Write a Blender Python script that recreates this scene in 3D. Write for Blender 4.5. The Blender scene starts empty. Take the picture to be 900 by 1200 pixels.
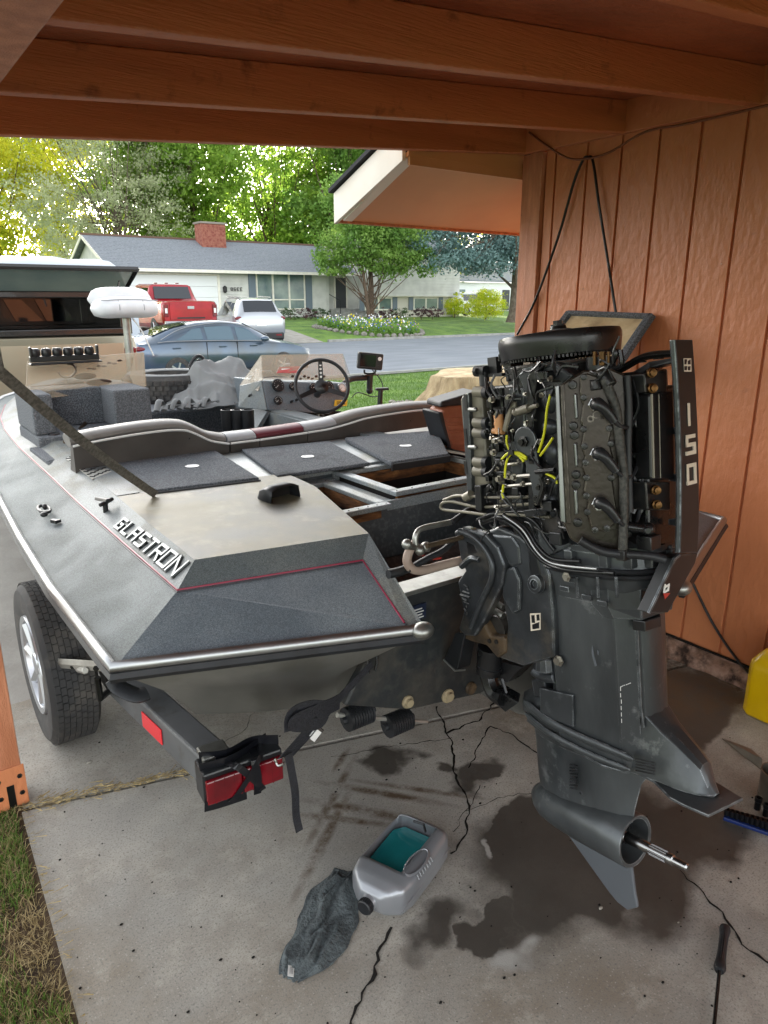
import bpy, bmesh, math, random
import numpy as np
from math import sin, cos, atan, atan2, pi, radians, sqrt
from mathutils import Vector, Matrix
R = random.Random(7)
S = bpy.context.scene
COL = S.collection

# ------------------------------------------------------------ camera, sky, sun, exposure
EYE = 1.65; PITCH = atan(250/840); YAW = radians(36.3); FOC = 840.0
cam = bpy.data.cameras.new('camera'); co = bpy.data.objects.new('camera', cam); COL.objects.link(co)
cam.sensor_fit = 'VERTICAL'; cam.sensor_height = 24; cam.lens = 24*FOC/1200
cam.clip_end = 3000; cam.clip_start = 0.02
co.location = (0, 0, EYE); co.rotation_euler = (pi/2-PITCH, 0, -YAW)
S.camera = co
SUN_AZ = radians(10); SUN_EL = radians(9)
w = bpy.data.worlds.new('World'); S.world = w; w.use_nodes = True
nt = w.node_tree; sk = nt.nodes.new('ShaderNodeTexSky'); sk.sky_type = 'NISHITA'; sk.sun_disc = False
sk.sun_elevation = SUN_EL; sk.sun_rotation = SUN_AZ; sk.dust_density = 2.0; sk.ozone_density = 1.0
hs = nt.nodes.new('ShaderNodeHueSaturation'); hs.inputs['Saturation'].default_value = .18; nt.links.new(sk.outputs[0], hs.inputs['Color'])   # hazy, nearly white evening sky
nt.links.new(hs.outputs[0], nt.nodes['Background'].inputs[0]); nt.nodes['Background'].inputs[1].default_value = 0.15
sl = bpy.data.lights.new('sun', 'SUN'); so = bpy.data.objects.new('sun', sl); COL.objects.link(so)
sl.energy = 3.0; sl.angle = radians(0.5); sl.color = (1, .86, .62)
sd = Vector((sin(SUN_AZ)*cos(SUN_EL), cos(SUN_AZ)*cos(SUN_EL), sin(SUN_EL)))
so.rotation_euler = sd.to_track_quat('Z', 'Y').to_euler()
S.view_settings.view_transform = 'Standard'; S.view_settings.look = 'None'
S.view_settings.exposure = 2.85; S.view_settings.gamma = 1.0
S.cycles.max_bounces = 8; S.cycles.diffuse_bounces = 5; S.cycles.transparent_max_bounces = 12

# ------------------------------------------------------------ measuring: rays of the photograph met with real planes
def ray(u, v):
    x = (u-450)/FOC; s = (600-v)/FOC
    d = cos(PITCH)+s*sin(PITCH); z = -sin(PITCH)+s*cos(PITCH)
    return Vector((x*cos(YAW)+d*sin(YAW), -x*sin(YAW)+d*cos(YAW), z))
def U(u, v, x=None, y=None, z=None):
    r = ray(u, v)
    t = x/r[0] if x is not None else y/r[1] if y is not None else (z-EYE)/r[2]
    return Vector((r[0]*t, r[1]*t, EYE+r[2]*t))
def UD(u, D, z=0.0):
    x = (u-450)/876.0
    return Vector((D*(x*cos(YAW)+sin(YAW)), D*(-x*sin(YAW)+cos(YAW)), z))
TILT = radians(9.5); MO = Vector((1.37, 1.2, 1.0)); MK = 1.058
def MU(u, v, x=None, y=None, z=None):       # same, in the tilted frame of the outboard
    c, s = cos(TILT), sin(TILT)
    L = lambda p: Vector((p[0], p[1]*c-p[2]*s, p[1]*s+p[2]*c))
    o = L(Vector((0, 0, EYE))-MO); d = L(ray(u, v))
    t = (x-o[0])/d[0] if x is not None else (y-o[1])/d[1] if y is not None else (z-o[2])/d[2]
    return o+d*t
def MUP(u, v, p, n):
    c, s = cos(TILT), sin(TILT)
    L = lambda q: Vector((q[0], q[1]*c-q[2]*s, q[1]*s+q[2]*c))
    o = L(Vector((0, 0, EYE))-MO); d = L(ray(u, v)); n = Vector(n)
    return o+d*((Vector(p)-o).dot(n)/d.dot(n))

# ------------------------------------------------------------ materials
MATS = {}
def newmat(name):
    m = bpy.data.materials.new(name); m.use_nodes = True; MATS[name] = m
    return m, m.node_tree, m.node_tree.nodes['Principled BSDF']
def lin(h):
    if isinstance(h, str):
        c = [int(h[i:i+2], 16)/255 for i in (0, 2, 4)]
        return tuple(((v+.055)/1.055)**2.4 if v > .04 else v/12.92 for v in c)+(1,)
    return tuple(h)+(1,) if len(h) == 3 else h
def mat(name, col, rough=.5, metal=0, col2=None, scale=8, detail=6, amt=(.35, .65), bump=0, bscale=None, stretch=None,
        dirt=None, dscale=2.5, damt=(.5, .75), trans=0, spec=None, coat=0, rvar=0, bdist=.01, edge=None, erad=.004):
    m, t, b = newmat(name); N = t.nodes; K = t.links.new
    tc = N.new('ShaderNodeTexCoord'); vec = tc.outputs['Object']
    if stretch:
        mp = N.new('ShaderNodeMapping'); mp.inputs['Scale'].default_value = stretch; K(vec, mp.inputs[0]); vec = mp.outputs[0]
    cur = None
    if col2 is not None:
        nz = N.new('ShaderNodeTexNoise'); nz.inputs['Scale'].default_value = scale; nz.inputs['Detail'].default_value = detail
        K(vec, nz.inputs['Vector'])
        mr = N.new('ShaderNodeMapRange'); mr.inputs[1].default_value, mr.inputs[2].default_value = amt; K(nz.outputs[0], mr.inputs[0])
        mx = N.new('ShaderNodeMix'); mx.data_type = 'RGBA'; K(mr.outputs[0], mx.inputs[0])
        mx.inputs[6].default_value = lin(col); mx.inputs[7].default_value = lin(col2); cur = mx.outputs[2]
        if rvar:
            r2 = N.new('ShaderNodeMapRange'); r2.inputs[3].default_value = rough-rvar; r2.inputs[4].default_value = rough+rvar
            K(nz.outputs[0], r2.inputs[0]); K(r2.outputs[0], b.inputs['Roughness'])
    if dirt is not None:
        nz2 = N.new('ShaderNodeTexNoise'); nz2.inputs['Scale'].default_value = dscale; nz2.inputs['Detail'].default_value = 9
        nz2.inputs['Roughness'].default_value = .65; K(tc.outputs['Object'], nz2.inputs['Vector'])
        m2 = N.new('ShaderNodeMapRange'); m2.inputs[1].default_value, m2.inputs[2].default_value = damt; K(nz2.outputs[0], m2.inputs[0])
        mx2 = N.new('ShaderNodeMix'); mx2.data_type = 'RGBA'; K(m2.outputs[0], mx2.inputs[0])
        if cur is None: mx2.inputs[6].default_value = lin(col)
        else: K(cur, mx2.inputs[6])
        mx2.inputs[7].default_value = lin(dirt); cur = mx2.outputs[2]
    if edge is not None:        # lighter edge colour: painted highlight as well as wear, broken up by noise
        bv = N.new('ShaderNodeBevel'); bv.samples = 4; bv.inputs[0].default_value = erad; ge = N.new('ShaderNodeNewGeometry')
        dt = N.new('ShaderNodeVectorMath'); dt.operation = 'DOT_PRODUCT'; K(bv.outputs[0], dt.inputs[0]); K(ge.outputs['Normal'], dt.inputs[1])
        e1 = N.new('ShaderNodeMapRange'); e1.inputs[1].default_value = .995; e1.inputs[2].default_value = .90; K(dt.outputs['Value'], e1.inputs[0])
        en = N.new('ShaderNodeTexNoise'); en.inputs['Scale'].default_value = 45; en.inputs['Detail'].default_value = 6; K(tc.outputs['Object'], en.inputs['Vector'])
        e2 = N.new('ShaderNodeMapRange'); e2.inputs[1].default_value = .40; e2.inputs[2].default_value = .62; K(en.outputs[0], e2.inputs[0])
        em = N.new('ShaderNodeMath'); em.operation = 'MULTIPLY'; K(e1.outputs[0], em.inputs[0]); K(e2.outputs[0], em.inputs[1])
        mx3 = N.new('ShaderNodeMix'); mx3.data_type = 'RGBA'; K(em.outputs[0], mx3.inputs[0])
        if cur is None: mx3.inputs[6].default_value = lin(col)
        else: K(cur, mx3.inputs[6])
        mx3.inputs[7].default_value = lin(edge); cur = mx3.outputs[2]
    if cur is None: b.inputs['Base Color'].default_value = lin(col)
    else: K(cur, b.inputs['Base Color'])
    if not (rvar and col2 is not None): b.inputs['Roughness'].default_value = rough
    b.inputs['Metallic'].default_value = metal; b.inputs['Transmission Weight'].default_value = trans
    b.inputs['Coat Weight'].default_value = coat
    if spec is not None: b.inputs['Specular IOR Level'].default_value = spec
    if bump:
        nb = N.new('ShaderNodeTexNoise'); nb.inputs['Scale'].default_value = bscale or scale*3; nb.inputs['Detail'].default_value = 5
        K(vec, nb.inputs['Vector']); bp = N.new('ShaderNodeBump'); bp.inputs['Strength'].default_value = bump
        bp.inputs['Distance'].default_value = bdist; K(nb.outputs[0], bp.inputs['Height']); K(bp.outputs[0], b.inputs['Normal'])
    return m

def leafmat(name, c1, c2, trans=.5, scale=.6):
    m, t, b = newmat(name); N = t.nodes; K = t.links.new
    tc = N.new('ShaderNodeTexCoord'); nz = N.new('ShaderNodeTexNoise'); nz.inputs['Scale'].default_value = scale; nz.inputs['Detail'].default_value = 8
    K(tc.outputs['Object'], nz.inputs['Vector'])
    mr = N.new('ShaderNodeMapRange'); mr.inputs[1].default_value = .35; mr.inputs[2].default_value = .65; K(nz.outputs[0], mr.inputs[0])
    mx = N.new('ShaderNodeMix'); mx.data_type = 'RGBA'; K(mr.outputs[0], mx.inputs[0])
    mx.inputs[6].default_value = lin(c1); mx.inputs[7].default_value = lin(c2)
    K(mx.outputs[2], b.inputs['Base Color']); b.inputs['Roughness'].default_value = .55
    tr = N.new('ShaderNodeBsdfTranslucent'); ms = N.new('ShaderNodeMixShader'); ms.inputs[0].default_value = trans
    K(mx.outputs[2], tr.inputs[0]); K(b.outputs[0], ms.inputs[1]); K(tr.outputs[0], ms.inputs[2])
    K(ms.outputs[0], N['Material Output'].inputs[0]); return m

def flakemat(name, col, col2, rough=.35, fl=.12):
    """metal-flake gelcoat: tiny voronoi cells each a slightly different reflectance"""
    m, t, b = newmat(name); N = t.nodes; K = t.links.new
    tc = N.new('ShaderNodeTexCoord'); vo = N.new('ShaderNodeTexVoronoi'); vo.inputs['Scale'].default_value = 520
    K(tc.outputs['Object'], vo.inputs['Vector'])
    sp = N.new('ShaderNodeSeparateColor'); K(vo.outputs['Color'], sp.inputs[0])
    mr = N.new('ShaderNodeMapRange'); mr.inputs[1].default_value = .0; mr.inputs[2].default_value = 1.0; mr.inputs[3].default_value = .66; mr.inputs[4].default_value = 1.4; b.inputs['Coat Weight'].default_value = .06; b.inputs['Coat Roughness'].default_value = .25
    K(sp.outputs[0], mr.inputs[0])
    nz = N.new('ShaderNodeTexNoise'); nz.inputs['Scale'].default_value = 3.5; nz.inputs['Detail'].default_value = 8; nz.inputs['Roughness'].default_value = .62; K(tc.outputs['Object'], nz.inputs['Vector'])
    m2 = N.new('ShaderNodeMapRange'); m2.inputs[1].default_value = .46; m2.inputs[2].default_value = .66; K(nz.outputs[0], m2.inputs[0])
    mx = N.new('ShaderNodeMix'); mx.data_type = 'RGBA'; K(m2.outputs[0], mx.inputs[0]); mx.inputs[6].default_value = lin(col); mx.inputs[7].default_value = lin(col2)
    mv = N.new('ShaderNodeVectorMath'); mv.operation = 'SCALE'; K(mx.outputs[2], mv.inputs[0]); K(mr.outputs[0], mv.inputs['Scale'])
    K(mv.outputs[0], b.inputs['Base Color']); b.inputs['Metallic'].default_value = .2; b.inputs['Specular IOR Level'].default_value = .35
    m3 = N.new('ShaderNodeMapRange'); m3.inputs[3].default_value = rough; m3.inputs[4].default_value = rough+.25; K(m2.outputs[0], m3.inputs[0]); K(m3.outputs[0], b.inputs['Roughness'])
    bp = N.new('ShaderNodeBump'); bp.inputs['Strength'].default_value = fl; bp.inputs['Distance'].default_value = .001
    K(sp.outputs[1], bp.inputs['Height']); K(bp.outputs[0], b.inputs['Normal']); return m

def glassmat(name, tint, rough=.05, alpha=.35):
    m, t, b = newmat(name); N = t.nodes; K = t.links.new
    b.inputs['Base Color'].default_value = lin(tint); b.inputs['Roughness'].default_value = rough
    tr = N.new('ShaderNodeBsdfTransparent'); ms = N.new('ShaderNodeMixShader'); ms.inputs[0].default_value = alpha
    K(tr.outputs[0], ms.inputs[1]); K(b.outputs[0], ms.inputs[2]); K(ms.outputs[0], N['Material Output'].inputs[0]); return m

# ------------------------------------------------------------ mesh helpers
EACH = {'adapter_lugs': 'adapter_lug', 'bright_fastener': 'bright_fastener', 'brass_bolt': 'brass_bolt', 'drain_plug': 'drain_plug', 'pack_mount': 'pack_mount', 'head_bolt': 'head_bolt', 'rack_clip': 'rack_clip', 'roof_light': 'roof_light', 'switch': 'switch', 'tread_plate': 'tread_rib', 'screws': 'screw', 'rod_tube': 'rod_tube', 'head_rib': 'head_rib', 'test_port': 'test_port', 'flange_slot': 'flange_slot', 'exhaust_slot': 'exhaust_slot', 'water_intake': 'intake_slot', 'screen_decal': 'screen_decal', 'stator_coil': 'stator_coil', 'silencer_screw': 'silencer_screw', 'top_bolt': 'top_bolt', 'apron_bolt': 'apron_bolt', 'drain_screw': 'drain_screw', 'quilted_panel': 'quilted_panel', 'lens_rib': 'lens_rib', 'grip_ridge': 'grip_ridge', 'strip_gusset': 'strip_gusset', 'button': 'button', 'fuse_block': 'fuse', 'wire': 'wire', 'rack_end': 'rack_end', 'bracket_bolt': 'bracket_bolt', 'snap': 'snap', 'yoke_hole': 'yoke_hole', 'spoke_hole': 'spoke_hole', 'spoke': 'spoke', 'bearing_carrier': 'bearing_carrier', 'shaft_spline': 'shaft_spline', 'control_cable': 'control_cable', 'water_hose': 'water_hose', 'throttle_rod': 'throttle_rod', 'harness': 'harness_cable', 'casting_rib': 'casting_rib', 'tilt_rod': 'tilt_rod', 'starter_pinion': 'starter_pinion', 'nail_heads': 'nail_head', 'edging': 'edging', 'piping': 'piping', 'seam': 'seam', 'door_handle': 'door_handle', 'worn': 'worn', 'gauge_marks': 'gauge_marks', 'cushion': 'cushion', 'apron_ribs': 'apron_rib', 'linkage': 'linkage', 'hose_fitting': 'hose_fitting', 'emblem_relief': 'emblem_relief', 'carburettor_linkage': 'linkage_piece', 'head_gasket': 'head_gasket', 'roof_rail': 'roof_rail', 'gas_strut': 'gas_strut', 'window_trim': 'window_trim', 'cross_member': 'cross_member', 'post_bracket': 'post_bracket', 'cable_anchor': 'cable_anchor', 'grip_rib': 'grip_rib', 'bracket_rim': 'bracket_rim', 'rear_apron': 'rear_apron'}
class MB:
    def __init__(s): s.v = []; s.f = []
    def add(s, vs, fs):
        k = len(s.v); s.v += [tuple(v) for v in vs]; s.f += [tuple(i+k for i in f) for f in fs]; return s
    def box(s, c, d, rz=0, rot=None):
        M = rot if rot is not None else Matrix.Rotation(rz, 3, 'Z'); c = Vector(c)
        vs = [c+M@Vector((x*d[0]/2, y*d[1]/2, z*d[2]/2)) for z in (-1, 1) for x, y in ((-1, -1), (1, -1), (1, 1), (-1, 1))]
        return s.add(vs, [(3, 2, 1, 0), (4, 5, 6, 7), (0, 1, 5, 4), (1, 2, 6, 5), (2, 3, 7, 6), (3, 0, 4, 7)])
    def bx(s, a, b):
        a = Vector(a); b = Vector(b); return s.box((a+b)/2, [abs(b[i]-a[i]) for i in range(3)])
    def prism(s, pts, vec):
        n = len(pts); vec = Vector(vec); p = [Vector(q) for q in pts]
        return s.add(p+[q+vec for q in p], [tuple(range(n))[::-1], tuple(range(n, 2*n))]+[(i, (i+1) % n, n+(i+1) % n, n+i) for i in range(n)])
    def poly(s, pts): return s.add(pts, [tuple(range(len(pts)))])
    def tube(s, pts, r, n=8, cap=True, flat=None):
        pts = [Vector(p) for p in pts]; rs = r if isinstance(r, (list, tuple)) else [r]*len(pts)
        t0 = (pts[1]-pts[0]).normalized(); up = Vector((0, 0, 1)) if abs(t0.z) < .9 else Vector((1, 0, 0))
        a = t0.cross(up).normalized(); vs = []
        for i, p in enumerate(pts):
            t = ((pts[min(i+1, len(pts)-1)]-pts[max(i-1, 0)])).normalized()
            a = (a-t*a.dot(t)).normalized(); b = t.cross(a)
            for k in range(n):
                th = 2*pi*k/n; vs.append(p+(a*cos(th)*(flat[0] if flat else 1)+b*sin(th)*(flat[1] if flat else 1))*rs[i])
        fs = [(i*n+k, i*n+(k+1) % n, (i+1)*n+(k+1) % n, (i+1)*n+k) for i in range(len(pts)-1) for k in range(n)]
        if cap: fs += [tuple(range(n))[::-1], tuple((len(pts)-1)*n+k for k in range(n))]
        return s.add(vs, fs)
    def lathe(s, prof, p, axis, n=24, cap=True):
        p = Vector(p); ax = Vector(axis).normalized(); up = Vector((0, 0, 1)) if abs(ax.z) < .9 else Vector((1, 0, 0))
        a = ax.cross(up).normalized(); b = ax.cross(a); vs = []
        for r, h in prof:
            for k in range(n):
                th = 2*pi*k/n; vs.append(p+ax*h+(a*cos(th)+b*sin(th))*max(r, 1e-4))
        m = len(prof); fs = [(i*n+k, i*n+(k+1) % n, (i+1)*n+(k+1) % n, (i+1)*n+k) for i in range(m-1) for k in range(n)]
        if cap: fs += [tuple(range(n))[::-1], tuple((m-1)*n+k for k in range(n))]
        return s.add(vs, fs)
    def loft(s, rows, closed=True, cap=True):
        n = len(rows[0]); vs = [p for r in rows for p in r]; e = n if closed else n-1
        fs = [(i*n+k, i*n+(k+1) % n, (i+1)*n+(k+1) % n, (i+1)*n+k) for i in range(len(rows)-1) for k in range(e)]
        if cap and closed: fs += [tuple(range(n))[::-1], tuple((len(rows)-1)*n+k for k in range(n))]
        return s.add(vs, fs)
    def sph(s, c, r, n=12, m=8, rot=None):
        r = (r, r, r) if not isinstance(r, (tuple, list)) else r; c = Vector(c); rows = []
        for i in range(m+1):
            ph = pi*i/m
            row = [Vector((r[0]*max(sin(ph), .001)*cos(2*pi*k/n), r[1]*max(sin(ph), .001)*sin(2*pi*k/n), r[2]*cos(ph))) for k in range(n)]
            rows.append([c+(rot@q if rot else q) for q in row])
        return s.loft(rows[::-1])
    def bolt(s, p, axis, r=.008, h=.008):
        return s.lathe([(r*1.5, 0), (r*1.5, h*.3), (r, h*.3), (r, h)], p, axis, 6)
    def pieces(s):
        par = list(range(len(s.v)))
        def find(a):
            while par[a] != a: par[a] = par[par[a]]; a = par[a]
            return a
        for f in s.f:
            r = find(f[0])
            for i in f[1:]: par[find(i)] = r
        g = {}
        for f in s.f: g.setdefault(find(f[0]), []).append(f)
        out = []
        for fs in g.values():
            ids = sorted({i for f in fs for i in f}); mp = {k: n for n, k in enumerate(ids)}; q = MB(); q.v = [s.v[i] for i in ids]; q.f = [tuple(mp[i] for i in f) for f in fs]; out.append(q)
        return out
    def build(s, name, m, parent=None, world=True, smooth=0, bevel=0, seg=2, tri=False, solid=0, sub=0, link=True, orig=False):
        if name in EACH and parent is not None:         # separate pieces become separate parts
            ps = s.pieces()
            if len(ps) > 1: return [q.build(EACH[name], m, parent, world, smooth, bevel, seg, tri, solid, sub) for q in ps][0]
        me = bpy.data.meshes.new(name); vs = s.v
        off = None
        if orig:
            A = np.array([tuple(v) for v in vs]); off = Vector(((A[:, 0].min()+A[:, 0].max())/2, (A[:, 1].min()+A[:, 1].max())/2, A[:, 2].min()))
            vs = [Vector(v)-off for v in vs]
        me.from_pydata([tuple(v) for v in vs], [], s.f); me.update()
        bm = bmesh.new(); bm.from_mesh(me); bmesh.ops.recalc_face_normals(bm, faces=bm.faces); bm.to_mesh(me); bm.free()
        if m: me.materials.append(MATS[m])
        if smooth:
            me.polygons.foreach_set('use_smooth', [True]*len(me.polygons)); me.set_sharp_from_angle(angle=radians(smooth))
        o = bpy.data.objects.new(name, me); COL.objects.link(o)
        if off is not None: o.location = off
        if parent is not None:
            o.parent = parent
            if world: o.matrix_parent_inverse = chain(parent).inverted()
        if solid: q = o.modifiers.new('thickness', 'SOLIDIFY'); q.thickness = solid; q.offset = 0
        if sub: q = o.modifiers.new('smooth', 'SUBSURF'); q.levels = sub; q.render_levels = sub
        if bevel:
            q = o.modifiers.new('edge', 'BEVEL'); q.width = bevel; q.segments = seg; q.limit_method = 'ANGLE'; q.angle_limit = radians(35); q.harden_normals = False
        return o
def basis(o): return Matrix.LocRotScale(o.location, o.rotation_euler, o.scale)
def chain(o):
    M = o.matrix_parent_inverse@basis(o) if o.parent else basis(o)
    return chain(o.parent)@M if o.parent else M
def thing(name, label, cat, loc=(0, 0, 0), group=None, rot=(0, 0, 0), scale=1):
    o = bpy.data.objects.new(name, None); COL.objects.link(o); o.location = loc; o.rotation_euler = rot; o.scale = (scale,)*3
    o.empty_display_size = .1; return tag(o, label, cat, group)
def tag(o, label=None, cat=None, group=None, kind=None):
    for k, v in (('label', label), ('category', cat), ('group', group), ('kind', kind)):
        if v: o[k] = v
    return o
def struct(o): o['kind'] = 'structure'; return o
def copy_thing(root, loc, label=None, rotz=None):
    def rec(o, par):
        c = o.copy(); COL.objects.link(c)
        if par: c.parent = par; c.matrix_parent_inverse = o.matrix_parent_inverse.copy()
        for ch in [x for x in bpy.data.objects if x.parent == o and x.name not in made]: rec(ch, c)
        return c
    made = set(); c = rec(root, None); c.location = loc
    if rotz is not None: c.rotation_euler = (0, 0, rotz)
    if label: c['label'] = label
    return c
def smoothpts(pts, k=6):
    """Catmull-Rom through the points"""
    P = [Vector(p) for p in pts]; P = [P[0]*2-P[1]]+P+[P[-1]*2-P[-2]]; out = []
    for i in range(1, len(P)-2):
        for j in range(k):
            t = j/k; a, b, c, d = P[i-1:i+3]
            out.append(.5*((2*b)+(c-a)*t+(2*a-5*b+4*c-d)*t*t+(3*b-a-3*c+d)*t**3))
    return out+[P[-2]]
GL = {'G': [(4,6,0,6),(0,6,0,0),(0,0,4,0),(4,0,4,3),(4,3,2,3)], 'L': [(0,6,0,0),(0,0,4,0)], 'A': [(0,0,0,6),(0,6,4,6),(4,6,4,0),(0,3,4,3)],
      'S': [(4,6,0,6),(0,6,0,3),(0,3,4,3),(4,3,4,0),(4,0,0,0)], 'T': [(0,6,4,6),(2,6,2,0)], 'R': [(0,0,0,6),(0,6,4,6),(4,6,4,3),(4,3,0,3),(2,3,4,0)],
      'O': [(0,0,0,6),(0,6,4,6),(4,6,4,0),(4,0,0,0)], 'N': [(0,0,0,6),(0,6,4,0),(4,0,4,6)], '1': [(2,0,2,6)], '6': [(4,6,0,6),(0,6,0,0),(0,0,4,0),(4,0,4,3),(4,3,0,3)],
      'V': [(0,6,2,0),(2,0,4,6)], '8': [(0,0,0,6),(0,6,4,6),(4,6,4,0),(4,0,0,0),(0,3,4,3)], 'I': [(2,0,2,6)], 'E': [(0,0,0,6),(0,6,4,6),(0,3,3,3),(0,0,4,0)],
      'U': [(0,6,0,0),(0,0,4,0),(4,0,4,6)], 'F': [(0,0,0,6),(0,6,4,6),(0,3,3,3)], 'D': [(0,0,0,6),(0,6,3,6),(3,6,4,4),(4,4,4,2),(4,2,3,0),(3,0,0,0)]}
GL['5'] = GL['S']; GL['0'] = GL['O']
def glyph(ch, o, ex, ey, w, h, th, depth, mb=None):
    """block letter: o lower-left corner, ex/ey unit axes of its plane, strokes th wide, raised depth"""
    mb = mb or MB(); o = Vector(o); ex = Vector(ex).normalized(); ey = Vector(ey).normalized(); n = ex.cross(ey)
    for i, (a, b, c, d) in enumerate(GL[ch]):
        p = o+ex*(a/4*w)+ey*(b/6*h); q = o+ex*(c/4*w)+ey*(d/6*h); t = (q-p).normalized(); s_ = n.cross(t)*th/2
        p = p-t*th/2; q = q+t*th/2; lo = n*(-.0004*i)
        mb.prism([p-s_+lo, q-s_+lo, q+s_+lo, p+s_+lo], n*(depth+.0006*i))
    return mb
# ------------------------------------------------------------ material list
mat('painted_brown', 'c87a4c', .55, col2='b0683f', scale=2.2, detail=10, amt=(.3, .7), bump=.3, bscale=26, stretch=(.5, 9, 9), dirt='6b3a22', dscale=7, damt=(.6, .76), bdist=.02, edge='d09a78', erad=.006)  # pinkish edge colour paints the light caught along the rafter edges
mat('painted_wall', 'cf8459', .45, col2='c0764d', scale=2.2, bump=.36, bscale=34, stretch=(1, 1, .45), bdist=.02, dirt='a2664a', dscale=9, damt=(.64, .8))
mat('painted_trim', 'cb8865', .5, col2='b06e4c', scale=5, bump=.4, bscale=60, stretch=(6, 6, 1), dirt='5a3a28', dscale=22, damt=(.66, .75), edge='dcb49a')
mat('plywood_ceiling', 'b06a45', .6, col2='935436', scale=6, bump=.8, bscale=50, stretch=(.4, 1, 1), bdist=.015)
mat('soffit_paint', 'd29a6a', .6, col2='c88f60', scale=2)
mat('white_trim', 'e8e4da', .5, col2='dcd7ca', scale=4)
mat('roof_edge', '33353a', .9)
mat('roof_shingle', '8b9096', .9, col2='6c7178', scale=9, detail=8, amt=(.35, .7), bump=.6, bscale=18, stretch=(1, 2, 2))
mat('vinyl_siding', 'cfcfca', .6, col2='bdbdb9', scale=1.5)
mat('vinyl_siding_warm', 'c9c4b8', .6)
mat('garage_white', 'dfe2e3', .5)
mat('shutter_grey', '66727e', .6)
mat('brick_red', '8a4a40', .85, col2='a8705e', scale=7, bump=.4, bscale=20)
mat('ridge_brown', '6a5346', .9)
mat('mortar', '8d857c', .95)
mat('stone_edge', '6c6862', .9, col2='8e8a82', scale=9, bump=.6)
mat('asphalt', '7d838a', .9, col2='6e747c', scale=2.0, detail=9, bump=.5, bscale=60, stretch=(.25, 1, 1))
mat('kerb_concrete', '9a9a96', .9, col2='868682', scale=4, bump=.3)
mat('drive_concrete', 'a09c95', .9, col2='8c8881', scale=3, bump=.3, bscale=40)
mat('soil', '5c4a36', 1, col2='40342a', scale=14, bump=.8)
mat('straw', 'b8a57a', .9, col2='8a7750', scale=40)
mat('lawn', '5a7c34', .9, col2='45642a', scale=3.0, detail=10, bump=1, bscale=90, bdist=.03, dirt='76963e', dscale=.8, damt=(.4, .65))
leafmat('grass_blade', '708e3e', '4c7028', .4, 2.5)
leafmat('leaf_gold', 'd6d048', 'b0bc3c', .68, .35)
leafmat('leaf_green', '9cb850', '789c3e', .66, .45)
leafmat('leaf_grey', 'c0c4a0', '9aa57c', .5, .5)
leafmat('leaf_mid', '98b85e', '6f9648', .58, .8)
leafmat('leaf_spruce', '87a5a2', '5e7b78', .3, 1.2)
leafmat('leaf_bush', 'e0e03c', 'b0c428', .45, 2)
leafmat('leaf_red', '5a3038', '38222a', .2, 3)
leafmat('leaf_dark', '44602e', '2c4420', .3, 2)
mat('bark', '6b5a4c', .95, col2='4a3d33', scale=10, bump=.8, stretch=(3, 3, 1))
mat('bark_grey', '6f6659', .95, col2='55493d', scale=6, bump=.6)
mat('cut_wood', 'c9b48e', .8, col2='a98f68', scale=7, bump=.5, bscale=16, dirt='7c6a50', dscale=6)
mat('stump_side', 'b3a07c', .9, col2='8d7a5c', scale=4, bump=1, bscale=9, stretch=(2, 2, .6), bdist=.05)
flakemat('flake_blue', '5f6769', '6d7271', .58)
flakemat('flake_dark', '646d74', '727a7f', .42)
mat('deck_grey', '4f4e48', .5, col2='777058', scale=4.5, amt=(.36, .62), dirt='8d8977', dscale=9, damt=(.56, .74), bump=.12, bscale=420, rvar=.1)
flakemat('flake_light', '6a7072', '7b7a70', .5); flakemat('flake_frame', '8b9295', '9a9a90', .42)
mat('hull_grey', '6c6a64', .32, metal=.1, col2='4c4b48', scale=4, amt=(.3, .7), dirt='4b4840', dscale=7, damt=(.5, .8), rvar=.1)
mat('transom_black', '25282a', .5, col2='383a37', scale=30, amt=(.5, .7), dirt='565046', dscale=3, damt=(.5, .8), bump=.1, bscale=60)
mat('well_grey', '3f4447', .38, col2='565b5d', scale=60, amt=(.5, .65), dirt='77705f', dscale=4, damt=(.58, .85), bump=.15, bscale=150)
mat('chrome', 'a2a4a6', .36, metal=1, col2='a8a9a8', scale=12, rvar=.06)
mat('dull_alu', 'a9aaa6', .38, metal=.9, col2='8d8d88', scale=14, dirt='5e5a52', dscale=12, damt=(.55, .8))
mat('steel', '9a9a9a', .25, metal=1)
mat('rubber_black', '17181a', .5, col2='24262a', scale=12)
mat('tyre_rubber', '333334', .8, col2='444240', scale=6, bump=.2, dirt='6a645c', dscale=8, damt=(.5, .82))
mat('plastic_black', '141517', .32, col2='202225', scale=12)
mat('carpet', '43474c', .95, col2='6d7278', scale=170, detail=3, amt=(.42, .62), bump=.9, bscale=260, bdist=.004, dirt='2c2f33', dscale=6, damt=(.55, .8))
mat('carpet_light', '56595d', .95, col2='777b80', scale=170, detail=3, amt=(.42, .62), bump=.8, bscale=260, bdist=.004)
mat('vinyl_grey', '7d7a76', .42, col2='6d6a66', scale=5, bump=.12, bscale=40, dirt='56524d', dscale=4, damt=(.55, .8))
mat('vinyl_light', 'a9abae', .42, col2='97999c', scale=5, bump=.12, bscale=40)
mat('vinyl_maroon', '70303a', .45, col2='5d2630', scale=5)
mat('vinyl_dark', '3f3b38', .5, col2='4e4a46', scale=6, bump=.15, bscale=30)
mat('vinyl_white', 'd9dadc', .4, col2='c9cacd', scale=6, bump=.08, bscale=40)
mat('piping_white', 'e2e2de', .5)
mat('pin_red', '8c1a3c', .35); mat('pin_dark', '2a1f2a', .4)
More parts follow.
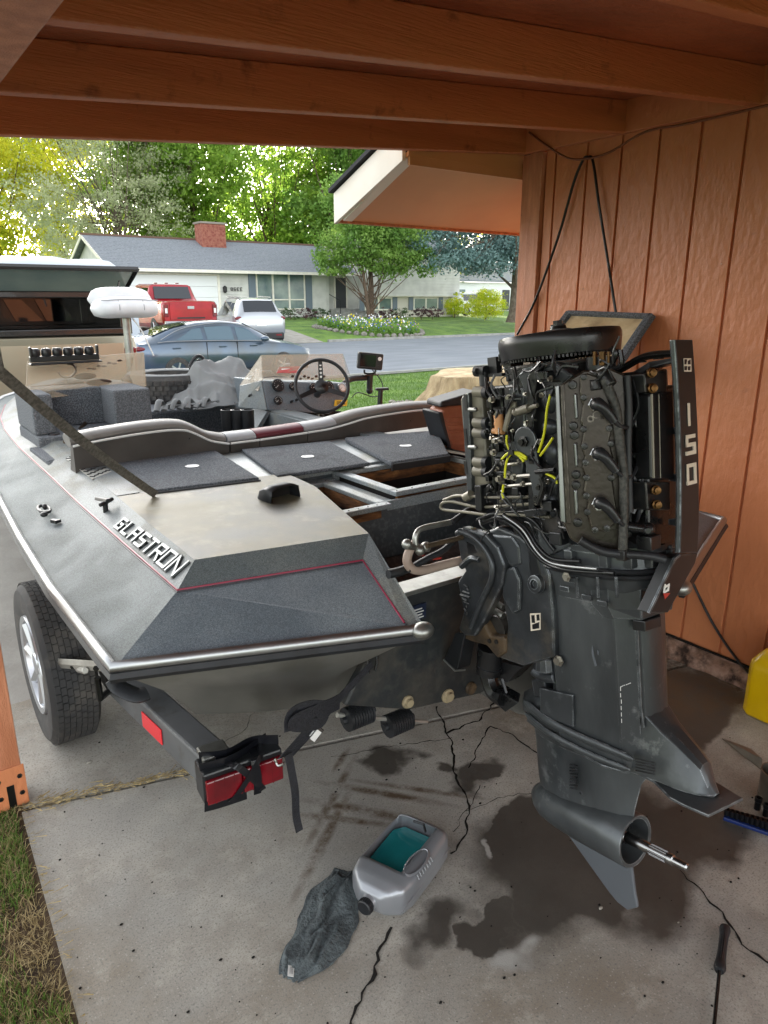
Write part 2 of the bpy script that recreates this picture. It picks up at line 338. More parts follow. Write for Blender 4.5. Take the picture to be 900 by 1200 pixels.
mat('wood_rot', '8a5a30', .8, col2='4d2f1a', scale=14, stretch=(1, 1, 4), bump=.6, dirt='c08a50', dscale=9, damt=(.58, .8))
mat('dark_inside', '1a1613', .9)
glassmat('smoke_acrylic', 'b9aa92', .12, .42)
glassmat('lens_glass', 'dddddd', .05, .3)
mat('tread_print', 'a9a9a2', .5); mat('letter_silver', '8d9191', .35, metal=.8); mat('plug_beige', '9c8e72', .5, dirt='5c5446', dscale=40)
mat('print_brown', '3b2a20', .5); mat('print_red', 'b03a34', .4); mat('print_white', 'e8e8e4', .4); mat('print_blue', '1d2840', .4); mat('print_yellow', 'd9b52c', .45)
mat('gauge_face', '1c1d1f', .3)
mat('screen', '0e1216', .08)
mat('brown_leather', '9a5a40', .55, col2='84492f', scale=8, bump=.2, bscale=60)
mat('strap_web', '77736c', .8, col2='5b5852', scale=90, amt=(.4, .6), bump=.6, bscale=200)
mat('strap_black', '15161a', .6, bump=.4, bscale=200, col2='22232a', scale=90)
mat('tarp_grey', '7f8080', .8, col2='6f7171', scale=4, bump=.15, bscale=60)
mat('brass', '66492a', .35, metal=.9, col2='42321e', scale=20)
mat('frame_steel', '6f7071', .5, metal=.3, col2='5b5d5f', scale=5, dirt='4a4138', dscale=9, damt=(.53, .78), edge='a8a8a4')
mat('galv', 'b9b7b0', .45, metal=.6, col2='9d9a92', scale=14, dirt='776a58', dscale=10)
mat('lens_red', '7a0818', .2, col2='5c0612', scale=14, coat=.4)
mat('reflector_red', 'e0323a', .25)
mat('tape_black', '121318', .28)
mat('rim_silver', 'b9bcc0', .3, metal=.8)
# outboard
mat('ob_grey', '414446', .33, metal=.5, col2='606466', scale=5, detail=12, stretch=(1, 1, .4), amt=(.38, .64), dirt='96999a', dscale=14, damt=(.6, .85), rvar=.12, bump=.06, bscale=120, edge='a9adb0')
mat('ob_grey_light', '4b4e51', .34, metal=.5, col2='393c3f', scale=5, dirt='7c8083', dscale=7, damt=(.56, .85), rvar=.1, edge='aab0b4')
mat('ob_bracket', '4a4d50', .32, metal=.5, col2='2a2c2f', scale=9, dirt='6e675c', dscale=7, damt=(.53, .8), rvar=.12, bump=.15, bscale=50, edge='aeb4ba')
mat('ob_black', '101112', .3, col2='1d1d1f', scale=14, rvar=.12, edge='45464a', erad=.003)
mat('ob_block', '17181a', .36, metal=.3, col2='2a2b2c', scale=8, dirt='4b4640', dscale=9, damt=(.5, .8), bump=.1, bscale=60, edge='6d6a64')
mat('ob_head', '27221c', .3, metal=.5, col2='352e26', scale=5, dirt='544a3c', dscale=9, damt=(.55, .85), rvar=.1, edge='8a8378', bump=.06, bscale=90)
mat('ob_gasket', '8a8c8c', .28, metal=.8, col2='5a5b5a', scale=9)
mat('ob_silencer', '7a7566', .4, metal=.2, col2='69655a', scale=6, dirt='4a463c', dscale=9, damt=(.56, .82))
mat('ob_skeg', '6c7177', .5, metal=.5, col2='6b7076', scale=8, dirt='b5b8ba', dscale=9, damt=(.6, .8))
mat('ob_stripe', '18191b', .36, col2='232527', scale=5, edge='5d6164')
mat('ob_digits', 'd9cdbb', .5)
mat('hose_grey', '45443f', .6, col2='2a2a27', scale=150, amt=(.45, .55))
mat('wire_yellow', 'c8c818', .4); mat('bolt_bright', 'a8a49a', .3, metal=.9); mat('bolt_dark', '2a2a29', .3, metal=.7, edge='7a7a78', erad=.0015)
mat('tube_beige', 'a9978a', .5, col2='8f7c70', scale=9)
mat('filter_tan', 'c08a58', .5)
mat('rust_brown', '352b20', .6, col2='54432e', scale=16, bump=.4)
# small things
mat('jug_silver', 'a2a4a8', .34, metal=.5, col2='94979c', scale=4, rvar=.05)
mat('jug_inside', 'a8adb0', .5)
mat('coolant', '1f7c80', .08, col2='2a8c8e', scale=6)
mat('rag_grey', '454b4d', .95, col2='60686a', scale=26, amt=(.35, .65), bump=.7, bscale=120, dirt='2f3335', dscale=8, damt=(.5, .75))
mat('can_yellow', 'e0b800', .35, col2='cfa600', scale=4)
mat('can_spout', 'd8c79a', .5)
mat('cup_metal', '8c857a', .35, metal=.8, col2='6d675d', scale=9, rvar=.1)
mat('socket_blue', '15285e', .4); mat('socket_black', '15161a', .35, metal=.4)
mat('footing', '8b6a58', .95, col2='b09080', scale=22, bump=.9, dirt='3a2a22', dscale=14, damt=(.45, .65))
mat('crack_dark', '16130f', 1)
mat('pebble', 'a8a49a', .9, col2='6d675e', scale=30)
# cars
mat('car_gold', '9c9480', .3, metal=.5, coat=.6); mat('car_blue', '4a5d72', .28, metal=.5, coat=.8, col2='485159', scale=1.5)
mat('car_red', 'a81224', .3, metal=.3, coat=.8, col2='8e0f1e', scale=2); mat('car_silver', 'a9adb2', .3, metal=.6, coat=.7)
mat('topper_dark', '1d1c1b', .25, coat=.5); mat('car_glass', '141b22', .04, spec=.9); mat('car_glass_light', '49606e', .06, spec=.9)
mat('car_trim', '1a1b1d', .5); mat('window_glass', '566a70', .08, col2='8a9a94', scale=.8, spec=.8); mat('curtain', 'd9d4c8', .8)
mat('door_dark', '3a3c40', .5); mat('plate_white', 'e5e8ea', .4); mat('tarp_pale', 'b5bcc4', .6, bump=.3, bscale=3)
mat('flower_blue', '4a5ad8', .6); mat('flower_white', 'eeeef0', .6); mat('flower_yellow', 'e8d23a', .6); mat('flower_pink', 'c07ac0', .6)
mat('cable_black', '0f0f10', .45); mat('cable_brown', '7a4a30', .6)

def concrete_floor():
    m, t, b = newmat('slab_concrete'); N = t.nodes; K = t.links.new
    tc = N.new('ShaderNodeTexCoord'); P = tc.outputs['Object']
    def noise(sc, d=8, r=.55, vec=None):
        n = N.new('ShaderNodeTexNoise'); n.inputs['Scale'].default_value = sc; n.inputs['Detail'].default_value = d; n.inputs['Roughness'].default_value = r
        K(vec or P, n.inputs['Vector']); return n.outputs[0]
    def rng(x, a, c, lo=0, hi=1):
        n = N.new('ShaderNodeMapRange'); n.inputs[1].default_value = a; n.inputs[2].default_value = c; n.inputs[3].default_value = lo; n.inputs[4].default_value = hi; K(x, n.inputs[0]); return n.outputs[0]
    def mix(f, a, c):
        n = N.new('ShaderNodeMix'); n.data_type = 'RGBA'; K(f, n.inputs[0])
        for i, q in ((6, a), (7, c)):
            if isinstance(q, (tuple, str)): n.inputs[i].default_value = lin(q)
            else: K(q, n.inputs[i])
        return n.outputs[2]
    base = mix(rng(noise(2.2, 9), .35, .65), '9d9a93', 'b0aca3')
    base = mix(rng(noise(.9, 10, .68), .44, .66), base, '877c6c'); base = mix(rng(noise(4.5, 10, .75), .5, .72), base, 'bdb8ad')
    base = mix(rng(noise(170, 3), .52, .75), base, '74726d')
    vo = N.new('ShaderNodeTexVoronoi'); vo.inputs['Scale'].default_value = 150; K(P, vo.inputs['Vector'])
    sc = N.new('ShaderNodeSeparateColor'); K(vo.outputs['Color'], sc.inputs[0])
    agg = N.new('ShaderNodeMath'); agg.operation = 'MULTIPLY'; K(rng(vo.outputs['Distance'], .0, .45, 1, 0), agg.inputs[0]); K(rng(sc.outputs[0], .72, .9), agg.inputs[1])
    base = mix(agg.outputs[0], base, 'b5b1a8')
    # warped position for stain outlines
    wn = N.new('ShaderNodeTexNoise'); wn.inputs['Scale'].default_value = 5; wn.inputs['Detail'].default_value = 6; K(P, wn.inputs['Vector'])
    w1 = N.new('ShaderNodeVectorMath'); w1.operation = 'SUBTRACT'; K(wn.outputs['Color'], w1.inputs[0]); w1.inputs[1].default_value = (.5, .5, .5)
    w2 = N.new('ShaderNodeVectorMath'); w2.operation = 'SCALE'; K(w1.outputs[0], w2.inputs[0]); w2.inputs['Scale'].default_value = .36
    w3 = N.new('ShaderNodeVectorMath'); w3.operation = 'ADD'; K(P, w3.inputs[0]); K(w2.outputs[0], w3.inputs[1])
    def blob(cx, cy, rx, ry, rz, soft=.12, src=None):
        mp = N.new('ShaderNodeMapping'); mp.vector_type = 'TEXTURE'; mp.inputs['Location'].default_value = (cx, cy, 0)
        mp.inputs['Rotation'].default_value = (0, 0, rz); mp.inputs['Scale'].default_value = (rx, ry, 50); K(src or w3.outputs[0], mp.inputs[0])
        ln = N.new('ShaderNodeVectorMath'); ln.operation = 'LENGTH'; K(mp.outputs[0], ln.inputs[0])
        return rng(ln.outputs['Value'], 1-soft, 1+soft, 1, 0)
    def union(l):
        cur = l[0]
        for q in l[1:]:
            n = N.new('ShaderNodeMath'); n.operation = 'MAXIMUM'; K(cur, n.inputs[0]); K(q, n.inputs[1]); cur = n.outputs[0]
        return cur
    wet = union([blob(*STAIN[i]) for i in range(len(STAIN))])
    wk = N.new('ShaderNodeMath'); wk.operation = 'MULTIPLY'; K(wet, wk.inputs[0]); K(rng(noise(5, 8, .7), .25, .6, .9, 1), wk.inputs[1]); base = mix(wk.outputs[0], base, '4d4842')
    pale = union([blob(*q) for q in PALE]); base = mix(pale, base, 'aeaca6')
    faint = union([blob(*q, src=P) for q in FAINT])
    fm = N.new('ShaderNodeMath'); fm.operation = 'MULTIPLY'; K(faint, fm.inputs[0]); K(rng(noise(13, 8, .75), .36, .58), fm.inputs[1])
    base = mix(fm.outputs[0], base, '5a4a38')
    K(base, b.inputs['Base Color']); K(rng(wet, 0, 1, .85, .5), b.inputs['Roughness'])
    bp = N.new('ShaderNodeBump'); bp.inputs['Strength'].default_value = .35; bp.inputs['Distance'].default_value = .003
    K(noise(320, 4), bp.inputs['Height']); K(bp.outputs[0], b.inputs['Normal'])
def st(u, v, rx, ry, rz=0, soft=.12):
    p = U(u, v, z=0); return (p.x, p.y, rx, ry, rz, soft)
STAIN = [st(790, 975, .24, .15, -.2, .2), st(695, 990, .42, .27, -.3, .15), st(520, 1080, .1, .06, .2, .35), st(800, 985, .16, .14, 0, .3), st(630, 1050, .19, .13, .2, .35), st(770, 1050, .17, .12, .3, .3), st(620, 960, .16, .1, .3), st(790, 830, .42, .22, .1, .06),
         st(575, 1085, .06, .05), st(560, 905, .12, .06, .2, .25), st(460, 885, .09, .05, .1, .3), st(520, 900, .07, .03, -.8, .3), st(575, 908, .02, .02)]
PALE = [st(600, 1112, .05, .035, .1, .5), st(575, 988, .03, .02, .5, .3)]
FAINT = [st(425, 950, .18, .02, -.9, .5), st(450, 930, .20, .016, -.9, .5), st(400, 960, .16, .014, -.8, .5), st(390, 935, .2, .014, .65, .5), st(380, 985, .2, .016, .65, .5), st(490, 925, .2, .012, -.85, .5),
         st(830, 790, .5, .3, 0, .3), st(400, 890, .06, .012, .6, .5)]
concrete_floor()

# ------------------------------------------------------------ ground, drive, street
def gh(y):
    for (a, za), (b, zb) in zip(GP, GP[1:]):
        if y <= b: return za+(zb-za)*max(0, (y-a))/(b-a)
    return GP[-1][1]
GP = [(-60, 0), (8, 0), (16.6, -.42), (31.2, -.42), (34.5, .05), (44, .42), (60, .5), (1500, .5)]
def sheet(name, m, x0, x1, ys, dz, xs=None):
    b = MB(); b.loft([[Vector((x, y, gh(y)+dz)) for x in ((x0, x1) if xs is None else xs)] for y in ys], closed=False); return struct(b.build(name, m))
sheet('ground', 'lawn', -700, 900, [-60, 2, 8, 12, 16.6, 17, 31.0, 31.2, 33, 34.5, 38, 44, 60, 1500], -.03)
sheet('street', 'asphalt', -300, 400, [17.0, 31.0], -.0)
sheet('driveway', 'drive_concrete', -4.5, 6.2, [2.42, 5, 8, 12, 16.6, 17.0], -.006)
sheet('far_driveway', 'drive_concrete', 10.5, 19.2, [31.0, 31.2, 33, 34.5, 38, 44, 45], .012)
b = MB(); b.bx((-300, 16.8, -.43), (400, 17.0, -.37)); struct(b.build('near_kerb', 'kerb_concrete'))
b = MB()
b.bx((-300, 31.0, -.45), (10.3, 31.18, -.3)); b.bx((19.4, 31.0, -.45), (400, 31.18, -.3)); struct(b.build('far_kerb', 'kerb_concrete', bevel=.02))
# carport slab: two pours with a joint between, with the left edge against the grass
xl0 = .145
floor = MB(); floor.prism([(xl0+.0, .6, -.1), (6, .6, -.1), (6, -4, -.1), (-.3, -4, -.1)][::-1], (0, 0, .1)); struct(floor.build('rear_slab', 'slab_concrete'))
JY = lambda x: 2.36-.285*(x-.204)
b = MB(); b.prism([(.140, .6, -.1), (3.2, .6, -.1), (3.2, JY(3.2), -.1), (.215, JY(.215)-.012, -.1)], (0, 0, .1)); struct(b.build('carport_slab', 'slab_concrete'))
b = MB(); b.prism([(.225, JY(.225)+.02, -.1), (3.2, JY(3.2)+.02, -.1), (3.2, 3.1, -.1), (.225, 3.1, -.1)], (0, 0, .098)); struct(b.build('front_slab', 'slab_concrete'))
struct(MB().poly([(-4.5, 2.44, .0), (.225, 2.44, .0), (.225, 3.1, .0), (-4.5, 3.1, .0)]).build('side_slab', 'slab_concrete'))
struct(MB().poly([(-6, -4, -.012), (.25, -4, -.012), (.25, 2.5, -.012), (-6, 2.5, -.012)]).build('dirt_strip', 'soil'))
struct(MB().poly([(.0, 1.6, -.03), (3.4, 1.6, -.03), (3.4, 2.6, -.03), (.0, 2.6, -.03)]).build('joint_filling', 'soil'))
def crack(pts, w0, w1, seed):
    r = random.Random(seed); L = []
    P = [U(*p, z=.0) for p in pts]
    D = []
    for a, c in zip(P, P[1:]):
        n = max(2, int((c-a).length/.018))
        for i in range(n): D.append(a.lerp(c, i/n))
    D.append(P[-1]); rows = []; nx = 0
    for i, p in enumerate(D):
        t = (D[min(i+1, len(D)-1)]-D[max(i-1, 0)]).normalized(); s = Vector((-t.y, t.x, 0)); nx = nx*.6+r.uniform(-.007, .007)
        w = (w0+(w1-w0)*i/len(D))*r.uniform(.45, 1.5); q = p+s*nx; q.z = .0022
        rows.append([q-s*w/2, q+s*w/2])
    b = MB(); b.loft(rows, closed=False); return struct(b.build('crack', 'crack_dark'))
crack([(408, 1205), (425, 1165), (437, 1150), (445, 1110), (456, 1086)], .006, .010, 1)
crack([(530, 1002), (548, 978), (549, 945), (534, 905), (530, 868), (512, 828)], .006, .007, 2)
crack([(548, 900), (575, 852), (600, 862), (632, 888)], .004, .005, 3)
crack([(798, 1020), (845, 1070), (868, 1108), (905, 1135)], .004, .008, 4)
crack([(524, 860), (560, 845), (582, 820), (600, 808)], .008, .004, 5)
crack([(388, 888), (440, 878), (515, 868), (530, 866)], .002, .003, 6)
crack([(260, 872), (285, 855), (300, 833)], .003, .002, 7)
crack([(530, 975), (548, 945), (560, 920)], .002, .002, 8)
crack([(545, 950), (590, 935), (640, 925)], .002, .002, 18)
# crumbled grit, leaves and straw along the joint and the slab edge (nobody could count it)
b = MB()
for i in range(900):
    if i < 520: x = R.uniform(.2, .85); y = JY(x)+.005+R.gauss(0, .013)*(1.4 if x < .5 else .7)
    else: y = R.uniform(1.0, 2.3); x = .145+(y-.6)*.035+R.gauss(0, .012)
    if i > 640: continue
    l = R.uniform(.01, .05)*(1 if R.random() < .6 else .3); a = R.gauss(-.3, .5); z = R.uniform(.001, .012)
    w_ = R.uniform(.0008, .002); dx, dy = cos(a)*l, sin(a)*l
    b.add([(x, y, z), (x+dx, y+dy, z+R.uniform(-.003, .01)), (x+dx-sin(a)*w_, y+dy+cos(a)*w_, z+.002), (x-sin(a)*w_, y+cos(a)*w_, z)], [(0, 1, 2, 3)])
tag(b.build('dry_straw', 'straw'), 'dry straw and pine litter caught in the concrete joint by the post', 'debris', kind='stuff')
b = MB()
for i in range(170):
    u = R.uniform(60, 900); v = R.uniform(860, 1200)
    p = U(u, v, z=0)
    if p.x < .2 or p.x > 2.8: continue
    r_ = R.choice([.0015, .002, .002, .0035]); b.sph((p.x, p.y, r_*.6), (r_*R.uniform(.8, 1.8), r_, r_*.7), 5, 4)
tag(b.build('grit', 'crack_dark'), 'dark specks of grit scattered over the concrete floor', 'grit', kind='stuff')
def blades(name, m, pts, h, wd, label, lean=.6, seed=3):
    r = random.Random(seed); b = MB()
    for (x, y, z) in pts:
        a = r.uniform(0, 6.28); hh = h*r.uniform(.4, 1.2); ln = hh*r.uniform(.1, lean); la = r.uniform(0, 6.28); ww = wd*r.uniform(.6, 1.2)
        dx, dy = cos(a)*ww, sin(a)*ww; lx, ly = cos(la)*ln, sin(la)*ln
        b.add([(x-dx, y-dy, z), (x+dx, y+dy, z), (x+dx*.6+lx*.4, y+dy*.6+ly*.4, z+hh*.6), (x-dx*.6+lx*.4, y-dy*.6+ly*.4, z+hh*.6), (x+lx, y+ly, z+hh)], [(0, 1, 2, 3), (3, 2, 4)])
    me = bpy.data.meshes.new(name); me.from_pydata(b.v, [], b.f); me.materials.append(MATS[m]); o = bpy.data.objects.new(name, me); COL.objects.link(o)
    return tag(o, label, 'grass', kind='stuff')
pts = []
for i in range(9000):
    y = R.uniform(.7, 2.42); x = .135+(y-.6)*.035-abs(R.gauss(0, .16))
    k = sin(y*9+x*7)+sin(y*4.1-x*11)
    if k > -.2+R.uniform(-.6, .6): pts.append((x, y, -.012))
blades('grass', 'grass_blade', pts, .035, .0016, 'patchy green grass along the left edge of the concrete')
pts = []
for i in range(7000):
    y = R.uniform(.7, 2.42); x = .135+(y-.6)*.035-abs(R.gauss(0, .16)); pts.append((x, y, -.012))
blades('dry_grass', 'straw', pts, .03, .0013, 'dry yellow grass lying between green tufts by the slab', 2.2, 4)
pts = []
for i in range(42000):
    y = 8.2+8.5*R.random()**1.3; x = R.uniform(6.3, 6.3+y*1.0); pts.append((x, y, gh(y)-.03))
blades('lawn_grass', 'grass_blade', pts, .06, .006, 'short green lawn beside the street beyond the boat', .8, 5)
b = MB()
for i in range(700):
    p = U(R.uniform(455, 545), R.uniform(468, 490), z=.0); s_ = R.uniform(.01, .05); b.sph((p.x, p.y, -.02), (s_, s_*.8, s_*.6), 5, 4)
tag(b.build('gravel', 'pebble'), 'grey pebbles and bark along the lawn edge by the stump', 'gravel', kind='stuff')
# ------------------------------------------------------------ carport: roof, wall, post
roof = thing('carport_roof', 'low brown painted carport roof of rafters and plywood overhead', 'roof', (1.6, 0, 2.3))
RZ = lambda x: 2.147+.0815*(x-.41)          # underside of the rafters, falling towards the left
for i, y in enumerate([2.79, 2.2, 1.6, 1.0, .4, -.2, -.8, -1.4, -2.0, -2.6]):
    x0 = -.35; x1 = 2.962; b = MB(); wd = .045; h = .128; n = 14; rows = []
    for k in range(n+1):
        x = x0+(x1-x0)*k/n; j = R.uniform(-.002, .002); z = RZ(x)
        rows.append([(x, y+j, z), (x, y+wd+j, z), (x, y+wd, z+h), (x, y, z+h)])
    b.loft([[Vector(p) for p in r] for r in rows]); b.build('rafter', 'painted_brown', roof, bevel=.004)
for i in range(6):
    y0, y1 = -3+i*.98, -3+(i+1)*.98-.004
    b = MB(); b.prism([(-.4, y0, RZ(-.4)+.129), (2.97, y0, RZ(2.97)+.129), (2.97, y1, RZ(2.97)+.129), (-.4, y1, RZ(-.4)+.129)], (0, 0, .016)); b.build('plywood_sheet', 'plywood_ceiling', roof)
b = MB(); b.bx((2.935, 2.84, 2.352), (2.968, -3, 2.49)); b.build('ledger_board', 'painted_wall', roof, bevel=.003)
b = MB(); b.bx((.195, 2.62, 1.992), (.283, -3, 2.13)); b.build('header_beam', 'painted_trim', roof, bevel=.004)
b = MB(); b.prism([(-.45, -3.05, RZ(-.45)+.15), (2.97, -3.05, RZ(2.97)+.15), (2.97, 2.9, RZ(2.97)+.15), (-.45, 2.9, RZ(-.45)+.15)], (0, 0, .02)); b.build('roofing', 'roof_edge', roof)

post = thing('wooden_post', 'weathered brown carport post at the left edge of the slab in a metal bracket', 'post', (.225, 2.42, 0))
b = MB(); b.bx((.155, 2.385, .03), (.24, 2.475, 1.992)); b.build('timber', 'painted_trim', post, bevel=.004)
b = MB(); b.bx((.148, 2.379, .004), (.247, 2.384, .155)); b.bx((.148, 2.476, .004), (.247, 2.481, .155)); b.bx((.15, 2.38, .0), (.245, 2.48, .01))
b.build('post_bracket', 'painted_wall', post, bevel=.002)
b = MB()
for x in (.165, .23):
    for z in (.115, .05): b.bolt((x, 2.379, z), (0, -1, 0), .006, .004)
b.bx((.186, 2.3775, .004), (.209, 2.3785, .09)); b.build('nail_heads', 'bolt_dark', post)

wall = thing('siding_wall', 'terracotta painted grooved plywood wall of the house on the right', 'wall', (3.0, 0, 0))
W = 2.974
gy = sorted([U(u, v, x=W).y for u, v in ((878, 132), (820, 144), (772, 156), (728, 163), (688, 172), (652, 180))])
pitch = (gy[-1]-gy[0])/(len(gy)-1)
ys = [gy[0]+pitch*k for k in range(-22, 6)]
ys = [y for y in ys if y < 2.66]+[2.685]
for a, c in zip([ys[0]-pitch]+ys, ys):
    b = MB(); b.bx((W, a+.006, .10), (W+.02, c-.006, 2.36)); b.build('siding_board', 'painted_wall', wall, bevel=.002)
b = MB(); b.bx((W+.012, -3.2, .09), (W+.09, 2.75, 2.48)); b.build('backing', 'painted_wall', wall)
b = MB(); b.bx((W-.022, 2.69, .08), (W+.02, 2.772, 2.35)); b.build('corner_board', 'painted_trim', wall, bevel=.003)
b = MB(); b.bx((W-.01, 2.775, .08), (W+.06, 2.83, 2.35)); b.build('corner_board', 'painted_trim', wall, bevel=.003)
b = MB(); b.bx((W+.06, 2.76, .0), (9, 2.82, 2.5)); b.build('return_wall', 'painted_wall', wall)
rows = []
for k in range(90):
    y = -3.2+6.04*k/89; j = lambda s: R.uniform(-s, s)
    rows.append([Vector((W-.035+j(.012), y, -.01)), Vector((W-.03+j(.012), y, .045+j(.01))), Vector((W-.008+j(.01), y, .085+j(.012))), Vector((W+.03, y, .10))])
b = MB(); b.loft(rows, closed=False); b.build('footing', 'footing', wall)
b = MB(); b.tube([(W-.012, -3, .098), (W-.012, 2.7, .098)], .006, 5); b.build('bottom_flashing', 'crack_dark', wall)
for y in gy[:0]: pass
b = MB()
for k in range(60):
    y = R.choice(ys)+R.choice((-.035, .035)); b.bolt((W-.0005, y, R.uniform(.3, 2.3)), (-1, 0, 0), .0025, .002)
b.build('nail_heads', 'painted_trim', wall)

eave = thing('house_eave', 'white gable rake with tan underside of the house roof past the carport', 'roof', (2.5, 3.4, 2.1))
X0, Y0 = 2.205, 3.45; ze = 2.03; k = .385
zr = lambda y, z: z+k*(Y0-y)
b = MB(); b.prism([(X0, Y0, ze), (X0, Y0, ze+.15), (X0, 2.86, zr(2.86, ze+.15)), (X0, 2.86, zr(2.86, ze))], (.02, 0, 0)); b.build('rake_board', 'white_trim', eave, bevel=.002)
b = MB(); b.prism([(X0-.02, Y0+.02, ze+.152), (X0-.02, Y0+.02, ze+.172), (X0-.02, 2.86, zr(2.86, ze+.18)), (X0-.02, 2.86, zr(2.86, ze+.16))], (6, 0, 0)); b.build('shingle_edge', 'roof_edge', eave)
b = MB(); b.prism([(X0+.021, Y0-.02, ze+.02), (X0+.021, 2.84, zr(2.84, ze+.015)), (8, 2.84, zr(2.84, ze+.015)), (8, Y0-.02, ze+.02)], (0, 0, .02)); b.build('soffit', 'soffit_paint', eave)
b = MB(); b.bx((X0+.021, Y0-.018, ze+.005), (8, Y0, ze+.14)); b.build('fascia', 'painted_trim', eave, bevel=.002)
b = MB(); b.prism([(X0+.021, Y0-.06, ze+.012), (X0+.075, Y0-.06, ze+.012), (X0+.075, 2.86, zr(2.86, ze+.01)), (X0+.021, 2.86, zr(2.86, ze+.01))], (0, 0, .012)); b.build('rake_trim', 'white_trim', eave)
MB().bx((X0+.03, 2.842, 2.24), (W+.01, 2.858, 2.49)).build('filler_board', 'soffit_paint', eave)

# cables on the wall
def cable(name, pts, r, m, label, k=6):
    b = MB(); b.tube(smoothpts(pts, k), r, 6); return tag(b.build(name, m, smooth=60), label, 'cable')
p = [U(u, v, x=2.95) for u, v in ((606, 392), (628, 350), (655, 275), (672, 215), (683, 188))]
p += [U(u, v, x=2.945) for u, v in ((689, 184), (695, 190), (702, 240), (713, 310), (722, 368), (730, 410))]
cable('hanging_cable', p, .0065, 'cable_black', 'black cable looped over a nail high on the terracotta wall')
p = [U(u, v, x=2.925) for u, v in ((620, 155), (640, 170), (665, 185), (688, 186), (715, 178), (745, 160), (765, 152), (800, 146), (850, 135), (905, 122))]
cable('brown_cable', p, .005, 'cable_brown', 'thin brown painted cable running under the ledger along the wall top')
p = [U(u, v, x=2.955) for u, v in ((770, 640), (800, 660), (815, 690), (835, 730), (860, 768), (888, 800), (912, 826))]
cable('sagging_cord', p, .006, 'cable_black', 'black cord sagging down the lower wall behind the outboard towards the yellow can')
tag(MB().tube([U(589, 182, y=3.0), U(582, 191, y=3.02), U(577, 197, y=3.03)], .003, 5).build('wire_end', 'cable_black'), 'short black wire end poking down against the tan soffit', 'wire')

# ------------------------------------------------------------ house over the street
house = thing('split_level_house', 'pale grey split level house with brick chimney across the street', 'house', (22, 45, .4))
FY = 45.0; XL, XR, WX = 13.2, 28.0, 38.4; E0 = 3.35
def siding(x0, x1, z0, z1, y, m='vinyl_siding', holes=()):
    """lapped courses, cut round the openings"""
    b = MB(); n = int((z1-z0)/.2)
    for i in range(n):
        za = z0+(z1-z0)*i/n; zb = z0+(z1-z0)*(i+1)/n; cuts = [(h[0], h[1]) for h in holes if h[2] < zb-.02 and h[3] > za+.02]; cuts.sort(); cur = x0
        for a, c in cuts+[(x1, x1)]:
            if a > cur+.01: b.add([(cur, y-.035, za), (a, y-.035, za), (a, y, zb), (cur, y, zb), (cur, y+.02, za), (a, y+.02, za)], [(0, 1, 2, 3), (0, 1, 5, 4)])
            cur = max(cur, c)
    q = b.build('siding', m, house); q['kind'] = 'stuff'; return q
def window(x0, x1, z0, z1, y, n=1, parent=house, cur=True, rows=1):
    t = .09; b = MB()
    b.bx((x0, y-.08, z0), (x1, y+.02, z0+t)); b.bx((x0, y-.08, z1-t), (x1, y+.02, z1)); b.bx((x0, y-.08, z0+t), (x0+t, y+.02, z1-t)); b.bx((x1-t, y-.08, z0+t), (x1, y+.02, z1-t))
    for i in range(1, n): xm = x0+(x1-x0)*i/n; b.bx((xm-.06, y-.078, z0+t), (xm+.06, y+.015, z1-t))
    if rows > 1: zm = z0+(z1-z0)*.26; b.bx((x0+t, y-.074, zm-.04), (x1-t, y+.01, zm+.04))
    fr = b.build('window', 'white_trim', parent)
    for i in range(n):
        a = x0+(x1-x0)*i/n+.07; c = x0+(x1-x0)*(i+1)/n-.07
        MB().bx((a, y-.03, z0+.07), (c, y-.02, z1-.07)).build('pane', 'window_glass', fr)
        if cur: q = MB(); [q.bx((a+(c-a)*s, y+.02, z0+.09), (a+(c-a)*(s+.2), y+.03, z1-.09)) for s in (.05, .7)]; q.build('curtain', 'curtain', fr)
gx0, gx1, gz1 = U(152, 350, y=FY).x, U(256, 350, y=FY).x, U(200, 322, y=FY).z
wx0, wx1, wz0, wz1 = U(300, 340, y=FY).x, U(357, 340, y=FY).x, U(330, 363, y=FY).z, U(330, 317, y=FY).z
dx0, dx1 = 29.1, 30.0
siding(XL, XR, .45, E0, FY, holes=[(gx0, gx1, 0, gz1), (wx0, wx1, wz0, wz1)])
MB().bx((XL+.1, FY+.1, .3), (XR+.3, FY+8.8, E0)).build('inner_wall', 'vinyl_siding', house)
b = MB(); n = 4
for i in range(n): z0 = .42+(gz1-.42)*i/n; b.bx((gx0, FY+.02, z0), (gx1, FY+.06, z0+(gz1-.42)/n-.015))
q = b.build('garage_door', 'garage_white', house); MB().bx((gx0-.15, FY-.05, .42), (gx0, FY+.03, gz1+.12)).bx((gx1, FY-.05, .42), (gx1+.15, FY+.03, gz1+.12)).bx((gx0, FY-.05, gz1), (gx1, FY+.03, gz1+.12)).build('door_frame', 'white_trim', q)
window(wx0, wx1, wz0, wz1, FY, 3, rows=2)
for a in (wx0-.55, wx1+.05): MB().bx((a, FY-.09, wz0), (a+.5, FY-.04, wz1)).build('shutter', 'shutter_grey', house)
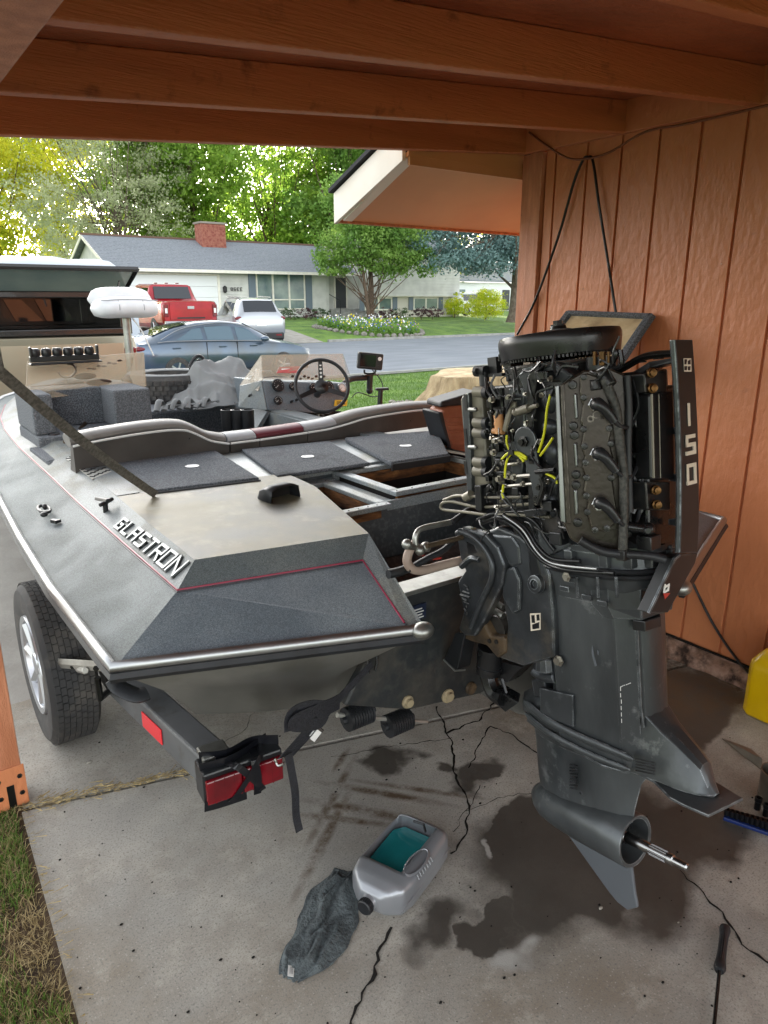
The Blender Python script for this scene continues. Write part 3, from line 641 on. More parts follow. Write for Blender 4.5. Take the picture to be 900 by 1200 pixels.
# roofs
def gable_roof(x0, x1, y0, yr, y1, ze, zr_, over, parent):
    b = MB(); n = 22
    for s, ya, yb in ((1, y0, yr), (-1, y1, yr)):
        for i in range(n):      # shingle courses, each lapping the one below
            a = i/n; c = (i+1)/n; pa, pb = ya+(yb-ya)*a, ya+(yb-ya)*c; za, zb = ze+(zr_-ze)*a, ze+(zr_-ze)*c
            b.add([(x0-over, pa, za+.03), (x1+over, pa, za+.03), (x1+over, pb, zb), (x0-over, pb, zb), (x0-over, pa, za), (x1+over, pa, za)], [(0, 1, 2, 3), (0, 1, 5, 4)])
    q = b.build('roof', 'roof_shingle', parent)
    for x in (x0-over, x1+over-.06):
        for ya in (y0, y1): MB().prism([(x, ya, ze-.2), (x, ya, ze+.02), (x, yr, zr_+.02), (x, yr, zr_-.2)], (.06, 0, 0)).build('rake_board', 'white_trim', q)
    MB().bx((x0-over, y0-.04, ze-.16), (x1+over, y0+.03, ze+.02)).build('gutter', 'white_trim', q)
    for x in (x0, x1-.05): MB().prism([(x, y0+.5, ze), (x, y1-.5, ze), (x, yr, zr_-.1)], (.05, 0, 0)).build('gable_wall', 'vinyl_siding', parent)
    return q
rf = gable_roof(XL+.2, XR+1.9, FY-.7, FY+4.3, FY+9.3, E0, 5.45, .5, house)
MB().bx((XL-.3, FY+4.2, 5.44), (XR+2.4, FY+4.4, 5.56)).build('ridge_cap', 'ridge_brown', rf)
cz = U(245, 263, y=48.6).z; cx0, cx1 = U(233, 280, y=48.6).x, U(261, 280, y=48.6).x
ch = MB().bx((cx0, 48.1, 3.8), (cx1, 49.2, cz)).build('chimney', 'brick_red', house)
b = MB(); nr = int((cz-4.4)/.115)
for i in range(nr):
    z = 4.4+i*.115; n = 6
    for j in range(n+1):
        a = cx0+(cx1-cx0)*(j-(.5 if i % 2 else 0))/n; c = a+(cx1-cx0)/n-.03; a = max(a, cx0-.005); c = min(c, cx1+.005)
        if c > a+.03: b.bx((a, 48.07, z), (c, 48.11, z+.09))
q = b.build('bricks', 'brick_red', house); q['kind'] = 'stuff'
MB().bx((cx0-.08, 48.0, cz), (cx1+.08, 49.3, cz+.12)).build('chimney_cap', 'mortar', house)
# entry and bi-level wing
MB().bx((XR+.3, FY+.6, .4), (WX-.3, FY+8, 4.1)).build('inner_wall', 'vinyl_siding', house)
siding(XR, 31.0, .9, E0, FY+.6)
MB().bx((dx0, FY+.5, 1.0), (dx1, FY+.58, 3.1)).build('door', 'door_dark', house)
MB().bx((dx0-.1, FY+.48, 1.0), (dx0, FY+.6, 3.2)).bx((dx1, FY+.48, 1.0), (dx1+.1, FY+.6, 3.2)).bx((dx0, FY+.48, 3.1), (dx1, FY+.6, 3.2)).build('door_frame', 'white_trim', house)
for i in range(3): MB().bx((28.4, FY-1.2+i*.35, .35+i*.2), (30.9, FY+.6, .55+i*.2)).build('step', 'kerb_concrete', house)
b = MB(); b.tube([(28.4, FY-1.2, .5), (28.4, FY-1.2, 1.5), (28.4, FY+.4, 2.0), (28.4, FY+.4, 1.0)], .03, 6); b.build('railing', 'car_trim', house)
WY = 43.0; wzm = 1.85; wzt = 4.6
h1 = [(U(427, 350, y=WY).x, U(459, 350, y=WY).x, .85, 1.75), (U(484, 350, y=WY).x, U(513, 350, y=WY).x, .85, 1.75)]
h2 = [(U(505, 300, y=WY).x, U(517, 300, y=WY).x, 3.75, 4.5)]
MB().bx((31.1, WY+.1, .3), (WX-.1, WY+7.5, 4.6)).build('inner_wall', 'vinyl_siding', house)
siding(31.0, WX-.15, .35, wzm, WY, 'vinyl_siding_warm', holes=h1); siding(30.9, WX, wzm, wzt, WY-.35, holes=h2)
MB().bx((30.9, WY-.35, wzm-.06), (WX, WY+.1, wzm)).build('overhang', 'white_trim', house)
for a in h1:
    window(a[0], a[1], a[2], a[3], WY, 2)
    for x in (a[0]-.45, a[1]+.05): MB().bx((x, WY-.09, a[2]), (x+.4, WY-.04, a[3])).build('shutter', 'shutter_grey', house)
window(h2[0][0], h2[0][1], h2[0][2], h2[0][3], WY-.35, 1)
MB().bx((WX, WY-.35, .4), (WX+.06, WY+7.5, wzt)).build('side_wall', 'vinyl_siding', house)
gable_roof(31.2, WX, WY-.9, WY+4, WY+8.9, 4.7, 6.4, .4, house)
# house number and lamp beside the garage
q = MB().lathe([(.05, 0), (.14, .1), (.14, .35), (.04, .45)], (U(263, 345, y=FY).x, FY-.14, 2.0), (0, 0, 1), 8).build('wall_lamp', 'car_trim', house)
b = MB()
o = U(266, 340.5, y=FY)
for i in range(4): glyph('8627'[i] if '8627'[i] in GL else 'E', (o.x+.25+i*.22, FY-.06, 2.15), (1, 0, 0), (0, 0, 1), .12, .18, .035, .01, b)
b.build('house_number', 'car_trim', house)
nb = thing('neighbour_house', 'white neighbouring house glimpsed behind the yellow bush and spruce', 'house', (52, 55, .5))
MB().bx((46, 54, .4), (62, 62, 3.2)).build('wall', 'garage_white', nb); MB().prism([(45.5, 53.5, 3.2), (62.5, 53.5, 3.2), (62.5, 58, 5.2), (45.5, 58, 5.2)], (0, 0, .15)).build('roof', 'roof_shingle', nb)
for x in (48, 51.5): MB().bx((x, 53.93, 1.4), (x+1.4, 53.98, 2.5)).build('window', 'window_glass', nb)
MB().bx((54.5, 53.93, .5), (55.5, 53.98, 2.5)).build('door', 'door_dark', nb)

# ------------------------------------------------------------ trees
def tree(name, label, base, H, blobs, nleaf, ls, lm, bm, trunk_r, seed, group=None, stems=1, flat=.9, twigs=40, cat='tree', clump=38, spread=.16, trunk_top=.55):
    r = random.Random(seed); t = thing(name, label, cat, base, group); bx, by, bz = base; B = []
    for (dx, dy, z, rx, rz) in blobs: B.append((bx+dx, by+dy, bz+z, rx, rz))
    tb = MB(); tips = []
    for s_ in range(stems):
        a = r.uniform(0, 6.28); sp = (0 if stems == 1 else .12*H)
        top = Vector((bx+cos(a)*sp, by+sin(a)*sp, bz+H*trunk_top)); st_ = Vector((bx+cos(a)*trunk_r*(stems > 1), by+sin(a)*trunk_r*(stems > 1), bz-.1))
        mid = st_.lerp(top, .5)+Vector((r.uniform(-.02, .02)*H, r.uniform(-.02, .02)*H, 0)); rr = trunk_r/(1 if stems == 1 else 1.6)
        ps = smoothpts([st_, st_.lerp(mid, .3), mid, top], 3); n = len(ps); tb.tube(ps, [rr*1.35]+[rr*(1-.6*i/n) for i in range(1, n)], 8); tips.append((ps, rr))
    for k in range(twigs):
        ps, rr = r.choice(tips); q = ps[r.randrange(len(ps)//3, len(ps))]; bb = r.choice(B)
        th = r.uniform(0, 6.28); ph = r.uniform(-.3, 1); e = Vector((bb[0]+cos(th)*bb[3]*.75, bb[1]+sin(th)*bb[3]*.75, bb[2]+ph*bb[4]*.75))
        m = q.lerp(e, .5)+Vector((0, 0, -.03*H*r.random())); tb.tube([q, q.lerp(m, .5), m, e], [rr*.3, rr*.22, rr*.14, rr*.04], 5)
    tb.build('trunk', bm, t, smooth=60)
    nleaf = int(nleaf*1.6); ls = ls*.76; rs = np.random.RandomState(seed); vol = np.array([q[3]**2*q[4] for q in B]); vol = vol/vol.sum()
    nc = max(1, nleaf//clump); which = rs.choice(len(B), nc, p=vol); d = rs.normal(size=(nc, 3)); d /= np.linalg.norm(d, axis=1)[:, None]
    rad = rs.uniform(.35, 1.05, nc)**.6; BB = np.array(B); cen = BB[which, :3]+d*rad[:, None]*np.stack([BB[which, 3], BB[which, 3], BB[which, 4]], 1)
    cs = spread*BB[which, 3]*rs.uniform(.5, 1.3, nc)
    idx = np.arange(nleaf) % nc; p = cen[idx]+rs.normal(size=(nleaf, 3))*cs[idx][:, None]*np.array([1, 1, .6])
    a = rs.normal(size=(nleaf, 3)); a /= np.linalg.norm(a, axis=1)[:, None]; c = np.cross(a, rs.normal(size=(nleaf, 3))); c /= np.linalg.norm(c, axis=1)[:, None]
    s1 = ls*rs.uniform(.5, 1.2, nleaf)[:, None]; s2 = s1*.55
    V = np.stack([p-a*s1, p+c*s2, p+a*s1, p-c*s2], 1).reshape(-1, 3)
    me = bpy.data.meshes.new('crown'); me.vertices.add(len(V)); me.vertices.foreach_set('co', V.ravel()); me.loops.add(nleaf*4); me.loops.foreach_set('vertex_index', np.arange(nleaf*4)); me.polygons.add(nleaf)
    me.polygons.foreach_set('loop_start', np.arange(nleaf)*4); me.update(calc_edges=True); me.validate(); me.materials.append(MATS[lm])
    o = bpy.data.objects.new('crown', me); COL.objects.link(o); o.parent = t; o.matrix_parent_inverse = chain(t).inverted(); return t
GT = 'trees standing behind the split level house'
def blobs(n, rx, z0, z1, br, seed):
    r = random.Random(seed); return [(r.uniform(-rx, rx), r.uniform(-rx, rx)*.7, z0+(z1-z0)*(i+.5)/n+r.uniform(-.5, .5), br*r.uniform(.7, 1.15), br*r.uniform(.55, .9)) for i in range(n)]
tree('willow_tree', 'bright yellow green tree lit from behind at the far left', UD(-5, 66, .5), 17, blobs(12, 5, 1.5, 15, 3.2, 1), 13000, .26, 'leaf_gold', 'bark', .45, 11, GT)
tree('maple_tree', 'tall golden green tree rising left of the chimney behind a paler one', UD(75, 78, .5), 19, blobs(12, 6, 3, 19, 4.2, 2), 22000, .3, 'leaf_gold', 'bark', .45, 12, GT)
tree('grey_leaf_tree', 'sparse silvery grey leaved tree left of the red brick chimney', UD(138, 60, .5), 15, blobs(14, 4.6, 4.0, 16, 3.0, 3), 15000, .17, 'leaf_grey', 'bark_grey', .3, 13, GT, stems=4, twigs=90)
tree('maple_tree', 'big fresh green tree rising right above the brick chimney', UD(235, 68, .5), 18, blobs(14, 6.5, 4, 19, 4.0, 4), 30000, .3, 'leaf_green', 'bark', .5, 14, GT, twigs=70)
tree('maple_tree', 'green tree between the chimney and the white rake board', UD(325, 74, .5), 18, blobs(12, 6, 4, 19, 4.0, 5), 25000, .3, 'leaf_green', 'bark', .5, 15, GT, twigs=60)
tree('maple_tree', 'darker green tree partly behind the white rake board', UD(405, 70, .5), 17, blobs(10, 5, 5, 17, 3.4, 6), 17000, .27, 'leaf_mid', 'bark', .45, 16, GT)
tree('maple_tree', 'green tree showing over the roof at the wing of the house', UD(500, 80, .5), 18, blobs(10, 7, 3, 17, 4.4, 7), 17000, .3, 'leaf_gold', 'bark', .45, 17, GT)
tree('garden_tree', 'rounded green garden tree with forked trunk in front of the house', UD(437, 46, .33), 7.2, [(-.9, .5, 4.6, 1.9, 1.3), (1.5, -1.0, 4.6, 1.6, 1.2), (0.2, 0, 5.8, 2.2, 1.5), (-2.1, 1.5, 3.9, 1.1, .9), (2.3, -1.7, 3.5, 1.1, .8), (.8, -.4, 3.6, 1.8, .9), (-1.0, .7, 7.2, 1.7, 1.2), (-1.9, 1.4, 3.1, .9, .6)], 17000, .15, 'leaf_mid', 'bark', .24, 18, stems=3, twigs=40)
# spruce: drooping tiers
sp = UD(604, 47, .3)
tree('spruce_tree', 'blue green spruce with drooping boughs and a thick bare trunk', sp, 14, [(-1.6*i % 5-2, R.uniform(-2, 2), 4.0+i*.9, 2.7, .55) for i in range(9)]+[(-3.6, 1.5, 3.6, 2.2, .7), (-2.0, .5, 3.3, 2.0, .5), (-4.6, 2.5, 4.6, 1.8, .7), (.2, 0, 4.4, 2.6, .8), (-3, 2, 5.8, 2.6, .9)], 30000, .14, 'leaf_spruce', 'bark_grey', .42, 19, twigs=60, trunk_top=.9)
tree('yellow_bush', 'round yellow green bush glowing on the sunny lawn by the spruce', UD(570, 52, .35), 2.0, [(0, 0, 1.0, 1.15, .9), (.7, -.3, .8, .8, .7), (-.8, .3, .75, .8, .7), (.1, 0, 1.4, .8, .6)], 6000, .07, 'leaf_bush', 'bark', .06, 20, twigs=10, cat='bush')
tree('yellow_bush', 'small loose yellow bush at the right corner of the house', UD(533, 55, .35), 1.6, [(0, 0, .7, .8, .6), (.3, -.1, 1.4, .4, .5)], 2500, .07, 'leaf_bush', 'bark', .05, 21, twigs=8, cat='bush')
for u, D, n, lab in ((358, 48.5, 'leaf_red', 'dark red shrub under the triple front window'), (494, 51.0, 'leaf_red', 'dark red low hedge bush under the right wing window'), (507, 51.4, 'leaf_red', 'dark red bush right of the low hedge by the wing'), (452, 49, 'leaf_red', 'small dark red shrub behind the garden tree trunk'),
                      (469, 49.5, 'leaf_dark', 'spiky green shrub between the two wing windows'), (375, 49.0, 'leaf_dark', 'small green shrub left of the entry steps'), (340, 48.2, 'leaf_dark', 'low dark shrub by the right end of the driveway')):
    tree('shrub', lab, UD(u, D, .36), .8, [(0, 0, .4, .5, .35), (.35, -.2, .3, .35, .3), (-.35, .2, .35, .35, .3)], 900, .05, n, 'bark', .03, u, twigs=5, cat='shrub', group='shrubs along the house front')
# unseen tree added past the left edge to keep direct sun off the carport
tree('maple_tree', 'large unseen green tree added beyond the left edge to block the sun', UD(-200, 60, .5), 19, blobs(12, 6, 2, 19, 4.4, 31), 14000, .42, 'leaf_green', 'bark', .5, 31, GT)
# flower bed round the garden tree
fb = UD(432, 42.0, .2); b = MB(); r = random.Random(9)
def bed(n, m, label, size, zr_, seed, clus=1, name='flowers'):
    r = random.Random(seed); b = MB()
    for i in range(n):
        a = r.uniform(0, 6.28); q = sqrt(r.random()); x = fb.x+cos(a)*q*2.9*cos(-YAW)+sin(a)*q*2.2*sin(YAW); y = fb.y-cos(a)*q*2.9*sin(YAW)+sin(a)*q*2.2*cos(YAW)
        z = gh(y)+r.uniform(*zr_); s_ = size*r.uniform(.6, 1.3); aa = r.uniform(0, 6.28); t_ = r.uniform(-.8, .8)
        dx, dy, dz = cos(aa)*s_, sin(aa)*s_, t_*s_; b.add([(x-dx, y-dy, z), (x, y, z-s_*.8), (x+dx, y+dy, z+dz), (x, y, z+s_)], [(0, 1, 2, 3)])
    return tag(b.build(name, m), label, 'flowers', kind='stuff')
bed(6500, 'leaf_mid', 'leafy green planting filling the oval flower bed', .06, (.0, .45), 1, name='bed_leaves')
bed(380, 'flower_blue', 'small blue flowers in the oval bed under the garden tree', .04, (.2, .5), 2); bed(160, 'flower_white', 'white flower heads in the oval bed across the street', .05, (.35, .7), 3)
bed(90, 'flower_yellow', 'yellow blooms standing in the oval flower bed', .05, (.35, .65), 4); bed(130, 'flower_pink', 'pale purple blooms in the oval flower bed', .04, (.2, .55), 5)
for i in range(46):
    a = 2*pi*i/46; x = fb.x+cos(a)*3.05*cos(YAW)+sin(a)*2.3*sin(YAW); y = fb.y-cos(a)*3.05*sin(YAW)+sin(a)*2.3*cos(YAW)
    q = MB().sph((x, y, gh(y)+.02), (r.uniform(.13, .22), r.uniform(.12, .2), r.uniform(.1, .18)), 7, 5).build('edging_stone', 'stone_edge', smooth=40)
    tag(q, 'rounded grey stone in the edging of the oval flower bed', 'stone', 'stones edging the flower bed')
# stump by the lawn
c = UD(570, 11.8, 0); t = thing('tree_stump', 'broad freshly cut tree stump on the grass behind the outboard', 'stump', (c.x, c.y, 0))
rows = []; n = 28; rr = [R.uniform(.9, 1.12)+.09*sin(5*2*pi*i/n) for i in range(n)]
for z, k_ in ((-.05, 1.5), (.08, 1.28), (.25, 1.08), (.5, 1.0), (.515, .985)): rows.append([Vector((c.x+cos(2*pi*i/n)*.78*k_*rr[i], c.y+sin(2*pi*i/n)*.78*k_*rr[i], z+(.05*sin(2*pi*i/n+2) if z > .3 else 0))) for i in range(n)])
MB().loft(rows, cap=False).build('bark', 'stump_side', t, smooth=70); MB().poly([v+Vector((0, 0, .002)) for v in rows[-1]]).build('cut_top', 'cut_wood', t)
# ------------------------------------------------------------ cars (local x forward, z up)
def ring(s):
    x, zb, zs, zr_, wb, wr = s
    h = [(0, zb), (wb*.86, zb), (wb*.985, zb+.14), (wb, zb+(zs-zb)*.55), (wb*.985, zs-.05), (wb*.94, zs), (wr+(wb*.94-wr)*.02, zr_-.05 if zr_-zs > .1 else (zr_+zs)/2), (wr*.86, zr_), (0, zr_+.012)]
    return [Vector((x, -a, b)) for a, b in h]+[Vector((x, a, b)) for a, b in h[-2:0:-1]]
def lerp_st(st_, x):
    for a, b in zip(st_, st_[1:]):
        if a[0] <= x <= b[0]: k_ = (x-a[0])/(b[0]-a[0]); return tuple(p+(q-p)*k_ for p, q in zip(a, b))
    return st_[-1]
def wheel(par, x, y, r, wd, side):
    tb = MB().lathe([(r*.6, -wd*.5), (r*.93, -wd*.5), (r, -wd*.36), (r, wd*.36), (r*.93, wd*.5), (r*.6, wd*.5), (r*.6, -wd*.5)], (x, y, r), (0, 1, 0), 28, cap=False)
    w_ = tb.build('wheel', 'tyre_rubber', par, world=False, smooth=40)
    b = MB().lathe([(r*.61, wd*.3*side), (r*.5, wd*.15*side), (.05, wd*.3*side), (0, wd*.33*side)], (x, y, r), (0, 1, 0), 20, cap=False)
    for k_ in range(5): a = 2*pi*k_/5; b.tube([(x, y+side*wd*.36, r), (x+cos(a)*r*.58, y+side*wd*.4, r+sin(a)*r*.58)], .03, 5)
    b.build('rim', 'rim_silver', w_, world=False, smooth=40)
def patch(par, st_, xa, xb, ta, tb_, side, m, name='window', off=.006, slant=(0, 0), nx=8):
    b = MB(); rows = []
    for i in range(nx+1):
        col = []
        for t in (ta, (ta+tb_)/2, tb_):
            x = xa+(xb-xa)*i/nx+(slant[0]*(1-i/nx)+slant[1]*i/nx)*(t-ta)/(tb_-ta); s_ = lerp_st(st_, x); rg = ring(s_); p = rg[5].lerp(rg[6], t); p = Vector((x, -(abs(p.y)+off)*(1 if side < 0 else -1), p.z)); col.append(p)
        rows.append(col)
    b.loft(rows, closed=False); return b.build(name, m, par, world=False, smooth=50)
def topglass(par, st_, xa, xb, m, name, f=.86, nx=4):
    b = MB(); rows = []
    for i in range(nx+1):
        x = xa+(xb-xa)*i/nx; s_ = lerp_st(st_, x); rows.append([Vector((x, s_[5]*k_*f, s_[3]+.02+.008*(1-abs(k_)))) for k_ in (-1, -.5, 0, .5, 1)])
    b.loft(rows, closed=False); return b.build(name, m, par, world=False, smooth=50)
def dense(st_, n=40):
    x0, x1 = st_[0][0], st_[-1][0]; return [lerp_st(st_, x0+(x1-x0)*i/n) for i in range(n+1)]
# grey-blue saloon on the near side of the street
car = thing('parked_sedan', 'blue grey fastback saloon parked side-on at the street behind the boat', 'car', (8.16, 18.75, -.42), rot=(0, 0, radians(0)), scale=1.03)
ST = [(-2.43, .45, .86, .9, .72, .55), (-2.36, .32, .96, 1.02, .84, .62), (-2.0, .24, .99, 1.1, .91, .62), (-1.4, .2, 1.0, 1.32, .93, .6), (-.75, .2, .99, 1.445, .93, .6), (-.1, .2, .97, 1.47, .93, .6), (.45, .2, .95, 1.41, .93, .6), (.95, .2, .93, 1.17, .92, .66), (1.25, .2, .92, .99, .92, .7), (1.8, .22, .84, .9, .9, .64), (2.25, .3, .72, .78, .82, .55), (2.42, .42, .6, .63, .66, .4)]
body = MB().loft([ring(s) for s in dense(ST)]).build('body', 'car_blue', car, world=False, smooth=38)
patch(car, ST, -.62, .1, .1, .84, -1, 'car_glass_light'); patch(car, ST, .2, 1.0, .1, .84, -1, 'car_glass_light', slant=(0, -.42)); patch(car, ST, -1.45, -.72, .14, .8, -1, 'car_glass_light', slant=(.5, 0))
patch(car, ST, -.62, .1, .1, .84, 1, 'car_glass'); patch(car, ST, .2, 1.0, .1, .84, 1, 'car_glass', slant=(0, -.42)); patch(car, ST, -1.45, -.72, .14, .8, 1, 'car_glass', slant=(.5, 0))
topglass(car, ST, .5, 1.18, 'car_glass', 'windscreen'); topglass(car, ST, -1.9, -1.0, 'car_glass', 'rear_window')
b = MB(); b.tube(smoothpts([(-1.9, -.9, 1.0), (-1.5, -.895, 1.02), (-.3, -.885, 1.0), (1.0, -.875, .96)], 4), .012, 5)
b.tube(smoothpts([(-1.8, -.83, 1.06), (-1.3, -.72, 1.28), (-.7, -.66, 1.39), (.0, -.66, 1.42), (.6, -.7, 1.3), (1.05, -.8, 1.1)], 5), .012, 5); b.build('window_trim', 'chrome', car, world=False, smooth=60)
for xa in (-.68, .14): MB().bx((xa, -.935, .3), (xa+.012, -.9, .97)).build('door_seam', 'car_trim', car, world=False)
for x in (-1.45, -.25, .6): MB().box((x, -.935, .86), (.2, .03, .03)).build('door_handle', 'car_blue', car, world=False, bevel=.01)
b = MB(); b.sph((.88, -1.02, 1.02), (.12, .09, .07)); b.tube([(.88, -.9, .97), (.88, -1.0, 1.0)], .02, 6); b.build('mirror', 'car_blue', car, world=False, smooth=50)
for x in (-1.45, 1.45):
    for sd_ in (-1, 1): wheel(car, x, sd_*.83, .33, .22, sd_)
MB().sph((2.2, -.68, .66), (.2, .14, .06)).build('headlight', 'lens_glass', car, world=False, smooth=50)
MB().sph((-2.28, -.76, .86), (.16, .12, .07)).build('tail_light', 'lens_red', car, world=False, smooth=50)
b = MB(); b.bx((-2.3, -.93, .2), (2.2, -.9, .28)); b.build('sill', 'car_trim', car, world=False, bevel=.01)

# gold pickup with a dark topper, its side window lifted: only the rear of the bed is in view
car = thing('topper_pickup', 'gold pickup with a black topper whose side window is lifted open', 'pickup truck', (0, 9.75, -.06), rot=(0, 0, pi))
ST = [(-2.82, .45, 1.22, 1.3, .9, .84), (-2.78, .4, 1.26, 1.31, .95, .88), (-.9, .38, 1.27, 1.31, .97, .9), (-.85, .38, 1.27, 1.36, .97, .74), (-.55, .36, 1.27, 1.84, .97, .72), (.5, .36, 1.26, 1.87, .97, .72), (1.0, .36, 1.25, 1.62, .97, .76), (1.35, .36, 1.22, 1.3, .96, .82), (2.5, .4, 1.08, 1.14, .92, .78), (2.75, .5, .9, .94, .84, .6)]
MB().loft([ring(s) for s in dense(ST, 60)]).build('body', 'car_gold', car, world=False, smooth=38)
for sd_ in (-1, 1): patch(car, ST, -.45, .3, .12, .85, sd_, 'car_glass'); patch(car, ST, .38, 1.1, .12, .85, sd_, 'car_glass', slant=(0, -.4))
topglass(car, ST, .55, 1.3, 'car_glass', 'windscreen')
T = thing('topper', None, None, (0, 0, 0)); T.parent = car
# far side (local -y) and near side (local +y) walls; rear frame; roof
def tw(y, m='topper_dark'):
    b = MB(); b.bx((-2.78, y-.02, 1.31), (-.85, y+.02, 1.38)); b.bx((-2.78, y-.02, 1.72), (-.85, y+.02, 1.8)); b.bx((-2.78, y-.02, 1.38), (-2.66, y+.02, 1.72)); b.bx((-1.0, y-.02, 1.38), (-.85, y+.02, 1.72)); return b
tw(.86).build('side_frame', 'topper_dark', car, world=False, bevel=.01); tw(-.86).build('side_frame', 'topper_dark', car, world=False, bevel=.01)
bpy.data.objects.remove(T)
MB().bx((-2.8, -.88, 1.8), (-.8, .88, 1.84)).bx((-2.8, -.85, 1.84), (-.85, .85, 1.87)).build('topper_roof', 'topper_dark', car, world=False, bevel=.03)
MB().bx((-2.8, -.86, 1.31), (-2.75, .86, 1.8)).build('topper_rear', 'topper_dark', car, world=False)
MB().bx((-2.74, -.83, 1.3), (-.9, .83, 1.33)).build('bed_floor', 'dark_inside', car, world=False); MB().bx((-.9, -.83, 1.3), (-.88, .83, 1.8)).build('cab_wall', 'topper_dark', car, world=False)
MB().bx((-2.78, -.88, 1.31), (-.85, -.845, 1.8)).build('far_side', 'topper_dark', car, world=False)
for xa, xb, sl_ in ((-2.6, -2.22, .12), (-2.18, -1.85, .12), (-1.66, -1.36, .0)):
    MB().prism([(xa, -.83, 1.42), (xb, -.83, 1.42), (xb+sl_, -.83, 1.7), (xa+sl_*2, -.83, 1.7)], (0, .012, 0)).build('far_window', 'car_glass', car, world=False)
b = MB(); b.prism([(-2.74, .88, 1.79), (-.95, .88, 1.79), (-.95, 1.38, 2.02), (-2.74, 1.38, 2.02)], (0, 0, .008)); lid = b.build('lifted_window', 'window_glass', car, world=False)
b = MB()
for q in (((-2.76, .86, 1.785), (-.93, .86, 1.785)), ((-2.76, 1.4, 2.02), (-.93, 1.4, 2.02)), ((-2.75, .86, 1.785), (-2.75, 1.4, 2.02)), ((-.94, .86, 1.785), (-.94, 1.4, 2.02))): b.tube(q, .028, 4)
b.build('window_frame', 'topper_dark', lid, world=False)
b = MB(); b.tube([(-2.6, .9, 1.6), (-2.6, 1.2, 1.9)], .01, 6); b.tube([(-1.1, .9, 1.6), (-1.1, 1.2, 1.9)], .01, 6); b.build('gas_strut', 'steel', car, world=False)
b = MB(); b.bx((-2.8, .9, .72), (-2.66, .965, 1.16)); b.build('tail_light', 'lens_red', car, world=False, bevel=.02)
b = MB(); b.bx((-2.8, .9, .62), (-2.68, .968, .715)); b.build('reversing_light', 'print_white', car, world=False, bevel=.01)
b = MB(); b.bx((-2.98, -.9, .5), (-2.8, .9, .66)); b.build('rear_bumper', 'chrome', car, world=False, bevel=.03)
for x in (-1.75, 1.75):
    for sd_ in (-1, 1): wheel(car, x, sd_*.86, .38, .26, sd_)
# red crew cab pickup, tailgate towards us
p = UD(218, 33.5, 0); car = thing('red_pickup', 'bright red pickup truck parked tail-out in front of the white garage door', 'pickup truck', (p.x, p.y+2.9, gh(p.y+1)-.02), rot=(0, 0, radians(88)), scale=1.27)
ST = [(-2.9, .55, 1.27, 1.32, .93, .86), (-2.85, .5, 1.3, 1.34, .99, .92), (-1.15, .45, 1.3, 1.34, 1.0, .92), (-1.1, .45, 1.3, 1.4, 1.0, .78), (-.9, .42, 1.3, 1.9, 1.0, .76), (.7, .42, 1.28, 1.95, 1.0, .76), (1.25, .42, 1.26, 1.55, 1.0, .8), (1.45, .42, 1.24, 1.3, .98, .86), (2.6, .45, 1.15, 1.2, .95, .8), (2.85, .55, 1.0, 1.04, .86, .6)]
MB().loft([ring(s) for s in dense(ST, 60)]).build('body', 'car_red', car, world=False, smooth=38)
for sd_ in (-1, 1): patch(car, ST, -.85, -.1, .1, .88, sd_, 'car_glass'); patch(car, ST, 0, 1.1, .1, .88, sd_, 'car_glass', slant=(0, -.45))
MB().prism([(-1.16, -.68, 1.42), (-1.16, .68, 1.42), (-.97, .64, 1.84), (-.97, -.64, 1.84)], (-.012, 0, 0)).build('rear_window', 'car_glass', car, world=False)
MB().bx((-2.925, -.74, .72), (-2.905, .74, 1.27)).build('tailgate', 'car_red', car, world=False, bevel=.008)
MB().box((-2.94, 0, 1.12), (.02, .24, .1)).build('badge', 'chrome', car, world=False, bevel=.02)
MB().bx((-2.93, -.5, .75), (-2.92, .5, .8)).build('tailgate_crease', 'car_trim', car, world=False)
for sd_ in (-1, 1): MB().box((-2.88, sd_*.87, 1.02), (.1, .17, .42)).build('tail_light', 'lens_red', car, world=False, bevel=.02); MB().box((-2.935, sd_*.87, 1.02), (.01, .08, .16)).build('reversing_light', 'print_white', car, world=False)
MB().bx((-3.05, -.95, .5), (-2.88, .95, .68)).build('rear_bumper', 'chrome', car, world=False, bevel=.03); MB().box((-3.06, 0, .58), (.01, .32, .13)).build('number_plate', 'plate_white', car, world=False)
b = MB(); [b.box((-.5, y, 1.96), (.1, .12, .04)) for y in (-.4, 0, .4)]; b.build('roof_light', 'lens_red', car, world=False, bevel=.01)
for x in (-1.8, 1.85):
    for sd_ in (-1, 1): wheel(car, x, sd_*.86, .4, .27, sd_)
# silver suv
p = UD(309, 33.5, 0); car = thing('silver_suv', 'silver hatchback SUV parked tail-out beside the red pickup', 'car', (p.x+.1, p.y+2.2, gh(p.y+.5)-.02), rot=(0, 0, radians(79)), scale=1.28)
ST = [(-2.18, .5, .98, 1.02, .8, .68), (-2.12, .35, 1.05, 1.16, .88, .66), (-1.75, .26, 1.08, 1.58, .91, .6), (-1.3, .24, 1.05, 1.65, .92, .6), (.2, .24, .98, 1.68, .92, .6), (.75, .24, .97, 1.5, .92, .62), (1.25, .24, .95, 1.06, .91, .7), (1.85, .28, .86, .94, .88, .6), (2.15, .42, .66, .7, .74, .45)]
MB().loft([ring(s) for s in dense(ST, 44)]).build('body', 'car_silver', car, world=False, smooth=38)
for sd_ in (-1, 1): patch(car, ST, -.75, 0, .1, .85, sd_, 'car_glass'); patch(car, ST, .08, .95, .1, .85, sd_, 'car_glass', slant=(0, -.45)); patch(car, ST, -1.35, -.82, .3, .8, sd_, 'car_glass', slant=(.1, 0))
topglass(car, ST, -2.1, -1.78, 'car_glass', 'rear_window', .88); topglass(car, ST, .4, 1.2, 'car_glass', 'windscreen')
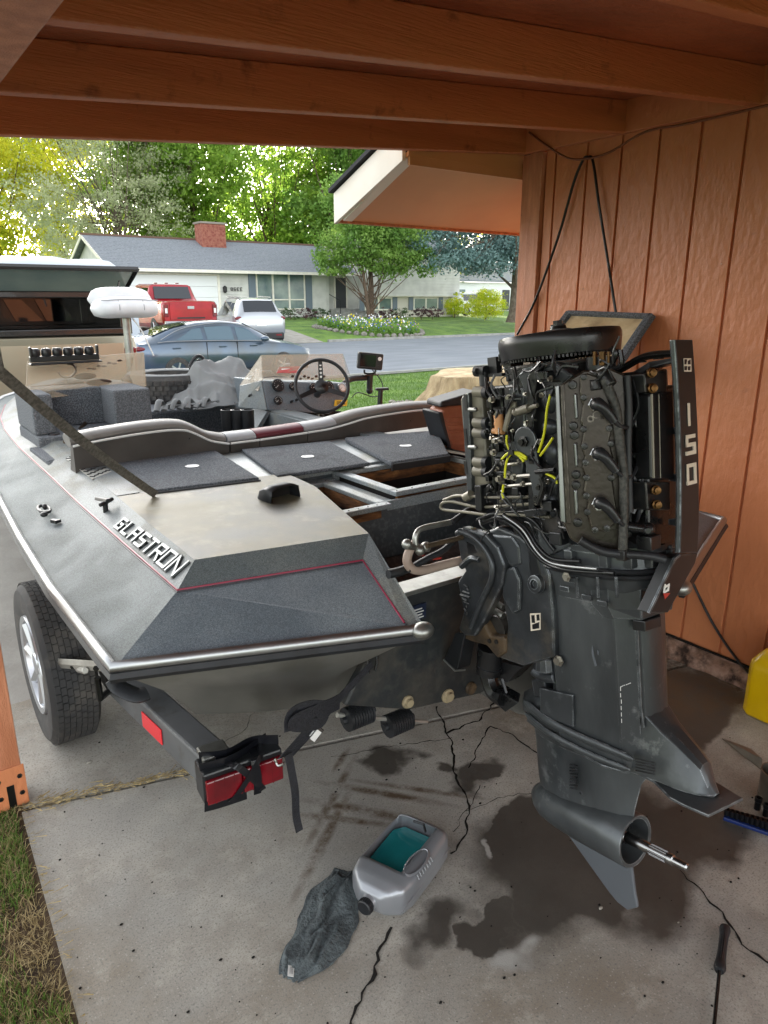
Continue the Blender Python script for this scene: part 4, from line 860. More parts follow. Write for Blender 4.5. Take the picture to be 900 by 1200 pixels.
for sd_ in (-1, 1): MB().sph((-2.08, sd_*.72, .98), (.1, .18, .08)).build('tail_light', 'lens_red', car, world=False, smooth=50); MB().box((-2.2, sd_*.6, .42), (.05, .2, .06)).build('reflector', 'lens_red', car, world=False)
MB().box((-2.16, 0, .8), (.06, .36, .14)).build('number_plate', 'plate_white', car, world=False); MB().bx((-2.22, -.8, .26), (-2.0, .8, .5)).build('rear_bumper', 'car_trim', car, world=False, bevel=.05)
b = MB(); [b.tube([(-1.5, y, 1.68), (.3, y, 1.72)], .02, 5) for y in (-.55, .55)]; b.build('roof_rail', 'chrome', car, world=False)
for x in (-1.35, 1.3):
    for sd_ in (-1, 1): wheel(car, x, sd_*.82, .34, .23, sd_)
p = UD(553, 58, .4); car = thing('white_van', 'pale parked vehicle mostly hidden behind the yellow bush', 'car', (p.x, p.y, .4))
ST = [(-2.2, .3, .9, 1.0, .85, .7), (-1.9, .25, 1.0, 1.7, .9, .66), (1, .25, 1.0, 1.75, .9, .66), (1.5, .25, .95, 1.05, .88, .7), (2.2, .35, .75, .8, .75, .5)]
MB().loft([ring(s) for s in dense(ST, 24)]).build('body', 'garage_white', car, world=False, smooth=40)
for sd_ in (-1, 1): patch(car, ST, -1.6, .9, .15, .85, sd_, 'car_glass')
for x in (-1.35, 1.3):
    for sd_ in (-1, 1): wheel(car, x, sd_*.82, .34, .23, sd_)
# tarp-covered camper or boat far left behind the gold pickup
c = UD(52, 24, -.4); rows = []
for i in range(13):
    t = i/12; xx = -2.6+5.2*t; hh = 3.05+.35*sin(min(1, t*1.6)*pi*.62)*(1-t*.35) if t < 1 else 2.5; rows.append([Vector((c.x+xx, c.y+y, -.4+z*hh+.03*sin(i*2.1+y*3))) for y, z in ((-1.1, .25), (-1.15, .75), (-.8, .92), (0, 1.0), (.8, .92), (1.15, .75), (1.1, .25))])
tag(MB().loft(rows, closed=False).build('covered_camper', 'tarp_pale', smooth=60, orig=True), 'tall shape under a pale blue grey tarp behind the open topper window', 'covered trailer')
# ------------------------------------------------------------ bass boat on its trailer
V = Vector; CX = 1.5
boat = thing('bass_boat', 'metal flake grey bass boat with open hatches on a trailer, stern towards us', 'boat', (CX, 1.6, 0))
C0 = V((.394, 1.629, .80)); T1 = V((1.118, 1.352, .80)); S0 = U(208, 692, z=.90); S1 = U(425, 657, z=.90); S2 = U(482, 722, z=.825); S2 = T1.lerp(S1, .1)+(C0-T1).normalized()*.03; A0 = U(228, 656, z=.95); B0 = U(432, 625, z=.95)
ST = [(2.24, .80, .384, .613, .700), (2.8, .81, .40, .617, .72), (3.4, .82, .43, .630, .745), (4.1, .84, .462, .642, .775), (4.7, .86, .51, .675, .81), (5.2, .87, .58, .73, .867), (5.8, .89, .72, .86, .96), (6.3, .91, .93, 1.03, 1.1), (6.7, .93, 1.25, 1.3, 1.34), (6.8, .93, 1.5, 1.5, 1.5)]
def M(p, s):       # mirror to starboard (that corner stands a little further aft)
    if s > 0: return V(p)
    q = V(p); k_ = max(0, min(1, (3.2-q.y)/1.5)); return V((2*CX-q.x, q.y-.28*k_, q.z+.03*k_))
for s in (1, -1):
    side = 'flake_blue'
    b = MB(); r0 = [M(C0, s)]+[M((a[2], a[0], a[1]), s) for a in ST]; r1 = [M(S0, s)]+[M((a[3], a[0]*.99+.02, a[1]+.1-.0*a[0]), s) for a in ST]; r2 = [M(A0, s)]+[M((a[4], a[0], a[1]+.15), s) for a in ST]
    for q in r1[1:]: q.z = min(q.z, .985)
    r1 = [M(S0, s)]+[V((q.x, q.y, .90+.02*i/6)) for i, q in enumerate(r1[1:])]; r2 = [M(A0, s)]+[V((q.x, q.y, .95+.012*i/3)) for i, q in enumerate(r2[1:])]
    b.loft([r0, r1], closed=False); b.build('side_deck', 'flake_blue', boat)
    b = MB(); b.loft([r1, r2], closed=False); b.build('upper_side_deck', 'flake_light', boat)
    b = MB(); b.poly([M(p, s) for p in (C0, T1, S2, S1, S0)]); b.build('stern_panel', 'flake_dark', boat)
    b = MB(); b.poly([M(p, s) for p in (S0, S1, B0, A0)]); b.build('stern_panel', 'flake_blue', boat)
    b = MB(); b.poly([M(p, s) for p in (S1, S2, T1, T1+V((.012, .01, .01)), B0)]); b.build('stern_panel', 'flake_light', boat)
    I1 = V((1.385, 2.34, .95)); I2 = V((1.40, 2.60, .95)); I3 = V((.80, 2.64, .95))
    if s > 0:
        MB().poly([A0, B0, I1, I2, I3, V((.7155, 2.64, .95)), V((.700, 2.24, .95))]).build('top_deck', 'deck_grey', boat)
    else:
        MB().poly([M(A0, s), M(B0, s), V((2.26, 2.0, .95)), V((2.26, 2.6, .95)), V((2.2, 2.64, .95)), V((2.297, 2.24, .95))]).build('top_deck', 'deck_grey', boat)
    # inboard walls of the motor well
    b = MB(); w_ = [T1+V((.012, .01, .01)), (T1+V((.012, .01, .01))).lerp(B0, .4), (T1+V((.012, .01, .01))).lerp(B0, .6), B0, I1]; b.loft([[M(p, s) if s > 0 or p != I1 else V((2.26, 2.1, .95)) for p in w_], [V((M(p, s).x, M(p, s).y, .78 if p.y < 1.4 else .70 if p.y < 1.53 else .52)) if s > 0 or p != I1 else V((2.26, 2.1, .52)) for p in w_]], closed=False); b.build('well_side', 'well_grey', boat)
    # gunwale walkway inboard of the ridge
    b = MB(); r2.insert(2, V((.7165 if s > 0 else 2*CX-.7165, 2.645, .952))); g = [(q, V((min(CX, q.x+w2) if s > 0 else max(CX, q.x-w2), q.y, q.z))) for q, w2 in zip(r2[2:], (.085, .11, .10, .09, .09, .1, .12, .16, .16, .1))]
    b.loft([[p for p, _ in g], [q for _, q in g]], closed=False); b.loft([[q for _, q in g], [V((q.x, q.y, .5)) for _, q in g]], closed=False); b.build('gunwale', 'flake_light', boat)
    # pinstripe
    for off, r_, m_ in ((0, .0032, 'pin_red'), (-.0075, .0018, 'pin_dark')):
        pth = [M(p, s)+V((0, 0, .0012)) for p in (S2, S1, S0)]; c1 = [V((q.x, q.y, q.z+.0012)) for q in r1[1:8]]
        k_ = V((off*.6*s, off, off*.35)); pth = [p+(V((0, off, off*.4)) if i < 2 else k_) for i, p in enumerate(pth)]+[p+V((off*.9*s, 0, off*.4)) for p in c1]
        b = MB(); b.tube(pth, r_, 6, flat=(1, 1)); b.build('pinstripe', m_, boat)
    # chrome rub rail with black insert
    rp = [M(p, s) for p in (T1, T1.lerp(C0, .5), C0.lerp(T1, .09), C0+V((-.006, .0, 0)), C0+V((-.006, .06, 0)))]+r0[1:]
    b = MB(); b.tube(rp, .017, 8, flat=(.8, 1.05)); b.build('rub_rail', 'chrome', boat, smooth=50)
    b = MB(); b.tube([p+V((-.004*s if i > 2 else 0, -.006 if i < 4 else 0, -.022)) for i, p in enumerate(rp)], .014, 6); b.build('rail_insert', 'rubber_black', boat, smooth=50)
    b = MB(); b.sph(M(T1, s)+V((.0, -.004, -.002)), (.034, .028, .024), 14, 10); b.build('rail_end_cap', 'dull_alu', boat, smooth=60)
    # hull below the rail
    top = [(1.118, 1.37, .775), (.88, 1.45, .775), (.62, 1.55, .775), (.405, 1.645, .775), (.398, 2.24, .78), (.443, 3.4, .80), (.475, 4.1, .82), (.6, 5.2, .85), (.87, 6.15, .89), (1.27, 6.68, .91), (1.5, 6.78, .91)]
    bot = [(1.065, 1.53, .66), (.962, 1.54, .545), (.80, 1.66, .515), (.64, 1.79, .50), (.66, 2.3, .48), (.68, 3.4, .48), (.70, 4.1, .5), (.8, 5.2, .55), (1.02, 6.0, .62), (1.36, 6.45, .68), (1.5, 6.5, .7)]
    low = [(1.2, 1.56, .46), (1.2, 1.62, .43), (1.2, 1.8, .42), (1.2, 1.9, .41), (1.2, 2.3, .40), (1.2, 3.4, .4), (1.2, 4.1, .41), (1.25, 5.2, .47), (1.35, 6.0, .55), (1.45, 6.4, .66), (1.5, 6.45, .68)]
    kee = [(1.5, 1.56, .40)]+[(1.5, p[1], p[2]-.05) for p in low[1:]]
    mid = [tuple(V(a).lerp(V(c), .5)+V((.03, .02, -.01))) for a, c in zip(top, bot)]
    b = MB(); b.loft([[M(p, s) for p in r] for r in (top, mid, bot, low, kee)], closed=False, cap=False); b.build('hull', 'hull_grey', boat, smooth=35, solid=.006)
# transom
b = MB(); tr = [(1.06, .70), (.965, .55), (1.2, .45), (1.5, .40), (1.8, .45), (2.03, .55), (1.94, .70), (1.88, .83), (1.12, .83)]
b.prism([V((x, 1.5, z)) for x, z in tr], (0, .05, 0)); b.build('transom', 'transom_black', boat, bevel=.006)
b = MB(); b.bx((1.12, 1.488, .832), (1.88, 1.565, .846)); b.build('transom_cap', 'dull_alu', boat, bevel=.003)
b = MB(); b.bx((1.135, 1.566, .62), (1.87, 1.58, .832)); b.build('well_back', 'well_grey', boat)
b = MB()
for u, v, r_ in ((477, 822, .014), (524, 815, .016)):
    p = U(u, v, y=1.498); b.lathe([(r_*1.45, 0), (r_*1.45, .006), (r_*.9, .008), (r_*.9, .018), (0, .019)], p, (0, -1, 0), 16)
b.build('drain_plug', 'plug_beige', boat, smooth=40)
p = U(551, 806, y=1.498); MB().lathe([(.022, 0), (.02, .01), (0, .01)], p, (0, -1, 0), 12).build('drain_plug', 'rust_brown', boat, smooth=40)
o = U(480, 716, y=1.497); MB().bx((o.x, 1.494, o.z-.035), (o.x+.06, 1.499, o.z+.012)).build('capacity_sticker', 'print_blue', boat)
b = MB(); [b.bx((o.x+.006+.0*i, 1.4925, o.z-.03+.009*i), (o.x+.05-.006*(i % 2), 1.4935, o.z-.0265+.009*i)) for i in range(4)]; b.build('sticker_lines', 'print_white', boat)
b = MB(); b.tube(smoothpts([U(432, 788, y=1.49), U(431, 770, y=1.47), U(437, 762, y=1.46), U(442, 772, y=1.47), U(440, 785, y=1.49)], 4), .005, 8); b.build('tie_down_eye', 'steel', boat, smooth=60)
# motor well
MB().bx((1.14, 1.58, .60), (2.3, 2.14, .62)).build('well_floor', 'well_grey', boat)
b = MB(); b.prism([(1.15, 2.07, .62), (1.15, 2.13, .89), (1.15, 2.16, .89), (1.15, 2.16, .62)], (1.2, 0, 0)); b.prism([(1.15, 1.93, .62), (1.15, 2.075, .70), (1.15, 2.08, .62)], (1.2, 0, 0)); b.build('well_front', 'well_grey', boat, bevel=.006)
# two bare hatch openings with wood edges
def opening(x0, x1, y0, y1, z, w_, name='hatch_frame'):
    b = MB(); b.bx((x0, y0, z-.02), (x1, y0+w_, z)); b.bx((x0, y1-w_, z-.02), (x1, y1, z)); b.bx((x0, y0+w_, z-.02), (x0+w_, y1-w_, z)); b.bx((x1-w_, y0+w_, z-.02), (x1, y1-w_, z))
    o = b.build(name, 'flake_frame', boat, bevel=.004)
    b = MB(); t = .012; X0, X1, Y_0, Y_1 = x0+w_, x1-w_, y0+w_, y1-w_
    for a, c in (((X0-t, Y_0-t, z-.075), (X1+t, Y_0, z-.021)), ((X0-t, Y_1, z-.075), (X1+t, Y_1+t, z-.021)), ((X0-t, Y_0, z-.075), (X0, Y_1, z-.021)), ((X1, Y_0, z-.075), (X1+t, Y_1, z-.021))): b.bx(a, c)
    b.build('wood_edge', 'wood_rot', o)
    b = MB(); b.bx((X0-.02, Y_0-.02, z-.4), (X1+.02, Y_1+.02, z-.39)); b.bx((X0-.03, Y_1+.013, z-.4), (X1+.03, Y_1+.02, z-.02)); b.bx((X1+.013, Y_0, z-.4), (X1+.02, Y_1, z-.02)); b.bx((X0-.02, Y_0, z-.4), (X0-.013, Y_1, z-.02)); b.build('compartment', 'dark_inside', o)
    b = MB()
    for i in range(9):
        x = x0+w_*.4+(x1-x0-w_*.8)*i/8
        for y in (y0+w_*.4, y1-w_*.4): b.bolt((x, y, z), (0, 0, 1), .0025, .002)
    b.build('screws', 'bolt_dark', o)
opening(1.20, 1.575, 2.09, 2.56, .905, .042); opening(1.63, 2.27, 2.14, 2.585, .93, .042)
b = MB(); b.bx((1.15, 2.135, .86), (2.3, 2.60, .884)) if False else None
MB().bx((1.576, 2.13, .86), (1.629, 2.6, .895)).bx((1.15, 2.561, .87), (1.629, 2.62, .90)).bx((1.63, 2.586, .87), (2.28, 2.64, .925)).build('deck_bridge', 'flake_frame', boat, bevel=.004)
MB().bx((1.576, 2.125, .86), (2.28, 2.139, .905)).build('deck_lip', 'flake_frame', boat, bevel=.003)
# deck with carpeted lids
MB().bx((.80, 2.6, .915), (2.24, 3.30, .938)).build('aft_deck', 'flake_frame', boat)
MB().bx((.80, 2.6, .6), (2.24, 2.64, .914)).build('deck_bulkhead', 'well_grey', boat)
lz = lambda *l: [tuple(U(u, v, z=.957))[:2] for u, v in l]
lids = [lz((180, 576), (304, 561), (250, 527), (126, 535)), lz((325, 557), (434, 542), (385, 516.5), (283, 526)), lz((458, 543), (526, 533), (512, 505), (404, 514))]
for i, L in enumerate(lids):
    b = MB(); b.prism([(x, y, .941) for x, y in L], (0, 0, .022 if i != 1 else .016)); q = b.build('hatch_lid', 'carpet', boat, bevel=.006)
    if i != 1: b = MB(); b.prism([(L[0][0], L[0][1]-.012, .925), (L[1][0], L[1][1]-.012, .925), (L[1][0], L[1][1]-.002, .925), (L[0][0], L[0][1]-.002, .925)], (0, 0, .03)); b.build('lid_edge', 'rubber_black', q)
    cx_, cy_ = sum(q_[0] for q_ in L)/4+(.03, 0, -.02)[i], sum(q_[1] for q_ in L)/4-.03
    MB().lathe([(.028, 0), (.03, .003), (.022, .005), (.02, .0035), (0, .0035)], (cx_, cy_, .963 if i != 1 else .957), (0, 0, 1), 20).build('pull_ring', 'chrome', q, smooth=40)
# seat backs
def seat(pts, m, base=.95, y=3.16, r=.045, piping=True, name='seat_back', back='vinyl_dark'):
    P = smoothpts([V((x, y+.05, z)) for x, z in pts], 5); b = MB()
    b.loft([[V((p.x, y, base-.01)), V((p.x, y-.004, p.z-.005)), V((p.x, y+.03, p.z+.004)), V((p.x, y+.09, base-.01))] for p in P]); q = b.build(name, back, boat, smooth=30)
    b = MB(); b.tube([p+V((0, .045, .012)) for p in P], r, 12, flat=(1.5, .62)); b.build('cushion', m, q, smooth=70)
    if piping: b = MB(); b.tube([V((p.x, y-.008, p.z+.002)) for p in P], .0045, 6); b.build('piping', 'piping_white', q, smooth=60)
    return q
q = seat([(.70, 1.055), (.85, 1.07), (1.05, 1.08), (1.17, 1.075), (1.23, 1.055), (1.31, 1.01), (1.40, .985)], 'vinyl_grey')
seat([(1.41, .985), (1.5, .985), (1.56, .985)], 'vinyl_light'); seat([(1.565, .985), (1.7, .988), (1.83, .992)], 'vinyl_maroon'); seat([(1.835, .992), (1.95, .996), (2.03, 1.005)], 'vinyl_light')
seat([(2.03, 1.005), (2.10, 1.015), (2.2, 1.03), (2.35, 1.038), (2.55, 1.042), (2.72, 1.035)], 'vinyl_grey')
b = MB()
for x, z in ((1.205, 1.035), (2.5, .99)): b.bolt((x, 3.153, z), (0, -1, 0), .004, .002)
b.build('snap', 'bolt_dark', q)
# cockpit
MB().bx((.9, 3.26, .48), (2.12, 4.95, .5)).build('cockpit_floor', 'carpet', boat)
MB().bx((.9, 3.26, .49), (2.12, 3.62, .8)).build('seat_base', 'vinyl_dark', boat, bevel=.03)
b = MB(); b.prism([(.9, 4.75, .90), (2.45, 4.75, .90), (2.3, 5.6, .9), (2.0, 6.3, .9), (1.5, 6.65, .9), (1.05, 6.3, .9), (.93, 5.6, .9)], (0, 0, .03)); b.build('bow_deck', 'carpet_light', boat, bevel=.008)
MB().bx((.9, 4.75, .5), (2.4, 4.78, .9)).build('bow_bulkhead', 'carpet', boat)
# port console: carpeted box with a recess, smoked screen and tackle rack
pc = MB(); z1 = 1.185
Pq = lambda u, v, y=3.85: U(u, v, y=y)
pc.bx((.70, 3.86, .55), (1.30, 4.35, .985)); pc.bx((.70, 3.92, .985), (.80, 4.35, 1.19)); pc.bx((1.10, 3.92, .985), (1.30, 4.35, 1.185)); pc.bx((.80, 4.16, .985), (1.10, 4.35, 1.185)); pcon = pc.build('port_console', 'carpet_light', boat, bevel=.012)
MB().bx((.80, 4.14, .99), (1.10, 4.158, 1.18)).build('recess_back', 'carpet', pcon)
MB().prism([(.66, 3.50, .93), (1.42, 3.5, .93), (1.42, 3.50, .60), (.66, 3.5, .60)], (0, .02, 0)).bx((.66, 3.52, .91), (1.42, 3.90, .935)).build('console_step', 'carpet_light', pcon, bevel=.006)
ws = MB(); a = Pq(32, 424, 4.3); c = Pq(168, 413, 4.3); d = Pq(172, 452, 4.22); e = Pq(30, 470, 4.1)
ws.prism([a, c, d, e], (0, .006, .002)); ws = ws.build('port_screen', 'smoke_acrylic', boat)
MB().prism([c, Pq(158, 413, 4.28), Pq(152, 440, 4.2), Pq(170, 480, 4.05)], (.006, 0, 0)).build('screen_side', 'smoke_acrylic', ws)
b = MB(); hk = smoothpts([Pq(68, 436, 4.25), Pq(74, 442, 4.25), Pq(84, 441, 4.25), Pq(89, 434, 4.25), Pq(85, 427, 4.25), Pq(78, 427, 4.25)], 4); b.tube(hk, [.007]*4+[.012]*(len(hk)-6)+[.006]*2, 6, flat=(1, .5))
b.sph(Pq(100, 441, 4.22), (.06, .004, .018), 10, 6); b.sph(Pq(116, 448, 4.2), (.07, .004, .018), 12, 6); b.tube([Pq(36, 453, 4.2), Pq(98, 448, 4.2)], .009, 5, flat=(1, .4)); b.tube(smoothpts([Pq(42, 462, 4.18), Pq(52, 457, 4.18), Pq(62, 461, 4.18), Pq(72, 456, 4.18), Pq(84, 459, 4.18)], 4), .005, 5)
for i in range(7): b.sph(Pq(104+i*6, 432-i*1.6+(i % 2)*2, 4.26), (.016, .003, .006), 7, 4)
b.build('screen_decal', 'print_brown', ws, smooth=60)
b = MB(); a = Pq(36, 425, 4.24); c = Pq(117, 421, 4.24); b.prism([a, c, c+V((0, 0, .03)), a+V((0, 0, .03))], (0, .04, 0)); b.prism([Pq(36, 429, 4.2), Pq(120, 424, 4.2), Pq(120, 422, 4.2), Pq(36, 426.5, 4.2)], (0, .06, 0))
rk = b.build('tackle_rack', 'plastic_black', boat, bevel=.004)
b = MB()
for i in range(6):
    f = (i+.55)/6.4; c_ = a.lerp(c, f)+V((0, .0, .03)); b.lathe([(.022, 0), (.026, .012), (.026, .035), (.02, .045), (.0, .045)], c_+V((0, .02, -.004)), (0, 0, 1), 12)
b.build('rack_clip', 'plastic_black', rk, smooth=40)
b = MB(); [b.box(a.lerp(c, f)+V((0, .01, .055)), (.012, .03, .05)) for f in (0.02, .98)]; b.build('rack_end', 'plastic_black', rk, bevel=.003)
# starboard console
Sc = lambda u, v, y=4.2: U(u, v, y=y)
D = [Sc(307, 446), Sc(409, 449), Sc(404, 476, 4.15), Sc(386, 485, 4.12), Sc(314, 481, 4.12)]
con = MB().prism(D, (.03, .5, -.02)).build('dashboard', 'flake_dark', boat, bevel=.008)
MB().prism([Sc(281, 452, 4.4), Sc(306, 446, 4.2), Sc(313, 481, 4.12), Sc(279, 477, 4.35)], (.02, .02, 0)).build('console_side', 'flake_light', con, bevel=.004)
MB().prism([Sc(313, 482, 4.125), Sc(318, 482, 4.13), Sc(303, 508, 4.1), Sc(297, 508, 4.1)], (.03, .3, 0)).build('console_leg', 'flake_light', con, bevel=.003)
MB().prism([Sc(296, 508, 4.45), Sc(318, 480, 4.45), Sc(400, 482, 4.45), Sc(400, 512, 4.45)], (0, .02, 0)).build('footwell', 'dark_inside', con)
b = MB()
for i in range(26):
    p = Sc(R.uniform(322, 385), R.uniform(484, 500), 4.38); q = Sc(R.uniform(322, 385), R.uniform(486, 500), 4.36); b.tube(smoothpts([p, p.lerp(q, .5)+V((0, -.02, R.uniform(-.03, .02))), q], 3), .004, 4)
b.build('wiring', 'hose_grey', con)
b = MB()
for i in range(8): b.box(Sc(R.uniform(330, 382), R.uniform(484, 497), 4.33), (.035, .02, .02), R.uniform(0, 1))
b.build('fuse_block', 'vinyl_grey', con, bevel=.002)
fn = (Sc(409, 449)-Sc(307, 446)).cross(Sc(314, 481, 4.12)-Sc(307, 446)).normalized(); fn = fn if fn.y < 0 else -fn
def on(u, v): # point on the dash face
    o = V((0, 0, EYE)); d = ray(u, v); n = fn; return o+d*((Sc(350, 465, 4.155)-o).dot(n)/d.dot(n))
for u, v, r_ in ((324.5, 452.5, .042), (342, 453.5, .028), (324.5, 470, .029), (384, 454, .038), (399, 455, .032), (366, 455, .03)):
    p = on(u, v)+fn*.01; g = MB().lathe([(r_, 0), (r_, .014), (r_*.82, .016), (r_*.82, .012)], p, fn, 24, cap=False).build('gauge', 'chrome' if u == 399 else 'plastic_black', con, smooth=40)
    MB().lathe([(r_*.83, .0115), (0, .012)], p, fn, 24, cap=False).build('gauge_face', 'gauge_face' if u != 399 else 'print_white', g)
    ex = fn.cross(V((0, 0, 1))).normalized(); ey = ex.cross(fn); b = MB()
    for k_ in range(9): th = radians(-30+30*k_); q = p+fn*.0135+(ex*cos(th)+ey*sin(th))*r_*.68; b.box(q, (.003, .002, .003))
    b.tube([p+fn*.0135, p+fn*.0135+(ex*.5-ey*.4)*r_], .0012, 4); b.build('gauge_marks', 'print_white' if u != 399 else 'rubber_black', g)
b = MB()
for u, v in ((341, 471), (347, 469), (333, 482), (292, 464)): b.lathe([(.009, 0), (.009, .012), (.004, .012), (.004, .03)], on(u, v) if u > 300 else Sc(u, v, 4.28), fn, 10)
b.build('switch', 'rubber_black', con, smooth=40)
p = on(396, 471)+fn*.004; ex = fn.cross(V((0, 0, 1))).normalized()*-1
ex = V((1, 0, 0)) if ex.x < 0 else ex
MB().prism([on(392, 469)+fn*.003, on(407, 469)+fn*.003, on(406, 476)+fn*.003, on(391, 476)+fn*.003], fn*.003).build('warning_sticker', 'print_yellow', con)
b = MB(); [b.prism([on(394, v_)+fn*.0065, on(404, v_)+fn*.0065, on(404, v_+1.0)+fn*.0065, on(394, v_+1.0)+fn*.0065], fn*.001) for v_ in (471, 473.2)]; b.build('sticker_lines', 'rubber_black', con)
scr = MB().prism([Sc(307, 416, 4.36), Sc(401, 414.5, 4.36), Sc(408, 446, 4.21), Sc(308, 445, 4.21)], (0, .007, 0)).build('console_screen', 'smoke_acrylic', boat)
MB().prism([Sc(307, 416, 4.36), Sc(308, 445, 4.21), Sc(303, 458, 4.2), Sc(282, 451, 4.45)], (-.006, 0, 0)).build('screen_side', 'smoke_acrylic', scr)
MB().prism([Sc(401, 414.5, 4.36), Sc(411, 444, 4.45), Sc(408, 447, 4.21)], (.006, 0, 0)).build('screen_side', 'smoke_acrylic', scr)
b = MB(); b.prism([Sc(324, 437, 4.25), Sc(327, 430, 4.29), Sc(352, 429, 4.29), Sc(350, 437, 4.25)], (0, -.004, 0)); b.build('screen_decal', 'print_red', scr)
b = MB(); b.prism([Sc(329, 434.5, 4.265), Sc(330, 432, 4.275), Sc(351, 432, 4.275), Sc(350, 434.5, 4.265)], (0, -.004, 0)); b.prism([Sc(300, 432, 4.34), Sc(304, 432, 4.34), Sc(303, 446, 4.3), Sc(299, 446, 4.3)], (0, -.004, 0))
for k_ in range(6): a_ = k_*1.05; b.prism([Sc(294, 443, 4.36), Sc(294+4.5*cos(a_), 443+5*sin(a_), 4.36), Sc(294+3.5*cos(a_+.5), 443+4*sin(a_+.5), 4.36)], (0, -.003-.0005*k_, 0))
b.build('screen_decal', 'print_white', scr)
b = MB(); b.tube(smoothpts([Sc(309, 443, 4.2), Sc(320, 441, 4.2), Sc(331, 442, 4.2)], 3), .006, 5, flat=(1, .4))
for i in range(9): b.sph(Sc(343+i*4.6, 441+(i % 3)*1.5-(i > 6)*3, 4.22), (.013, .003, .009), 6, 4)
b.build('screen_decal', 'print_brown', scr)
# steering wheel
wc = U(377.5, 452, y=3.92); wn = V((-.35, -.86, .36)).normalized(); up = (V((0, 0, 1))-wn*wn.z).normalized(); sdv = up.cross(wn)
sw = MB().tube([wc+(sdv*cos(2*pi*i/40)+up*sin(2*pi*i/40))*.168 for i in range(41)], .0115, 10).build('steering_wheel', 'rubber_black', boat, smooth=60)
b = MB()
for th in (90, 205, 335):
    d = sdv*cos(radians(th))+up*sin(radians(th)); t = d.cross(wn)
    b.prism([wc-wn*.03+d*.03-t*.016, wc-wn*.0+d*.16-t*.013, wc-wn*.0+d*.16+t*.013, wc-wn*.03+d*.03+t*.016], wn*.004)
    for k_ in range(3): b.lathe([(.0075, 0), (.0075, .001)], wc+d*(.075+.028*k_)-wn*(.012-.006*k_)+wn*.002, wn, 10) if False else None
b.build('spoke', 'plastic_black', sw)
b = MB()
for k_ in range(4): b.lathe([(.0075, 0), (.0075, .0015)], wc+up*(.062+.024*k_)-wn*(.0195-.0045*k_)+wn*.003, wn, 12)
b.build('spoke_hole', 'print_white', sw)
MB().lathe([(.045, -.035), (.045, -.02), (.03, -.01), (0, -.005)], wc, wn, 20).build('hub', 'plastic_black', sw, smooth=40)
MB().tube([wc-wn*.03, wc-wn*.22], .025, 10).build('steering_column', 'plastic_black', sw, smooth=40)
# fish finder on an arm
f0 = U(433.5, 423, y=4.35); rotf = Matrix.Rotation(radians(-24), 3, 'Z')@Matrix.Rotation(radians(6), 3, 'Y')
ff = MB().box(f0, (.188, .05, .12), rot=rotf).build('fish_finder', 'plastic_black', boat, bevel=.012, seg=3)
MB().box(f0+rotf@V((-.018, -.0265, .002)), (.115, .002, .085), rot=rotf).build('screen', 'screen', ff)
MB().lathe([(.014, 0), (.014, .004), (.009, .005), (.009, .003), (0, .003)], f0+rotf@V((.066, -.025, .022)), rotf@V((0, -1, 0)), 16).build('button_ring', 'print_white', ff, smooth=40)
b = MB(); [b.box(f0+rotf@V((.066, -.026, -.012-.014*k_)), (.02, .004, .006), rot=rotf) for k_ in range(3)]; b.build('button', 'rubber_black', ff)
b = MB(); b.tube(smoothpts([f0+V((-.05, 0, -.06)), f0+V((-.045, 0, -.085)), f0+V((0, 0, -.092)), f0+V((.045, 0, -.085)), f0+V((.05, 0, -.06))], 4), .007, 6); b.box(f0+V((0, .0, -.1)), (.13, .05, .008)); b.build('bracket', 'plastic_black', ff, smooth=40)
b = MB(); b.tube([f0+V((0, 0, -.1)), f0+V((-.005, 0, -.2))], [.024, .022], 10); b.sph(f0+V((-.005, 0, -.215)), .026, 10, 8); b.tube(smoothpts([f0+V((-.02, .02, -.12)), U(412, 444, y=4.35), U(400, 452, y=4.35)], 4), .022, 8); b.build('mount_arm', 'rubber_black', ff, smooth=60)
b = MB(); b.tube(smoothpts([f0+V((.03, .02, -.06)), U(447, 447, y=4.35), U(448, 460, y=4.3), U(438, 465, y=4.3), U(420, 460, y=4.3), U(412, 466, y=4.3)], 5), .004, 6); b.build('cord', 'rubber_black', ff, smooth=60)
# throttle lever
t0 = U(445, 477, y=3.75); t1 = U(446, 456, y=3.75); b = MB(); b.tube([t0, t1], [.018, .016], 8); b.box((t1+V((.012, 0, .0))), (.085, .03, .016), -.3); b.build('throttle_lever', 'plastic_black', boat, bevel=.004)
MB().bx((2.12, 3.3, .93), (2.3, 5.0, .95)).bx((2.12, 3.3, .5), (2.14, 5.0, .93)).build('side_liner', 'flake_light', boat)
# drink holder tubes beside the console
b = MB()
for i in range(3):
    c_ = U(268+i*11.5, 506, y=3.9-.04*i); b.lathe([(.034, -.05), (.038, .05), (.04, .13), (.036, .132), (.03, .05), (0, .045)], c_, (0, 0, 1), 16, cap=False)
b.build('rod_tube', 'plastic_black', boat, smooth=40)
# raised pedestal seat on the bow
s0 = U(146, 357, y=6.0); q = MB().tube([(s0.x, 6.0, .93), (s0.x, 6.0, 1.5)], [.034, .03], 14).build('pedestal_pole', 'dull_alu', boat, smooth=50)
def pad(zc, rz_, ry_, half, y0, name):
    rows = []
    for k_ in range(15):
        f = -1+2*k_/14; g_ = max(.12, (1-abs(f)**5)**.5) if abs(f) < 1 else .12
        rows.append([V((s0.x+f*half, y0+ry_*g_*abs(cos(t))**.8*(1 if cos(t) > 0 else -1), zc+rz_*g_*abs(sin(t))**.8*(1 if sin(t) > 0 else -1)-.012*f*f)) for t in [2*pi*i/20 for i in range(20)]])
    return MB().loft(rows).build(name, 'vinyl_white', q, smooth=80)
pad(1.585, .082, .17, .262, 6.0, 'seat_cushion'); pad(1.655, .085, .06, .252, 6.10, 'back_cushion')
b = MB()
